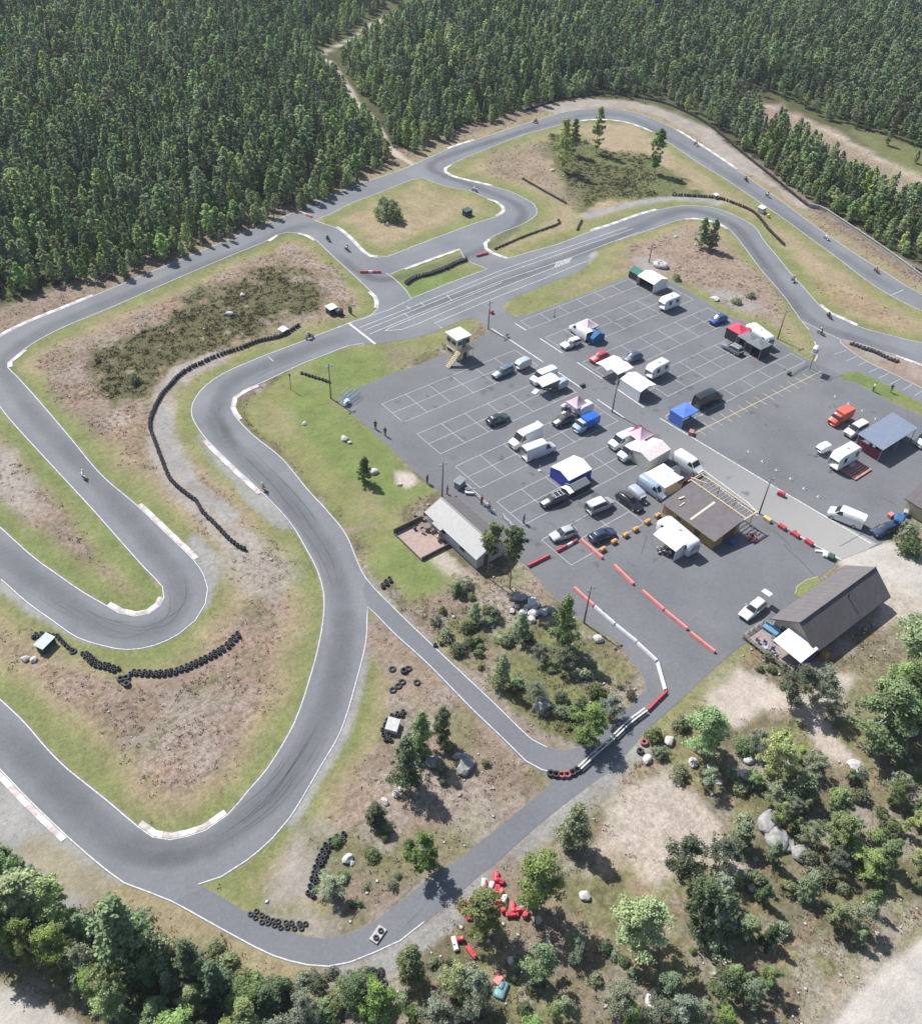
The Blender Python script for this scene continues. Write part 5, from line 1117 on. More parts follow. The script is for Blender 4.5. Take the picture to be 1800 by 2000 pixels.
gable_tent(at(1246, 745, 2.2), 5.0, 4.0, R_(-90), CANV, CANV, 'white marquee with open front below the white caravan', 2.1, .6, 'SW')
pavilion(at(1337, 800, 2.3), 4.0, 3.0, 0, BLUE2, 'bright blue pavilion in front of the long black van', 2.2, .4, BLUE2, 'W')
pavilion(at(1443, 641, 2.3), 3.4, 3.4, 0, REDC, 'red peaked pavilion joined to the black ones', 2.2, .9, DARKC, 'SW', DARKC)
pavilion(at(1465, 658, 2.3), 3.4, 3.6, 0, GREYC, 'middle grey mesh pavilion between the red one and the black end', 2.2, .5, DARKC, 'S', DARKC)
pavilion(at(1482, 669, 2.3), 3.4, 3.6, 0, GREYC, 'last grey mesh pavilion with dark walls at the end of the row', 2.2, .5, DARKC, 'SE', DARKC)
gable_tent(at(1275, 540, 2.2), 4.6, 4.4, R_(-90), CANV, CANV, 'white marquee at the upper corner of the bays', 2.0, .7, 'NEW')
gable_tent(at(1249, 531, 1.6), 3.6, 2.6, R_(90), GREENC, DARKC, 'dark green tent behind the white marquee', 1.5, .8, name='ridge_tent')
gable_tent(at(1067, 742, 2.1), 4.2, 2.6, R_(0), CANV, None, 'white awning in front of the white van near the road', 2.1, .3, name='awning')
gable_tent(at(1310, 1052, 2.2), 4.4, 2.8, R_(-90), CANV, CANV, 'white awning tent joined to the large caravan', 2.1, .5, 'NE')
gable_tent(at(1128, 944, 1.2), 3.4, 2.2, R_(0), GREYC, DARKC, 'low dark trailer tent below the blue walled tent', 1.2, .45, name='trailer_tent')
gable_tent(at(1111, 955, 1.0), 1.6, 2.0, R_(0), CANV, DARKC, 'small white ended fold of the trailer tent', 1.0, .3, name='trailer_tent')
# ------------------------------------------------------------------ buildings
FELT = mat('brown_roofing_felt', (.118, .105, .105), .9, .1, 1.2, bump=.15); METAL = mat('white_roof_sheet', (.27, .262, .25), .6, .06, 1.5); PALEW = mat('pale_grey_boards', (.36, .37, .36), .8, .1, 2); OCH = mat('ochre_boards', (.36, .22, .08), .8, .15, 2); BRN = mat('dark_brown_boards', (.10, .075, .06), .85, .15, 2); CRB = mat('cream_boards', (.70, .60, .40), .7, .08, 2); TIMB = mat('new_timber', (.52, .41, .25), .7, .15, 3); WTRIM = mat('white_trim', (.6, .6, .59), .6, .08, 3); CONC = mat('concrete', (.36, .35, .33), .9, .15, 1.2)
def gable_building(x0, x1, y0, y1, wall, hw, hr, along, ridge, ov, label, name, wmat, ra, rb, t=.10, cat='building'):
    cx, cy = (x0+x1)/2, (y0+y1)/2; root = thing(name, label, cat, (cx, cy, .03)); X, Y = (x1-x0)/2, (y1-y0)/2; r = ridge - (cx if along == 'y' else cy)
    b = MB()
    if along == 'y':
        zz = lambda s: hw
        prof = [(-X, 0), (X, 0), (X, hw), (r, hr-.12), (-X, hw)]
        b.add([(p, -Y, z) for p, z in prof]+[(p, Y, z) for p, z in prof], [(0, 1, 2, 3, 4), (9, 8, 7, 6, 5)]+[(i, 5+i, 5+(i+1) % 5, (i+1) % 5) for i in range(5)])
    else:
        prof = [(-Y, 0), (Y, 0), (Y, hw), (r, hr-.12), (-Y, hw)]
        b.add([(-X, p, z) for p, z in prof]+[(X, p, z) for p, z in prof], [(4, 3, 2, 1, 0), (5, 6, 7, 8, 9)]+[((i+1) % 5, 5+(i+1) % 5, 5+i, i) for i in range(5)])
    part('wall', b, wmat, root)
    for s, mt in ((-1, ra), (1, rb)):
        if along == 'y':
            e = (X+ov)*s; sl = (hr-hw)/(abs(X*s-r)); ze = hr-sl*abs(e-r)
            q = [(r, -Y-ov, hr), (r, Y+ov, hr), (e, Y+ov, ze), (e, -Y-ov, ze)]
        else:
            e = (Y+ov)*s; sl = (hr-hw)/(abs(Y*s-r)); ze = hr-sl*abs(e-r)
            q = [(X+ov, r, hr), (-X-ov, r, hr), (-X-ov, e, ze), (X+ov, e, ze)]
        b = MB(); n = (Vector(q[1])-Vector(q[0])).cross(Vector(q[2])-Vector(q[0]))
        b.slab(q if n.z > 0 else q[::-1], t); part('roof', b, mt, root)
        g = MB(); a_, c_ = Vector(q[2]), Vector(q[3]); g.tube([a_-Vector((0, 0, .1)), c_-Vector((0, 0, .1))], .07, 6); part('gutter', g, DPL if ra is rb else WTRIM, root)
        sm = MB(); up = n.normalized() if n.z > 0 else -n.normalized(); L0_ = (Vector(q[1])-Vector(q[0])).length; k0 = max(3, int(L0_/1.0))
        for i in range(1, k0 if mt is not METAL else 1):
            f_ = i/k0; p0 = Vector(q[0]).lerp(Vector(q[1]), f_)+up*.012; p1 = Vector(q[3]).lerp(Vector(q[2]), f_)+up*.012; sm.tube([p0, p1], .006, 4)
        if sm.v: part('roof_seam', sm, mt, root)
    cap = MB(); cap.tube([Vector(q[0])+Vector((0, 0, .03)), Vector(q[1])+Vector((0, 0, .03))], .10, 6); part('ridge_cap', cap, ra, root)
    return root, cx, cy, X, Y, r
def window(root, c, d, face, frame=WTRIM, pane=GLASS):
    "face: outward direction letter"
    b = MB(); g = MB(); w_, h_ = d
    if face in 'SN':
        s = -1 if face == 'S' else 1; b.box((c[0], c[1]+s*.03, c[2]), (w_+.14, .06, h_+.14)); g.box((c[0], c[1]+s*.065, c[2]), (w_, .02, h_))
    else:
        s = -1 if face == 'W' else 1; b.box((c[0]+s*.03, c[1], c[2]), (.06, w_+.14, h_+.14)); g.box((c[0]+s*.065, c[1], c[2]), (.02, w_, h_))
    o = part('window', b, frame, root); part('pane', g, pane, o); return o
def door(root, c, d, face, mt):
    b = MB(); k = MB(); w_, h_ = d; s = -1 if face in 'SW' else 1
    if face in 'SN': b.box((c[0], c[1]+s*.035, h_/2), (w_, .07, h_)); k.box((c[0]+w_*.38, c[1]+s*.09, 1.0), (.12, .04, .04))
    else: b.box((c[0]+s*.035, c[1], h_/2), (.07, w_, h_)); k.box((c[0]+s*.09, c[1]+w_*.38, 1.0), (.04, .12, .04))
    o = part('door', b, mt, root); part('handle', k, STEEL, o); return o
# clubhouse: ridge runs along Y, broad pale slope to the west, brown slope to the east
root, cx, cy, X, Y, r = gable_building(-11.45, -6.1, -40.2, -28.7, 0, 2.5, 3.7, 'y', -8.9, .3, 'long clubhouse with a white western and a brown eastern roof slope', 'clubhouse', PALEW, METAL, FELT)
window(root, (-X, 2.0, 1.5), (1.2, .9), 'W'); window(root, (-X, -2.5, 1.5), (1.2, .9), 'W'); window(root, (.6, -Y, 1.5), (1.3, .9), 'S'); door(root, (-.9, -Y), (.95, 2.0), 'S', BRN); door(root, (X, 1.0), (.95, 2.0), 'E', BRN); window(root, (X, -2.6, 1.5), (1.4, .9), 'E'); window(root, (X, 3.8, 1.5), (1.4, .9), 'E')
b = MB(); b.slab([(-X-.9, 3.6, 2.28), (-X-.9, 1.6, 2.28), (-X-.31, 1.6, 2.36), (-X-.31, 3.6, 2.36)], .06); b.tube([(-X-.85, 1.65, 0), (-X-.85, 1.65, 2.2)], .04); b.tube([(-X-.85, 3.55, 0), (-X-.85, 3.55, 2.2)], .04); part('porch_roof', b, METAL, root)
b = MB(); b.box((.35, -4.6, 4.0), (.5, .5, .7)); b.box((.35, -4.6, 4.38), (.62, .62, .07)); part('chimney', b, CONC, root)
# its patio: paving, fence, tables
pa = wpoly("773,1008 834,1066 873,1040 830,990 806,985"); px_ = [W(773, 1010), W(835, 1069), W(868, 1052), W(845, 990), W(806, 986)]
single('patio', MB().prism([(-11.9, -27.6), (-11.9, -34.2), (-16.6, -34.2), (-16.6, -27.6)][::-1], 0, .05), mat('pink_paving', (.30, .22, .19), .9, .15, 2), 'pinkish paved patio beside the clubhouse', None, kind='structure')
f1 = thing('patio_fence', 'low dark fence and wall round the clubhouse patio', 'fence', (-14.2, -31, 0))
for c_, d_ in (((0, 3.5, .45), (5.0, .18, .9)), ((-2.5, 0, .14), (.14, 6.9, .28)), ((0, -3.3, .3), (4.9, .16, .6))):
    b = MB(); b.box(c_, d_, bev=.02); part('fence_panel', b, BRN, f1)
for k, q in enumerate(((819, 1011), (833, 1034))):
    x, y = W(*q); t = thing('picnic_table', 'round picnic table %s on the clubhouse patio' % ('nearer the lawn corner' if k == 0 else 'nearer the clubhouse door'), 'table', (x, y, .05), .3, 'picnic tables on the patio')
    b = MB(); b.tube([(0, 0, .70), (0, 0, .76)], .62, 12); part('table_top', b, mat('weathered_timber', (.17, .13, .11), .85, .2, 5), t)
    b = MB(); b.tube([(0, 0, 0), (0, 0, .70)], .07, 6)
    for a in range(4): b.tube([(0, 0, .25), (math.cos(a*1.571)*1.0, math.sin(a*1.571)*1.0, .40)], .04, 4)
    part('pedestal', b, BRN, t)
    for a in range(4):
        b = MB(); b.box((math.cos(a*1.571)*1.05, math.sin(a*1.571)*1.05, .44), (.34, .9, .05), rz=a*1.571); part('seat', b, MATS['weathered_timber'], t)
for k, q in enumerate(((803, 1026), (810, 1035))):
    single('flower_pot', MB(True).tube([(0, 0, 0), (0, 0, .35), (0, 0, .45)], [.18, .26, .27], 10), DPL, 'small dark pot on the patio, %s of two' % ('left' if k == 0 else 'right'), 'pot', (*W(*q), .05))
single('notice_board', MB().box((0, 0, .6), (1.2, .08, .8)).tube([(-.5, 0, 0), (-.5, 0, .9)], .04).tube([(.5, 0, 0), (.5, 0, .9)], .04), CRB, 'cream board standing at the patio corner near the clubhouse', 'board', (*W(855, 1053), .05), .8)
# white rail fence along the east side of the clubhouse
rf = thing('rail_fence', 'white board fence with lettering-free banners along the clubhouse yard', 'fence', (0, 0, 0)); rf['label'] = 'white rail fence along the clubhouse yard by the bays'
a, b_ = Vector(W(902, 944)), Vector(W(964, 1004)); c_, d_ = Vector(W(981, 1012)), Vector(W(1003, 1035))
for p, q in ((a, b_), (c_, d_)):
    n = max(2, int((q-p).length/1.6)); rl = MB(); u = (q-p); ang = math.atan2(u.y, u.x); mid = (p+q)/2
    rl.box((mid.x, mid.y, .78), (u.length, .05, .14), rz=ang); rl.box((mid.x, mid.y, .42), (u.length, .05, .14), rz=ang); part('rail', rl, WTRIM, rf)
    for i in range(n+1):
        s = p.lerp(q, i/n); k_ = MB(); k_.box((s.x, s.y, .45), (.10, .10, .9)); part('post', k_, WTRIM, rf)
single('notice_hut', MB().box((0, 0, .55), (1.6, 1.0, 1.1), bev=.04).slab([(-.95, -.65, 1.2), (.95, -.65, 1.2), (.95, .65, 1.35), (-.95, .65, 1.35)], .06), mat('grey_boards', (.20, .21, .22), .8, .15, 3), 'small grey hut at the upper end of the white rail fence', 'hut', (*W(897, 950), .03), .3)
single('white_bench', MB().box((0, 0, .45), (1.6, .5, .06)).box((0, .28, .75), (1.6, .05, .4)).box((-.7, 0, .22), (.08, .45, .44)).box((.7, 0, .22), (.08, .45, .44)), WTRIM, 'white bench beside the white rail fence', 'bench', (*W(918, 965), .03), -.7)
# control tower
cw = Vector(W(889, 709)); root = thing('control_tower', 'cream two-storey control tower with outside stairs', 'tower', (0, 0, .03))
tz = 4.5; qa = [Vector(W(870, 650, tz)), Vector(W(889, 665, tz)), Vector(W(920, 654, tz)), Vector(W(900, 639, tz))]
c = sum(qa, Vector((0, 0)))/4; hx, hy = 1.5, 1.55; root.location = (c.x, c.y, .03)
b = MB(); b.box((0, 0, tz/2-.05), (2*hx, 2*hy, tz-.1)); part('wall', b, CRB, root)
b = MB(); b.box((0, 0, tz), (2*hx+.4, 2*hy+.4, .14)); part('roof', b, WTRIM, root)
for y_ in (-.75, .75): window(root, (-hx, y_, 3.5), (1.15, .75), 'W', WTRIM); 
for y_ in (-.7,): window(root, (-hx, .2, 1.5), (1.9, .7), 'W', WTRIM)
window(root, (-.85, -hy, 3.55), (.9, .8), 'S', WTRIM); window(root, (.9, -hy, 3.55), (.7, .8), 'S', BRN)
o = MB(); o.box((.15, -hy-.04, 3.25), (.8, .07, 1.9)); part('door', o, mat('blue_grey_door', (.09, .12, .16), .6), root); door(root, (.5, -hy), (.8, 1.9), 'S', BRN)
st = MB(); st.box((-.1, -hy-.6, 2.25), (3.2, 1.1, .1))
for i in range(10): st.box((-1.75-i*.24, -hy-.62, 2.12-i*.225), (.26, .95, .05))
part('stairs', st, TIMB, root)
rl = MB()
for s in (-1.14, -.1): rl.tube([(-1.6, -hy+s, 3.2), (-4.05, -hy+s, .95)], .035, 5); rl.tube([(-1.6, -hy+s, 2.25), (-4.05, -hy+s, .0)], .05, 5)
for i in range(6): rl.tube([(-1.6-i*.49, -hy-1.14, 2.2-i*.44), (-1.6-i*.49, -hy-1.14, 3.2-i*.45)], .025, 4)
rl.tube([(-1.6, -hy-1.14, 3.2), (1.5, -hy-1.14, 3.2)], .035, 5)
for x_ in (-1.5, 1.5): rl.tube([(x_, -hy-1.14, 0), (x_, -hy-1.14, 3.2)], .045, 5)
part('railing', rl, TIMB, root)
b = MB(); b.tube([(hx+.3, .2, 2.2), (hx+.3, .2, 3.3)], .03); b.tube([(hx+.3, -.9, 2.2), (hx+.3, -.9, 3.3)], .03); b.box((hx+.2, -.35, 2.3), (.4, 1.2, .05)); b.tube([(hx+.3, -.9, 3.3), (hx+.3, .2, 3.3)], .03); part('balcony', b, TIMB, root)
# big brown house with deck and canopy
root, cx, cy, X, Y, r = gable_building(13.6, 29.4, -78.4, -72.2, 0, 2.55, 4.95, 'x', -75.5, .55, 'large house with a long brown felt gable roof at the gravel road', 'brown_house', mat('beige_boards', (.40, .34, .27), .8, .1, 2), FELT, FELT, .14)
for x_ in (-5, -1.5, 2.5, 6): window(root, (x_, -Y, 1.5), (1.3, 1.0), 'S'); window(root, (x_, Y, 1.5), (1.3, 1.0), 'N')
door(root, (-3.2, -Y), (1.0, 2.05), 'S', BRN); window(root, (-X, 1.4, 1.5), (1.2, 1.1), 'W'); door(root, (-X, -.3), (1.0, 2.05), 'W', BRN)
b = MB(); b.tube([(1.2, r-.8, 4.2), (1.2, r-.8, 5.0)], .09, 8); part('flue', b, DPL, root)
b = MB(); b.box((-6.3, -Y-.9, .55), (.9, .9, 1.1)); part('meter_cabinet', b, OCH, root)
dk = thing('timber_deck', 'timber deck with railing at the gable of the brown house', 'deck', (11.3, -74.6, .03))
b = MB(); b.box((0, 0, .30), (4.2, 7.4, .12)); 
part('deck_boards', b, mat('grey_deck_boards', (.24, .19, .17), .85, .25, 3), dk)
b = MB()
for i in range(9): b.box((-2.1, -3.7+i*.92, .5), (.1, .1, 1.0))
for i in range(5): b.box((-2.1+i*1.0, 3.7, .5), (.1, .1, 1.0))
for z_ in (.55, .8, 1.0): b.box((-2.14, 0, z_), (.05, 7.5, .09)); b.box((0, 3.74, z_), (4.2, .05, .09))
part('railing', b, mat('weathered_rail', (.33, .31, .28), .8, .2, 4), dk)
cn = thing('white_canopy', 'bright white canvas canopy joined to the gable of the brown house', 'canopy', (11.8, -76.6, .03))
b = MB(); b.slab([(-1.8, -2.2, 2.35), (1.8, -2.2, 2.55), (1.8, 2.2, 2.75), (-1.8, 2.2, 2.55)], .05); part('roof', b, CANV, cn)
for s, t_ in ((-1.7, -2.1), (1.7, -2.1), (-1.7, 2.1), (1.7, 2.1)):
    b = MB(); b.tube([(s, t_, 0), (s, t_, 2.3)], .05); part('leg', b, POLE, cn)
b = MB(); b.box((0, -2.12, 1.15), (3.4, .03, 2.2)); part('side_wall', b, BLUEC, cn)
def deckset(x, y, lab, c):
    t = thing('garden_chair', lab, 'chair', (x, y, .39), ran.random()*6, 'garden chairs on the deck'); b = MB(); b.box((0, 0, .42), (.5, .5, .05)); part('seat', b, c, t); b = MB(); b.box((0, .25, .75), (.5, .05, .6)); part('backrest', b, c, t)
    b = MB()
    for p in ((-.2, -.2), (.2, -.2), (.2, .2), (-.2, .2)): b.tube([(*p, 0), (*p, .42)], .025, 4)
    part('leg_frame', b, STEEL, t)
for i, (x, y) in enumerate(((9.9, -72.6), (10.6, -73.3), (9.8, -73.9), (10.2, -74.9), (11.9, -73.6), (9.7, -75.6))): deckset(x, y, 'grey garden chair on the deck of the brown house', mat('grey_blue_plastic', (.30, .36, .45), .5))
single('deck_sofa', MB().box((0, 0, .3), (.9, 2.2, .35), bev=.05).box((.4, 0, .65), (.18, 2.2, .5), bev=.04), mat('blue_cushion', (.10, .22, .34), .8), 'blue sofa against the gable of the brown house', 'sofa', (12.9, -72.4, .39), .1)
polysheet('grass_patch', "1553,1160 1556,1146 1575,1132 1597,1127 1604,1150 1570,1175", mat('patch_turf', (.15, .165, .06), .95, .3, 3, bump=.4), 'small wedge of grass against the brown house', .04)
# brown shed with unfinished rafters on its road side
root = thing('timber_shed', 'brown roofed timber shed with bare new rafters on its road side', 'shed', (21.9, -52.1, .03)); X1, X0, Y1, Y0 = 2.9, -3.0, 4.7, -5.0
b = MB(); prof = [(X0, 0), (X1, 0), (X1, 2.9), (X0, 1.9)]
b.add([(p, Y0, z) for p, z in prof]+[(p, Y1, z) for p, z in prof], [(0, 1, 2, 3), (7, 6, 5, 4), (0, 4, 5, 1), (1, 5, 6, 2), (2, 6, 7, 3), (3, 7, 4, 0)]); part('wall', b, OCH, root)
b = MB(); b.slab([(X0-.35, Y0-.35, 1.93), (X1+.1, Y0-.35, 3.02), (X1+.1, Y1+.3, 3.02), (X0-.35, Y1+.3, 1.93)], .1); part('roof', b, FELT, root)
b = MB(); b.slab([(X0+.3, -.35, 2.11), (X1-.2, -.35, 2.965), (X1-.2, -.02, 2.965), (X0+.3, -.02, 2.11)], .02); b.slab([(X0+1.1, 2.6, 2.31), (X0+2.0, 2.6, 2.53), (X0+2.0, 2.75, 2.53), (X0+1.1, 2.75, 2.31)], .02); b.slab([(X0+2.0, 3.6, 2.53), (X0+2.9, 3.4, 2.75), (X0+2.9, 3.55, 2.75), (X0+2.0, 3.9, 2.53)], .02); part('roof_batten', b, mat('pale_board', (.55, .48, .36), .7), root)
fr = MB(); fr2 = MB()
for i in range(17):
    y_ = Y0-.3+i*(Y1-Y0+.6)/16; fr.box((X1+1.45, y_, 3.05), (2.9, .05, .15), ry=.04)
fr2.box((X1+.25, (Y0+Y1)/2, 3.13), (.16, Y1-Y0+1.0, .18)); fr2.box((X1+2.75, (Y0+Y1)/2, 3.05), (.16, Y1-Y0+1.0, .18)); fr2.box((X1+1.4, Y1+.55, 3.15), (3.6, .12, .16)); fr2.box((X1+1.4, Y0-.5, 3.12), (3.4, .14, .16)); fr2.box((X1+1.0, Y1-.4, 3.3), (.14, 2.6, .1), rz=.4)
for y_ in (Y0, -1.6, 1.6, Y1): fr2.box((X1+2.75, y_, 1.5), (.14, .14, 3.0))
part('rafter_set', fr, mat('grey_rafters', (.42, .40, .38), .7, .2, 4), root); part('beam_frame', fr2, TIMB, root)
door(root, (X0, -2.0), (1.0, 1.7), 'W', BRN); window(root, (X0, 1.6, 1.15), (1.0, .6), 'W'); b = MB(); b.box((.6, Y0-.04, 1.2), (2.6, .08, 2.1)); part('gate_door', b, BRN, root)
# steel canopy at the right
c, a1, b1, rz = rect_px((1673, 851), (1724, 878), (1793, 831), (1742, 810), z=2.7)
cn = thing('steel_canopy', 'large flat blue grey steel canopy over parked gear', 'canopy', (c[0], c[1], .03)); SX, SY = 5.1, 2.45
b = MB(); b.slab([(-SX, -SY, 2.55), (SX, -SY, 2.65), (SX, SY, 2.95), (-SX, SY, 2.85)], .08); part('roof', b, mat('blue_grey_sheet', (.17, .20, .25), .45, .08, 2), cn)
for x_ in (-SX+.2, 0, SX-.2):
    for y_ in (-SY+.2, SY-.2): b = MB(); b.tube([(x_, y_, 0), (x_, y_, 2.55)], .06); part('post', b, STEEL, cn)
b = MB(); b.box((-SX+.5, 0, .9), (.05, 4.4, 1.6)); part('banner', b, MAR, cn)
for i, (x, y) in enumerate(((1698, 872), (1710, 880), (1735, 872), (1755, 860))):
    single('tyre_stack', MB(True).torus((0, 0, .11), .24, .11, 12, 6).torus((0, 0, .33), .24, .11, 12, 6).torus((0, 0, .55), .24, .11, 12, 6), RUB, 'black tyre stack under the steel canopy', 'tyres', (*W(x, y), .03), group='tyre stacks under the steel canopy')
# building at the right edge
gable_building(49.9, 58, -76.5, -69.0, 0, 2.6, 4.2, 'y', 54.0, .4, 'brown roofed building with pale gable at the right picture edge', 'roadside_building', mat('pale_yellow_boards', (.50, .42, .26), .8, .1, 2), FELT, FELT)
# brick coloured deck beside the caravan
dk = thing('pallet_deck', 'brick coloured pallet deck beside the blue panelled caravan', 'deck', (*W(1664, 916), .03), R_(0))
b = MB()
for i in range(9): b.box((0, -1.9+i*.48, .22), (4.6, .36, .05))
part('board', b, mat('brick_red_boards', (.38, .19, .14), .85, .35, 2), dk)
b = MB()
for i in range(5): b.box((-2.1+i*1.05, 0, .1), (.12, 4.1, .18))
part('bearer', b, BRN, dk)
b = MB(); b.box((.3, .6, .45), (1.4, .9, .4), bev=.05); part('covered_bench', b, mat('tan_cover', (.40, .32, .25), .8), dk)
# ------------------------------------------------------------------ tyre walls
def rowpts(s, step, wp=False):
    P = [Vector(p) for p in (s if wp else wpoly(s))]; C_ = cr_line(P, .15); out = [C_[0]]; acc = 0
    for i in range(1, len(C_)):
        acc += (C_[i]-C_[i-1]).length
        if acc >= step: out.append(C_[i]); acc = 0
    return out
def stackmesh(n, seed, r=.30, mt=RUB):
    g = random.Random(seed); b = MB(True)
    for k in range(n): b.torus((g.uniform(-.03, .03), g.uniform(-.03, .03), .10+k*.195), r*.72, r*.30, 12, 6, h=.105)
    return b.mesh('tyre_stack', mt)
RUBG = mat('grey_tyre_rubber', (.045, .045, .048), .85, .35, 5)
STK = {n: [stackmesh(n, i*7+n, .29, RUB if i else RUBG) for i in range(3)] for n in (1, 2, 3, 4)}
def tyre_wall(s, n, label, rows=1, step=.58, name='tyre_wall', z=0):
    P = rowpts(s, step); root = thing(name, label, 'tyre barrier', (P[0].x, P[0].y, z)); org = P[0]; sp_ = []
    for q in range(rows):
        for i, p in enumerate(P):
            t = (P[min(i+1, len(P)-1)]-P[max(i-1, 0)]).normalized(); nn = Vector((-t.y, t.x)); sp_.append(p+nn*(q*.48-(rows-1)*.24)+t*(.29 if q % 2 else 0)-org)
    D = [(math.hypot(p.x+org.x-CAMLOC[0], p.y+org.y-CAMLOC[1]), i) for i, p in enumerate(sp_)]; keep = set(i for _, i in sorted(D)[:98]); rest_ = MB(True)
    for i, p in enumerate(sp_):
        if i in keep: part('tyre_stack', STK[n][ran.randrange(3)], RUB, root, loc=(p.x+ran.uniform(-.05, .05), p.y+ran.uniform(-.05, .05), 0), rot=(ran.uniform(-.07, .07), ran.uniform(-.07, .07), ran.random()*6))
        else:
            for k in range(n): rest_.torus((p.x, p.y, .10+k*.195), .22, .09, 10, 5, h=.10)
    if rest_.v: part('tyre_row', rest_, RUB, root, kind='stuff')
    return root
tyre_wall("583,637 550,657 507,667 467,682 433,693 400,707 360,727 333,753 310,783 293,827 302,860 317,900 333,937 360,963 383,980 397,1003 423,1027 450,1057 483,1078", 3, 'very long black tyre wall winding past the heather island', 1, .60)
tyre_wall("467,1240 433,1270 383,1297 333,1315 293,1317 260,1315", 2, 'curved double tyre wall below the left hairpin', 2, .60)
tyre_wall("165,1277 187,1297 210,1303 232,1312", 2, 'short tyre wall left of the curved double one', 2, .6)
tyre_wall("112,1243 127,1260 143,1272", 2, 'short run of tyres right of the green marshal hut', 1, .58)
tyre_wall("66,1244 83,1242 106,1246", 2, 'short run of tyres behind the green marshal hut', 2, .58)
tyre_wall("793,555 812,543 840,536 870,525 891,515 910,508", 3, 'tyre wall on the narrow grass strip beside the main straight', 2, .6)
tyre_wall("967,487 1027,461 1088,439 1090,430", 2, 'straight tyre wall beside the inner chicane', 1, .58)
tyre_wall("1135,432 1127,450", 2, 'tiny tyre wall near the top of the main straight', 1, .58)
tyre_wall("1021,350 1054,369 1104,397", 2, 'straight tyre wall on the dry ground of the northern island', 1, .58)
tyre_wall("1030,215 1065,203 1096,194 1138,188 1177,183 1200,184 1233,188 1300,203 1360,230 1400,257 1450,300 1500,340 1540,373 1577,403", 3, 'long black tyre wall round the outside of the northern bend', 1, .62)
tyre_wall("1314,382 1342,383 1397,387 1433,398 1467,413 1483,427 1500,449 1531,480", 3, 'tyre wall outside the right hairpin', 1, .6)
tyre_wall("1662,672 1683,680 1708,688 1733,700 1753,708", 2, 'tyre wall on the sliver between pit lane and circuit', 2, .6)
tyre_wall("672,1635 643,1650 627,1677 617,1707 607,1745", 2, 'curved tyre wall by the raked gravel of the triangular island', 2, .6)
tyre_wall("493,1782 517,1798 550,1807 593,1811", 1, 'low tyre row beside the link road at the lower bend', 2, .6)
tyre_wall("788,1394 767,1402 753,1422 754,1440 762,1450", 2, 'curved tyre wall round the white marshal post of the triangular island', 2, .6)
tyre_wall("590,730 612,737 643,747", 2, 'straight tyre row on the lawn beside the light pole', 1, .6)
tyre_wall("746,1147 763,1133", 2, 'short tyre heap beside the fork of the link road', 2, .6)
tyre_wall("849,1262 864,1258", 2, 'two tyre stacks at the edge of the link road', 1, .7)
tyre_wall("1787,527 1820,548", 3, 'tyre row at the far right behind the grey board barrier', 1, .6)
def loose(x, y, lab, mt=None, n=1, r=.42, grp=None):
    b = MB(True)
    for k in range(n): b.torus((0, 0, .11+k*.2), r*.68, r*.30, 14, 6, h=.11)
    single('loose_tyre', b, mt or RUB, lab, 'tyre', (*W(x, y), .0 if not mt else .02), group=grp)
for i, (x, y) in enumerate(((767, 1349), (778, 1341), (785, 1333), (814, 1334), (789, 1312), (797, 1307), (766, 1308))): loose(x, y, 'black tyre lying on the bare ground of the triangular island', None, 1 if i != 4 else 2, .5, 'tyres lying on the triangular island')
for i, (x, y) in enumerate(((186, 1834), (190, 1852), (200, 1822))): loose(x, y, 'large worn tyre among the trees at the lower left', RUBG, 1, .6, 'worn tyres at the lower left')
for i, (x, y) in enumerate(((236, 1328), (247, 1326), (248, 1338), (243, 1334), (143, 1273))): loose(x, y, 'large tyre thrown beside the curved double tyre wall' if i < 4 else 'pale tyre at the end of the short tyre run', RUBG, 2 if i < 3 else 1, .5, 'tyres beside the curved wall' if i < 4 else None)
RT = mat('red_painted_tyre', (.30, .09, .08), .8, .2, 5)
for i, (x, y, mt) in enumerate(((1075, 1513, RUB), (1086, 1515, RUB), (1097, 1515.5, RT), (1107.5, 1515, RT), (1118, 1511, RUB), (1127, 1505.5, RUB))): loose(x, y, ('red painted' if mt is RT else 'black')+' tyre stack closing off the link road junction', mt, 2, .50, 'tyre stacks at the link road junction')
loose(1257, 1452, 'red painted tyre stack at the road verge', RT, 2, .5); loose(1249, 1469, 'black tyre stack below the red painted one', RUBG, 2, .45)
for i in range(26): loose(735+ran.gauss(0, 9), 1898+i*1.6+ran.gauss(0, 6), 'tyre in the black heap below the lower bend', RUBG if i % 3 == 0 else RUB, 1 if i % 2 else 2, .36, 'heap of tyres below the lower bend')
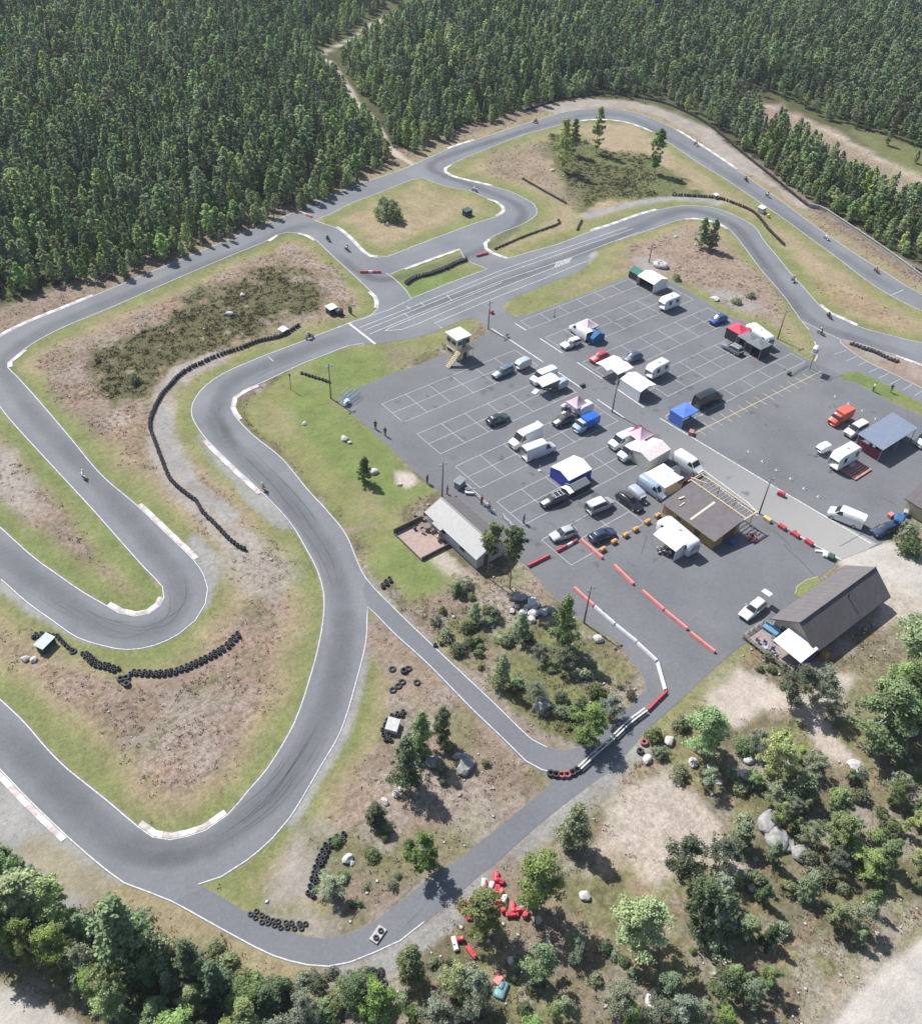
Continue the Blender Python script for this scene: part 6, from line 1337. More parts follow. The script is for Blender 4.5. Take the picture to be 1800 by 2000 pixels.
# ------------------------------------------------------------------ plastic and steel barriers
REDP = mat('red_plastic', (.46, .045, .06), .5, .12, 2); PINKP = mat('sun_faded_red_plastic', (.62, .20, .18), .55, .12, 2); WHP = mat('white_plastic', (.58, .58, .58), .5, .08, 2); ORP = mat('orange_plastic', (.55, .28, .10), .55, .12, 2); YEP = mat('yellow_plastic', (.60, .42, .18), .55, .1, 2)
def barrier(a, b, mts, label, h=.45, wd=.42, seg=2.0, grp='plastic barriers in the paddock', z=.03, top=None):
    A, B = Vector(W(*a, h)), Vector(W(*b, h)); A, B = Vector(W(*a, .2)), Vector(W(*b, .2)); d = B-A; L_ = d.length; rz_ = math.atan2(d.y, d.x); root = thing('road_barrier', label, 'barrier', ((A.x+B.x)/2, (A.y+B.y)/2, z), rz_, grp)
    n = max(1, len(mts)) if len(mts) > 1 else max(1, round(L_/seg))
    for i in range(n):
        x0 = -L_/2+L_*i/n+.02; x1 = -L_/2+L_*(i+1)/n-.02; k = MB(); w0, w1 = wd/2, wd*.28
        V = [(x0, -w0, 0), (x0, w0, 0), (x0, w0, h*.3), (x0, w1, h), (x0, -w1, h), (x0, -w0, h*.3)]; V += [(x1, y_, z_) for _, y_, z_ in V]
        k.add(V, [(5, 4, 3, 2, 1, 0), (6, 7, 8, 9, 10, 11)]+[(j, (j+1) % 6, 6+(j+1) % 6, 6+j) for j in range(6)])
        part('barrier_block', k, mts[i % len(mts)], root)
    return root
for a in (((580, 412), (609, 423), [PINKP, WHP, PINKP], 'faded red and white barrier closing the upper cut-through'), ((703, 531), (744, 531), [REDP, REDP, WHP, REDP, REDP], 'red barrier with white middle block across the track link'), ((930, 500), (953, 494), [REDP], 'short red barrier at the inner chicane exit'),
          ((1031, 1106), (1073, 1085), [REDP], 'red barrier at the paddock edge nearest the tall pines'), ((1087, 1077), (1127, 1055), [REDP, REDP, WHP, REDP], 'red barrier with one white block before the silver car'), ((1135, 1055), (1176, 1090), [PINKP], 'faded red barrier right of the silver car'),
          ((1199, 1104), (1237, 1141), [PINKP], 'short faded red barrier in the open paddock'), ((1254, 1154), (1296, 1191), [PINKP], 'uppermost of three faded red barriers in line'), ((1298, 1193), (1342, 1229), [PINKP], 'middle of three faded red barriers in line'), ((1348, 1236), (1396, 1274), [PINKP], 'lowest of three faded red barriers in line'),
          ((1121, 1148), (1159, 1183), [PINKP], 'faded red barrier behind the lone light pole'), ((1161, 1185), (1200, 1219), [WHP], 'upper white barrier along the paddock exit'), ((1202, 1221), (1243, 1254), [WHP], 'middle white barrier along the paddock exit'), ((1244, 1256), (1282, 1291), [WHP], 'lower white barrier along the paddock exit'), ((1284, 1295), (1299, 1348), [WHP], 'white barrier at the corner of the paddock exit'), ((1301, 1351), (1264, 1388), [REDP], 'red barrier at the corner of the paddock exit')):
    barrier(*a)
g_ = thing('guard_rail', 'long pale steel double guard rail between the two road lanes', 'guard rail', (0, 0, .02)); P1 = [Vector(p) for p in wpoly("1130,1505 1162,1475 1192,1449 1226,1416 1260,1390")]
for off, nm in ((-.20, 'rail'), (.20, 'rail')):
    b = MB(); C_ = cr_line(P1, 1.0); Q = []
    for i, p in enumerate(C_): t = (C_[min(i+1, len(C_)-1)]-C_[max(i-1, 0)]).normalized(); Q.append(Vector((p.x-t.y*off, p.y+t.x*off)))
    for i in range(len(Q)-1):
        p, q = Q[i], Q[i+1]; b.add([(p.x, p.y, .25), (q.x, q.y, .25), (q.x, q.y, .55), (p.x, p.y, .55)], [(0, 1, 2, 3)]); t = (q-p).normalized()*.09; b.add([(p.x-t.y, p.y+t.x, .56), (q.x-t.y, q.y+t.x, .56), (q.x+t.y, q.y-t.x, .56), (p.x+t.y, p.y-t.x, .56)], [(0, 1, 2, 3)])
    part('rail', b, mat('pale_steel', (.52, .51, .47), .5, .12, 3), g_)
for i, p in enumerate(rowpts("1130,1505 1162,1475 1192,1449 1226,1416 1260,1390", 2.0)): b = MB(); b.box((p.x, p.y, .28), (.34, .1, .5), rz=.8); part('post', b, DPL, g_)
def block(x, y, mt, label, grp, s=(1.0, .55, .62), rz_=.0):
    single('barrier_block', MB().box((0, 0, s[2]/2), s, bev=.07).box((0, 0, s[2]+.02), (s[0]*.6, s[1]*.3, .06)), mt, label, 'barrier block', (*W(x, y), .03), rz_, grp)
for x, y in ((1176, 1076), (1198, 1061), (1221, 1048), (1240, 1037), (1263, 1022), (1283, 1010)): block(x, y, ORP, 'orange block in the slanting row beside the navy car', 'row of orange blocks')
block(1497, 1017, YEP, 'yellow block in the roadside row, next to the light pole', None, (1.3, .6, .6), -1.57)
for i, (x, y) in enumerate(((1526, 1032), (1552, 1047), (1578, 1062))): block(x, y, REDP, 'red block in the row along the service road', 'row of red roadside blocks', (1.3, .6, .6), -1.57)
block(1524, 968, REDP, 'single red block beside the service road, upper side', None, (1.2, .6, .7), -1.3); block(960, 612, REDP, 'small red block at the foot of the middle light pole', None, (.7, .6, .6)); block(1177, 1216-20, DPL, 'dark block at a joint of the white barriers', None, (.3, .3, .3))
# pile of barrels by the road
for i, (x, y, k) in enumerate(((968, 1716, 0), (975, 1723, 0), (946, 1731, 0), (958, 1736, 1), (971, 1738, 0), (966, 1746, 0), (974, 1748, 0), (983, 1760, 1), (976, 1764, 0), (968, 1776, 0), (980, 1774, 0), (1001, 1775, 0), (1012, 1780, 0), (1000, 1789, 0), (1024, 1772, 1), (1026, 1788, 0), (944, 1728, 1), (904, 1772, 0), (914, 1790, 0), (893, 1838, 0), (888, 1846, 1), (920, 1862, 0))):
    mt = WHP if k else REDP; b = MB(); g_r = random.Random(i*13+5)
    b.box((0, 0, .28), (g_r.uniform(.95, 1.5), g_r.uniform(.42, .6), g_r.uniform(.4, .62)), rx=g_r.uniform(-.6, .6), ry=g_r.uniform(-.35, .35), bev=.10)
    b.box((g_r.uniform(-.2, .2), g_r.uniform(-.15, .15), .52), (.5, .22, .18), rx=g_r.uniform(-.6, .6), ry=g_r.uniform(-.35, .35), bev=.05)
    single('plastic_barrier', b, mt, ('white' if k else 'red')+' plastic barrier piece in the heap beside the link road', 'barrier', (*W(x, y), 0), ran.random()*3.1, 'heap of red and white barrier pieces')
single('tarpaulin', MB(True).box((0, 0, .2), (1.7, 1.1, .4), bev=.16).box((.3, .1, .35), (.8, .6, .4), bev=.15), mat('blue_green_tarpaulin', (.14, .26, .27), .6, .25, 3, bump=.3), 'blue-green tarpaulin heap at the bottom of the picture', 'tarpaulin', (*W(978, 1935), 0), .5)
single('red_crate', MB().box((0, 0, .3), (.9, .7, .6), bev=.05), PINKP, 'faded red box beside the tarpaulin heap', 'box', (*W(972, 1918), 0), .3)
# grey board barrier on the outside of the back straight
bw = thing('board_barrier', 'long grey board barrier before the trees of the back straight', 'fence', (0, 0, 0)); P_ = rowpts("1577,404 1603,410 1650,440 1700,473 1750,508 1800,545 1850,575", 2.4)
b = MB()
for i in range(len(P_)-1): p, q = P_[i], P_[i+1]; m_ = (p+q)/2; d = q-p; b.box((m_.x, m_.y, .45), (d.length, .12, .8), rz=math.atan2(d.y, d.x)); b.box((m_.x, m_.y, .9), (d.length, .35, .06), rz=math.atan2(d.y, d.x))
part('board', b, mat('grey_weathered_boards', (.27, .26, .24), .85, .2, 2), bw)
for p in P_[::2]: b = MB(); b.box((p.x+.2, p.y+.2, .5), (.12, .12, 1.0)); part('post', b, BRN, bw)
# ------------------------------------------------------------------ light poles and small posts
PM = mat('weathered_pole', (.16, .13, .11), .85, .2, 5)
def light_pole(bx, by, h, label, nl=2, arm=.5):
    x, y = W(bx, by); t = thing('light_pole', label, 'lamp post', (x, y, 0), 0, 'light poles'); b = MB(True); b.tube([(0, 0, -.1), (0, 0, h)], [.13, .08], 8); part('pole', b, PM, t)
    b = MB(); b.tube([(-arm, 0, h-.5), (arm, 0, h-.5)], .04, 5); part('crossarm', b, STEEL, t)
    for i in range(nl):
        s = (-1, 1)[i % 2]; b = MB(); b.box((s*arm, -.15, h-.42), (.42, .30, .24), rx=.5, bev=.03); o = part('floodlight', b, STEEL, t); b = MB(); b.box((s*arm, -.29, h-.52), (.34, .05, .2), rx=.5); part('lens', b, LAMP, o)
for a in ((953, 643, 6.2, 'light pole between tower and service road'), (646, 778, 7.0, 'light pole at the left corner of the paddock'), (863, 970, 6.9, 'light pole beside the clubhouse roof'), (1195, 805, 6.9, 'light pole in the middle of the service road'), (1482, 1003, 7.2, 'light pole beside the timber shed rafters'), (1518, 662, 6.4, 'light pole behind the long caravan'), (1140, 1217, 7.2, 'light pole behind the faded red and white barriers'), (1267, 512, 4.6, 'thin light pole behind the white marquee')): light_pole(*a)
def post(bx, by, h, label, mt=PM, head=None, r=.05, name='marker_post', cat='post'):
    x, y = W(bx, by); t = thing(name, label, cat, (x, y, 0)); b = MB(); b.tube([(0, 0, 0), (0, 0, h)], r, 6); part('pole', b, mt, t)
    if head: c_, d_, m_ = head; b = MB(); b.box(c_, d_, bev=.01); part('panel', b, m_, t)
post(568, 760, 3.2, 'black signal post with two dark panels beside the inner bend', PM, ((0, 0, 2.9), (.12, .5, .5), DPL), .06, 'signal_post', 'signal'); post(476, 675, 2.6, 'thin pale mast behind the long tyre wall', STEEL, ((0, 0, 2.5), (.1, .4, .15), WHP))
post(1053, 920, 1.2, 'thin white post alone on the asphalt near the blue walled tent', WHP, ((0, 0, .1), (.45, .45, .16), WHP)); post(1082, 619, 1.7, 'thin dark stand alone in the top bay row', DPL, ((0, 0, .06), (.4, .4, .08), DPL)); post(990, 658, .7, 'small dark stand on the line of the service road', DPL, ((0, 0, .5), (.7, .3, .1), DPL))
for i, (x, y) in enumerate(((1462, 883), (1489, 902), (1516, 919), (1544, 936), (1598, 971), (1657, 789), (1684, 803), (1710, 819), (1631, 775), (1570, 955))):
    single('traffic_cone', MB().box((0, 0, .03), (.5, .5, .06)).tube([(0, 0, .05), (0, 0, .5)], [.17, .04], 8), mat('grey_white_rubber', (.42, .43, .44), .7), 'small pale cone on the open asphalt of the right paddock', 'cone', (*W(x, y), .03), 0, 'pale cones on the right paddock')
# marshal posts
HUTG = mat('dark_green_boards', (.03, .075, .06), .7, .2, 3)
def hut(bx, by, label, wall, roof, sx=1.6, sy=1.3, h=1.3, rz_=.2, open_=True):
    x, y = W(bx, by); t = thing('marshal_hut', label, 'hut', (x, y, 0), rz_)
    b = MB(); b.box((0, sy/2, h/2), (sx, .06, h)); b.box((-sx/2, 0, h/2), (.06, sy, h)); b.box((sx/2, 0, h/2), (.06, sy, h)); b.box((0, -sy/2, h*.28), (sx, .06, h*.55)); part('wall', b, wall, t)
    b = MB(); b.slab([(-sx/2-.15, -sy/2-.05, h), (sx/2+.15, -sy/2-.05, h), (sx/2+.15, sy/2+.2, h+.18), (-sx/2-.15, sy/2+.2, h+.18)], .05); part('roof', b, roof, t); return t
hut(92, 1264, 'green marshal hut with pale roof beside the short tyre runs', HUTG, mat('pale_green_sheet', (.30, .34, .33), .5), 2.0, 1.2, 1.1, .5); hut(648, 611, 'marshal hut with white roof and dark barrels beside the main straight bend', HUTG, WTRIM, 1.7, 1.5, 1.3, .1)
hut(554, 651, 'small white marshal shelter at the upper end of the long tyre wall', WTRIM, WTRIM, 1.3, 1.1, .9, .3); hut(912, 420, 'dark green marshal hut on the grass island with the bush', HUTG, HUTG, 1.8, 1.4, 1.3, .1); hut(1397, 387, 'low pale hut on the tyre wall outside the right hairpin', mat('grey_hut_boards', (.22, .22, .21), .8), WTRIM, 1.0, .8, .9, 0)
hut(1486, 414, 'white marshal hut where the tyre wall bends', WTRIM, WTRIM, 1.6, 1.3, 1.2, .2); hut(768, 1423, 'white marshal shelter on the triangular island', WTRIM, mat('pale_sheet', (.42, .42, .40), .6), 1.5, 1.2, .8, .7)
single('yellow_box', MB().box((0, 0, .4), (.7, .6, .8), bev=.06), YEP, 'yellow box beside the white marshal hut', 'box', (*W(1499, 424), 0)); single('dark_barrel', MB(True).tube([(0, 0, 0), (0, 0, 1.1)], .75, 14), DPL, 'big dark drum right of the marshal hut by the main straight', 'drum', (*W(663, 614), 0)); single('upright_screen', MB().box((0, 0, .8), (.25, 1.0, 1.6), bev=.03), HUTG, 'upright dark panel near the kerb beside the marshal hut', 'board', (*W(684, 612), 0))
# scoreboard gantry by the pit entrance
x, y = W(1580, 722); t = thing('sign_gantry', 'grey steel gantry with a white panel at the pit entrance', 'gantry', (x, y, 0), R_(20))
for s in (-.45, .45): b = MB(); b.tube([(s, 0, 0), (s, 0, 4.0)], .07, 6); part('leg', b, STEEL, t)
b = MB()
for z_ in (.8, 1.6, 2.4, 3.2): b.tube([(-.45, 0, z_), (.45, 0, z_+.4)], .03, 4)
b.box((0, .1, 3.9), (2.0, 1.2, .08)); b.tube([(-1, -.5, 4.6), (1, -.5, 4.6)], .04); b.tube([(-1, -.5, 3.9), (-1, -.5, 4.6)], .04); b.tube([(1, -.5, 3.9), (1, -.5, 4.6)], .04); part('platform', b, STEEL, t); b = MB(); b.box((.2, .2, 4.35), (1.5, .7, .75), bev=.05); part('panel_box', b, WTRIM, t)
gt = thing('pit_gate', 'long grey swing gate with wheeled foot beside the sign gantry', 'gate', (0, 0, .03)); A, B = Vector(W(1540, 732)), Vector(W(1572, 712)); b = MB(); d = B-A; m_ = (A+B)/2; rz_ = math.atan2(d.y, d.x)
for z_ in (.5, .9): b.box((m_.x, m_.y, z_), (d.length, .07, .07), rz=rz_)
part('gate_bar', b, STEEL, gt); b = MB(); b.box((A.x, A.y, .3), (.7, .5, .6), bev=.05); part('wheeled_foot', b, DPL, gt)
# bicycle rack like frame with scooters at the left corner of the paddock
rk = thing('barrier_stack', 'stack of pale blue steel crowd barriers at the left corner of the paddock', 'barriers', (*W(688, 778), .03), .4); BS = mat('pale_blue_steel', (.34, .42, .52), .5, .15, 4)
for k in range(4):
    b = MB(); y_ = -.7+k*.5; a_ = .25*k
    b.tube([(-1.3, y_, .1), (-1.3, y_+a_, 1.1), (1.3, y_+a_, 1.1), (1.3, y_, .1)], .035, 5, False); b.tube([(-1.3, y_, .2), (1.3, y_, .2)], .035, 5)
    for i in range(9): x_ = -1.1+i*.275; b.tube([(x_, y_, .2), (x_, y_+a_, 1.1)], .018, 4)
    part('barrier_frame', b, BS, rk)
single('steel_cart', MB().box((0, 0, .5), (1.3, .8, .06)).box((0, 0, .9), (1.0, .6, .06)).tube([(-.6, -.35, 0), (-.6, -.35, 1.1)], .04).tube([(.6, -.35, 0), (.6, -.35, 1.1)], .04).tube([(.6, .35, 0), (.6, .35, 1.1)], .04).tube([(-.6, .35, 0), (-.6, .35, 1.1)], .04), BS, 'pale blue steel cart in front of the stacked barriers', 'cart', (*W(677, 790), .03), .5)
# two tyres strapped on a pale pallet on the lower bend
t = thing('tyre_pallet', 'pale pallet carrying two tyres on the lower bend of the link road', 'pallet', (*W(738, 1827), .03), .35); b = MB(); b.box((0, 0, .12), (1.7, .95, .16), bev=.02); part('pallet', b, CONC, t)
for s in (-.40, .40): b = MB(True); b.torus((s, -.05, .30), .20, .10, 14, 6, h=.10); part('tyre', b, RUB, t)
# boulders
def rock(x, y, r, lab, seed, mt, flat=.65, grp=None, z=0):
    import bmesh
    bm = bmesh.new(); bmesh.ops.create_icosphere(bm, subdivisions=3, radius=1); g = random.Random(seed); P_ = [Vector((g.gauss(0, 1), g.gauss(0, 1), g.gauss(0, 1))).normalized() for _ in range(9)]; K_ = [g.uniform(.62, .95) for _ in P_]
    for v in bm.verts:
        c_ = v.co.copy()
        for p, k in zip(P_, K_):
            d = v.co.dot(p)
            if d > k: v.co -= p*(d-k)
        v.co += c_*(vnoise(np.array([c_.x*3+seed]), np.array([c_.y*3+c_.z*2]), 1., seed)[0]-.5)*.18
        v.co.x *= r*1.15; v.co.y *= r*.9; v.co.z *= r*flat
    me = bpy.data.meshes.new('boulder'); bm.to_mesh(me); bm.free(); me.materials.append(mt)
    o = bpy.data.objects.new('boulder', me); COL.objects.link(o); o.location = (*W(x, y), r*flat*.45+z); o.rotation_euler = (0, 0, g.random()*6.28); meta(o, lab, 'boulder', grp)
ROCK = mat('pale_granite', (.42, .40, .38), .9, .28, 1.8, bump=.5); ROCKD = mat('lichen_granite', (.24, .235, .225), .9, .35, 1.8, bump=.5)
for i, (x, y, r, l) in enumerate(((673, 858, 1.0, 'pale flat boulder on the club lawn'), (683, 865, .55, 'small boulder touching the pale flat boulder'), (594, 828, .6, 'small grey stone on the lawn near the inner bend'), (730, 923, 1.0, 'grey boulder beside the lone lawn tree'), (780, 947, .6, 'stone at the edge of the bare lawn patch'), (1079, 333, .8, 'pale boulder beside the trees of the northern island'), (474, 577, .8, 'upper stone on the heather island'), (449, 615, 1.1, 'lower flat stone on the heather island'), (1319, 463, .6, 'pale stone left of the paired pines'), (1357, 478, .5, 'small stone at the foot of the paired pines'),
     (908, 1497, 2.0, 'big dark boulder with a pale top on the triangular island'), (894, 1480, .8, 'upright stone behind the big dark boulder'), (848, 1492, 1.5, 'rough rock under the conifers of the triangular island'), (1015, 1170, 1.5, 'dark boulder at the top of the rock heap'), (1040, 1182, 1.6, 'largest grey boulder of the rock heap'), (1042, 1200, 1.2, 'middle boulder of the rock heap'), (1037, 1212, .9, 'pale round boulder at the front of the rock heap'), (1060, 1198, 1.0, 'dark boulder right of the rock heap'), (1022, 1198, .9, 'boulder on the left flank of the rock heap'), (1000, 1195, .7, 'leftmost stone of the rock heap'), (1008, 1186, .6, 'pale stone on the left of the rock heap'), (1075, 1195, 1.2, 'shaded boulder between rock heap and tallest pine'), (1030, 1188, .8, 'stone wedged between the largest boulders'),
     (1168, 1250, 1.0, 'pale flat boulder near the lone light pole'), (1058, 1380, 1.7, 'big grey rock at the foot of the greyish tree'), (1118, 1210, .5, 'small pale stone left of the tallest pine'), (937, 1217, .45, 'white stone among the bushes'), (961, 1224, .45, 'white stone right of another white stone'), (1307, 1449, 1.1, 'white boulder by the sandy clearing road side'), (1264, 1486, .9, 'pale boulder on the verge below the loose tyres'), (1353, 1492, .9, 'boulder at the foot of the clearing tree'), (1384, 1500, .6, 'small stone beside the clearing tree'), (1433, 1514, .9, 'left of two round boulders below the sand'), (1454, 1517, 1.0, 'right of two round boulders below the sand'), (1404, 1530, .6, 'pale tilted stone below the two round boulders'), (1462, 1487, .9, 'white boulder beside the dark narrow tree'), (1535, 1500, 1.1, 'pale rock at the lower end of the clearing'), (1670, 1500, 1.5, 'flat rock closing the sandy spit'),
     (1515, 1640, 2.2, 'broad grey rock slab on the heath slope'), (1536, 1650, 1.4, 'dark slab right of the broad grey slab'), (1500, 1610, 2.2, 'weathered slab above the broad grey slab'), (1565, 1670, 1.9, 'pale slab among the young trees'), (1475, 1680, .5, 'white stone on the sand edge'), (1467, 1735, .8, 'pale stones at the foot of the sand slope'), (1141, 1752, .9, 'white flat stone in the sand'), (1052, 1798, .6, 'white stone near the heap of red barriers'), (1070, 1842, .5, 'small white stone on the slope'), (1280, 1960, 1.8, 'rough rock at the bottom of the picture'), (1225, 1960, .6, 'pale stone at the bottom'), (1775, 1425, 1.6, 'white rock right of the largest leafy tree'), (680, 1680, .9, 'white stone beside the tyre wall of the triangular island'), (751, 1567, .7, 'white stone pair on the triangular island'), (772, 1553, .6, 'upper white stone on the triangular island'), (782, 1542, .45, 'small white stone by the conifer shade'), (688, 1687, .4, 'small stone touching a white stone'), (62, 1290, .0, ''), (50, 1288, .8, 'lichen stone beside the green marshal hut'), (66, 1290, .7, 'second stone beside the green marshal hut'), (1290, 520, 2.4, 'broad pale rock outcrop behind the white marquee'), (1395, 585, 1.4, 'pale rock outcrop on the bare ground beside the bays'), (1790, 530, .0, ''), (1000, 1880, .7, 'pale stone below the heap of red barriers'), (1425, 1925, 1.2, 'grey rock between young trees at the bottom'))):
    if r > 0: rock(x, y, r*(.66 if r > 1 else .7), l, 100+i, ROCKD if i in (10, 12, 13, 21, 24, 38, 39, 40, 41, 42) else ROCK, .7 if r < 1.3 else .55)
# ------------------------------------------------------------------ small gear in the paddock
def box_(x, y, z0, s, mt, name, lab, cat, rz_=0, bev=.04, grp=None): single(name, MB().box((0, 0, s[2]/2), s, bev=bev), mt, lab, cat, (*W(x, y), z0), rz_, grp)
box_(1137, 765-10, .03, (1.0, .5, .5), DPL, 'tool_box', 'dark tool box under the edge of the white awning', 'box'); box_(1045, 765, .03, (1.5, .9, .05), WHP, 'floor_mat', 'white mat on the asphalt beside the white awning', 'mat', .4, 0)
box_(1110, 668+4, .03, (.5, .5, .6), ORP, 'orange_crate', 'orange crate behind the white car and van', 'crate'); box_(1151, 673, .03, (.6, .5, .35), DPL, 'spare_part', 'dark bundle lying on the asphalt near the blue tent', 'bundle')
box_(1337, 1018, .03, (1.6, 1.2, .9), REDC, 'red_cover', 'red covered load between caravan and brown shed', 'cover', .6, .15)
box_(1349, 848, .03, (1.1, .8, .7), mat('rusty_red', (.35, .14, .11), .8, .3, 4), 'garden_cart', 'rusty red cart with odds and ends at the road corner', 'cart', .5)
box_(1100, 812, .03, (.9, .6, .7), CRB, 'cardboard_stack', 'cream boxes piled beside the maroon pavilion', 'boxes', .3); box_(1101, 797, .03, (1.2, .8, .8), CREAM, 'kit_pile', 'pale heap of gear at the left of the maroon pavilion', 'gear', .2, .2)
for i, (x, y) in enumerate(((1361, 1040), (1377, 1050), (1388, 1057), (1385, 1062))): single('white_drum', MB(True).tube([(0, 0, 0), (0, 0, .85)], .36, 14), mat('silver_white_drum', (.5, .52, .53), .4, .2, 4), 'silver white drum along the wall of the brown shed', 'drum', (*W(x, y), .03), 0, 'drums along the brown shed')
for i, (x, y) in enumerate(((1285, 1080), (1292, 1076), (1306, 1083), (1334, 1082), (1350, 1078))): t = thing('camping_chair', 'pale camping chair before the large caravan', 'chair', (*W(x, y), .03), ran.random()*6, 'camping chairs before the caravan'); part('seat', MB().box((0, 0, .4), (.55, .5, .06)), WHP, t); part('backrest', MB().box((0, .26, .7), (.55, .05, .55), rx=-.2), WHP, t); part('leg_frame', MB().tube([(-.25, -.2, 0), (.25, .2, .4)], .02, 4).tube([(.25, -.2, 0), (-.25, .2, .4)], .02, 4), STEEL, t)
box_(1428, 1063, .03, (.8, .7, .6), BLUE, 'blue_tub', 'small blue tub in the shade of the brown shed', 'tub'); 
box_(1611, 1085, .03, (1.2, .8, .5), WHP, 'white_sack', 'white sacks beside the service road end', 'sacks', .5, .15); box_(1621, 1091, .03, (1.0, .9, .7), HUTG, 'green_bin', 'dark green bin beside the white sacks', 'bin', .3, .1); box_(1600, 1078, .03, (1.3, .4, .25), WHP, 'white_pipe', 'white pipes near the white sacks', 'pipes', -.8)
box_(1753, 1020, .03, (2.0, 1.4, 1.1), TEAL, 'covered_trailer', 'blue covered trailer beside the navy car', 'trailer', .3, .2); box_(1737, 1010, .03, (.9, .7, .7), PINKP, 'red_box', 'faded red box behind the navy car', 'box'); box_(1766, 1006, .03, (1.0, .7, .9), SILV, 'grey_machine', 'grey machine beside the right building', 'machine', .4, .08)
# small red quad/kart trailer near the shed shadow
t = thing('kart', 'red racing kart standing in the shade of the brown shed', 'kart', (*W(1468, 1050), .03), .9)
part('chassis', MB().box((0, 0, .12), (1.5, .6, .06)).tube([(-.8, -.4, .14), (-.8, .4, .14)], .03).tube([(.6, -.5, .16), (.6, .5, .16)], .03), DPL, t); part('side_pod', MB().box((-.05, .48, .22), (.8, .2, .22), bev=.05), REDP, t); part('side_pod', MB().box((-.05, -.48, .22), (.8, .2, .22), bev=.05), REDP, t); part('nose', MB().box((-.95, 0, .22), (.35, 1.1, .2), bev=.07), REDP, t); part('seat', MB().box((.25, 0, .35), (.4, .4, .4), bev=.1), DPL, t)
for x_, y_ in ((-.7, .55), (-.7, -.55), (.62, .6), (.62, -.6)): part('wheel', MB(True).tube([(0, -.09, 0), (0, .09, 0)], .14, 12), RUB, t, loc=(x_, y_, .14))
# ------------------------------------------------------------------ people: one continuous skinned body each
def skinbody(joints, edges, name, mt, lvl=1):
    me = bpy.data.meshes.new(name); me.from_pydata([j[:3] for j in joints], edges, []); o = bpy.data.objects.new(name+'_rig', me); COL.objects.link(o)
    md = o.modifiers.new('s', 'SKIN'); md.use_smooth_shade = True
    for i, j in enumerate(joints): r = j[3]; me.skin_vertices[0].data[i].radius = (r, j[4] if len(j) > 4 else r)
    me.skin_vertices[0].data[0].use_root = True
    s = o.modifiers.new('u', 'SUBSURF'); s.levels = lvl; s.render_levels = lvl
    dg = bpy.context.evaluated_depsgraph_get(); dg.update(); out = bpy.data.meshes.new_from_object(o.evaluated_get(dg)); out.name = name; bpy.data.objects.remove(o); out.materials.clear(); out.materials.append(mt); return out
SKIN = mat('skin', (.45, .27, .19), .6, .08, 6)
def standing(arm=0):
    J = [(0, 0, .95, .15, .12), (0, 0, 1.12, .14, .11), (0, 0, 1.32, .17, .12), (0, 0, 1.46, .10), (0, 0, 1.54, .055), (0, .0, 1.66, .095, .11), (0, .005, 1.74, .075),
         (.10, 0, .90, .10), (.11, .01, .50, .068), (.12, -.01, .09, .045), (.12, .13, .04, .04), (-.10, 0, .90, .10), (-.13, .06, .50, .068), (-.14, -.04, .09, .045), (-.14, .09, .04, .04),
         (.20, 0, 1.42, .06), (.25, .0, 1.14, .045), (.26, .10, .90, .032), (.265, .15, .80, .03), (-.20, 0, 1.42, .06), (-.26, -.02, 1.14, .045), (-.27, .08, .90, .032), (-.275, .12, .80, .03)]
    if arm: J[17] = (.12, .25, 1.05, .032); J[18] = (.04, .30, 1.1, .03)
    E = [(0, 1), (1, 2), (2, 3), (3, 4), (4, 5), (5, 6), (0, 7), (7, 8), (8, 9), (9, 10), (0, 11), (11, 12), (12, 13), (13, 14), (3, 15), (15, 16), (16, 17), (17, 18), (3, 19), (19, 20), (20, 21), (21, 22)]
    return J, E
SB = [skinbody(*standing(a), 'body', SKIN, 2) for a in (0, 1)]
def clothes(name, pts, edges, mt): return skinbody(pts, edges, name, mt, 2)
def shirt_mesh(mt, arm=0):
    J, E = standing(arm); P = [(0, 0, .98, .165, .13), (0, 0, 1.12, .16, .125), (0, 0, 1.32, .185, .135), (0, 0, 1.45, .115, .11), (.20, 0, 1.42, .075), (*J[16][:3], .06), (*[(a*.6+b*.4) for a, b in zip(J[16][:3], J[17][:3])], .05), (-.20, 0, 1.42, .075), (-.26, -.02, 1.14, .06), (-.264, .02, 1.05, .05)]
    return clothes('shirt', P, [(0, 1), (1, 2), (2, 3), (3, 4), (4, 5), (5, 6), (3, 7), (7, 8), (8, 9)], mt)
def trouser_mesh(mt): return clothes('trousers', [(0, 0, .96, .165, .13), (.10, 0, .88, .115), (.11, .01, .50, .085), (.12, -.01, .12, .065), (-.10, 0, .88, .115), (-.13, .06, .50, .085), (-.14, -.04, .12, .065)], [(0, 1), (1, 2), (2, 3), (0, 4), (4, 5), (5, 6)], mt)
def hair_mesh(mt): b = MB(True); b.tube([(0, -.02, 1.63), (0, -.02, 1.70), (0, -.01, 1.77), (0, 0, 1.80)], [.098, .108, .085, .02], 10); return b.mesh('hair', mt)
def fab(n, c): return mat(n, c, .85, .12, 6)
HAIR = hair_mesh(fab('brown_hair', (.06, .04, .025)))
def person(px_, py_, lab, shirt, trou, rz_=0, arm=0):
    x, y = W(px_, py_); t = thing('person', lab, 'person', (x, y, .03), rz_); bd = part('body', SB[arm], SKIN, t); part('shirt', shirt_mesh(shirt, arm), shirt, t); part('trousers', trouser_mesh(trou), trou, t); part('hair', HAIR, None, t)
    b = MB(True)
    for s in (-1, 1): b.box((.12 if s > 0 else -.14, .04 if s > 0 else 0, .05), (.10, .27, .09), bev=.03)
    part('shoes', b, DPL, t); return t
DK = fab('dark_cotton', (.03, .03, .035)); WH = fab('white_cotton', (.6, .6, .58)); BL = fab('blue_denim', (.06, .09, .16)); RD = fab('red_cotton', (.40, .05, .05)); KH = fab('khaki_cotton', (.30, .25, .17))
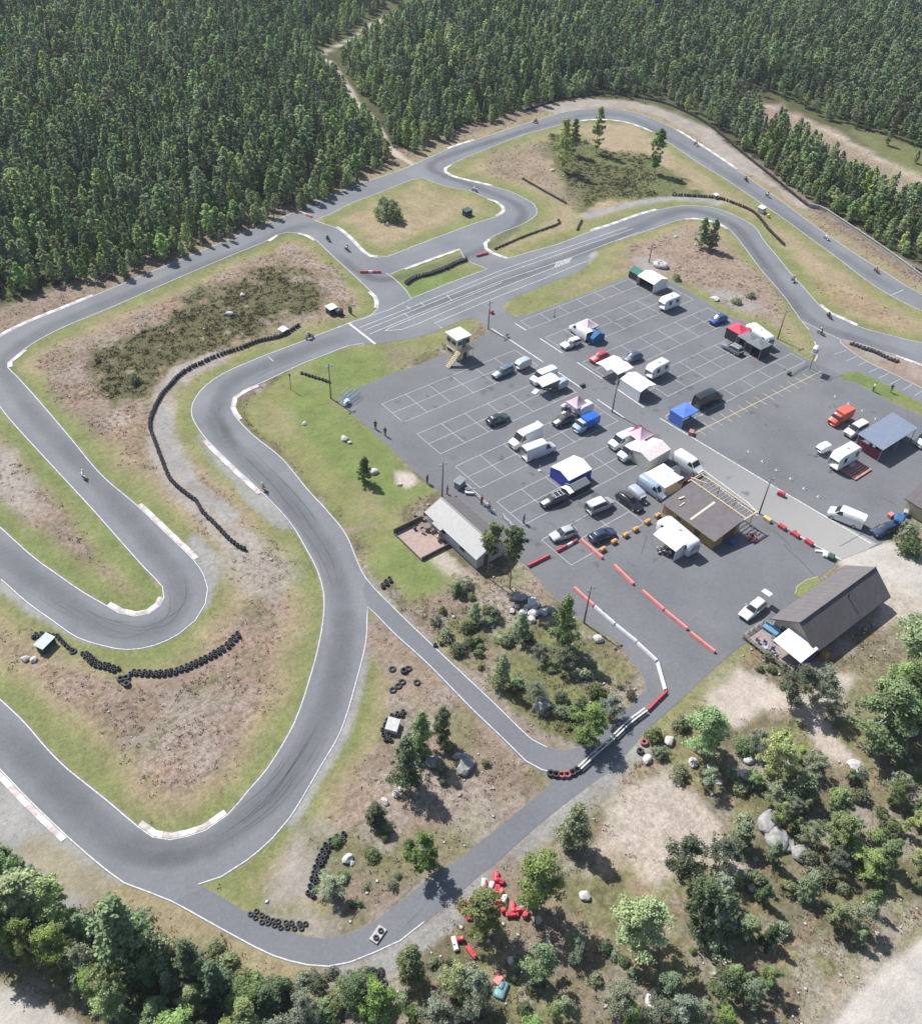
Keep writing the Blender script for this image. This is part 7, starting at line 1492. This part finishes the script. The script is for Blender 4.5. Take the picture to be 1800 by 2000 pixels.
person(733, 838, 'upper of two people in dark clothes at the left paddock edge', DK, DK, 2.2); person(752, 851, 'lower of two people in dark clothes at the left paddock edge', DK, DK, -1)
person(1022, 1022, 'person in dark clothes walking near the clubhouse fence', DK, BL, .5); person(1704, 764, 'person in a white shirt on the verge of the pit lane', WH, DK, 1.0, 1); person(1738, 766, 'person in dark clothes on the gravel by the pit lane', DK, KH, 2.4)
person(834, 944, 'person in dark clothes at the lawn edge above the clubhouse', DK, DK, .3); person(873, 965, 'person behind the clubhouse roof corner', BL, DK, 1.3); person(940, 985, 'person standing at the white rail fence', RD, DK, 1.7, 1); person(954, 997, 'person at the lower part of the white rail fence', WH, BL, 2.9)
person(1077, 765, 'person in red beside the white awning', RD, DK, .7, 1); person(1119, 680, 'person in khaki behind the white car and blue tent', KH, BL, 2.0); person(1102, 822, 'person beside the black car and gear heap', WH, DK, 1.1, 1)
# ---- riders: helmeted rider on a small racing motorcycle
def rider_joints():
    J = [(0, .18, .78, .14, .13), (0, .08, .95, .135, .12), (0, -.10, 1.12, .16, .13), (0, -.20, 1.20, .10), (0, -.27, 1.26, .06), (0, -.33, 1.33, .09),
         (.12, .16, .76, .10), (.24, -.18, .66, .075), (.17, .12, .38, .055), (.17, .0, .32, .045), (-.12, .16, .76, .10), (-.24, -.18, .66, .075), (-.17, .12, .38, .055), (-.17, .0, .32, .045),
         (.20, -.16, 1.16, .065), (.30, -.30, .96, .05), (.27, -.50, .90, .04), (.25, -.56, .89, .038), (-.20, -.16, 1.16, .065), (-.30, -.30, .96, .05), (-.27, -.50, .90, .04), (-.25, -.56, .89, .038)]
    E = [(0, 1), (1, 2), (2, 3), (3, 4), (4, 5), (0, 6), (6, 7), (7, 8), (8, 9), (0, 10), (10, 11), (11, 12), (12, 13), (3, 14), (14, 15), (15, 16), (16, 17), (3, 18), (18, 19), (19, 20), (20, 21)]
    return J, E
def helmet_mesh(mt):
    b = MB(True); b.tube([(0, -.35, 1.20), (0, -.345, 1.24), (0, -.335, 1.33), (0, -.325, 1.42), (0, -.32, 1.465), (0, -.32, 1.48)], [.08, .115, .135, .12, .07, .01], 12); return b.mesh('helmet', mt)
def moto_parts(fair, t):
    part('fairing', MB(True).tube([(0, -.72, .62), (0, -.60, .74), (0, -.35, .78), (0, -.05, .68), (0, .2, .66), (0, .55, .78), (0, .72, .86)], [.05, .15, .19, .17, .13, .11, .04], 10), fair, t)
    part('engine', MB().box((0, -.02, .38), (.26, .46, .34), bev=.05), DPL, t)
    part('front_fork', MB().tube([(.09, -.52, .82), (.09, -.70, .27)], .028, 6).tube([(-.09, -.52, .82), (-.09, -.70, .27)], .028, 6).tube([(-.30, -.50, .88), (.30, -.50, .88)], .022, 6), STEEL, t)
    part('swingarm', MB().tube([(.08, .1, .34), (.08, .56, .27)], .03, 5).tube([(-.08, .1, .34), (-.08, .56, .27)], .03, 5), STEEL, t)
    for y_ in (-.70, .56): o = part('wheel', MB(True).torus((0, 0, 0), .215, .055, 18, 8, 'X'), RUB, t, loc=(0, y_, .275)); part('rim', MB().tube([(-.03, 0, 0), (.03, 0, 0)], .15, 12), STEEL, o)
RJ = rider_joints(); WHL = mat('white_helmet', (.62, .62, .62), .3); SUITS = [fab('black_leather', (.03, .03, .035)), fab('white_leather', (.50, .50, .50)), fab('red_leather', (.35, .04, .05)), fab('blue_leather', (.05, .10, .30)), fab('green_leather', (.22, .30, .10))]
FAIR = [paint('race_white', (.55, .55, .56)), paint('race_red', (.45, .04, .04)), paint('race_blue', (.04, .10, .35)), paint('race_black', (.04, .04, .05)), paint('race_yellow', (.55, .42, .08))]
def moto(px_, py_, tx, ty, i, where):
    a, b = W(px_, py_), W(tx, ty); rz_ = math.atan2(b[1]-a[1], b[0]-a[0])+math.pi/2
    fn = ['white', 'red', 'blue', 'black', 'yellow'][i % 5]; si = (i*3+1) % 5; sn = ['black', 'white', 'red', 'blue', 'green'][si]
    t = thing('motorcycle', '%s racing motorcycle %s' % (fn, where), 'motorcycle', (*a, .03), rz_); moto_parts(FAIR[i % 5], t); lean = R_((-10, 8, -16, 12, -6)[i % 5])
    p = thing('person', 'rider in %s leathers on the motorcycle %s' % (sn, where), 'person', (*a, .03), rz_)
    part('body', skinbody(*RJ, 'body', SUITS[si], 2), SUITS[si], p); part('helmet', helmet_mesh(WHL), WHL, p)
    t.rotation_euler = (0, lean, rz_); p.rotation_euler = (0, lean, rz_)
for i, a in enumerate(((163, 935, 140, 905, 'on the left descending straight'), (517, 958, 500, 930, 'beside the long kerb above the centre'), (606, 662, 570, 672, 'at the entry to the inner bend'), (642, 470, 620, 458, 'upper left of the pair by the kerb'), (678, 490, 655, 476, 'lower right of the pair by the kerb'), (927, 374, 905, 366, 'in the inner chicane'), (1045, 239, 1010, 250, 'before the northern bend'), (1357, 284, 1330, 266, 'at the kerb after the northern bend'), (1457, 354, 1430, 337, 'leading on the back straight'), (1498, 385, 1470, 367, 'second on the back straight'), (1612, 468, 1590, 453, 'third on the back straight'), (1711, 532, 1690, 518, 'nearest the right edge on the back straight'), (1546, 550, 1528, 520, 'above the right kerb'), (1619, 621, 1600, 606, 'beside the right kerb'), (1602, 654, 1585, 645, 'at the pit entry'))):
    moto(a[0], a[1], a[2], a[3], i, a[4])

for i, (x, y, l) in enumerate(((1062, 759, 'under the white awning near the road'), (1081, 762, 'under the far end of the white awning near the road'), (1106, 803, 'in front of the maroon and pink pavilion'), (1294, 1083, 'before the awning of the large caravan'), (1303, 1076, 'under the awning of the large caravan'), (1124, 676, 'between the white car and the blue tent'), (1240, 862, 'under the maroon pavilion behind the white van'), (1336, 935, 'beside the black pavilion'), (1470, 676, 'under the black pavilions'), (1345, 815, 'under the blue pavilion'))):
    t = thing('motorcycle', '%s racing motorcycle parked %s' % (['white', 'red', 'blue', 'black', 'yellow'][i % 5], l), 'motorcycle', (*W(x, y), .03), ran.random()*6); moto_parts(FAIR[i % 5], t)
HAZE = 0.00014
# ------------------------------------------------------------------ the summer air over the forest
hm = bpy.data.materials.new('summer_haze'); N, L = nodes(hm); N.remove(N['Principled BSDF']); pv = N.new('ShaderNodeVolumePrincipled'); pv.inputs['Color'].default_value = (.80, .88, 1.0, 1); pv.inputs['Density'].default_value = HAZE; pv.inputs['Anisotropy'].default_value = .2
L.new(pv.outputs[0], N['Material Output'].inputs['Volume'])
o = single('haze', MB().box((200, 100, 49), (6400, 6000, 100)), hm, 'thin summer haze in the air', None, kind='stuff')
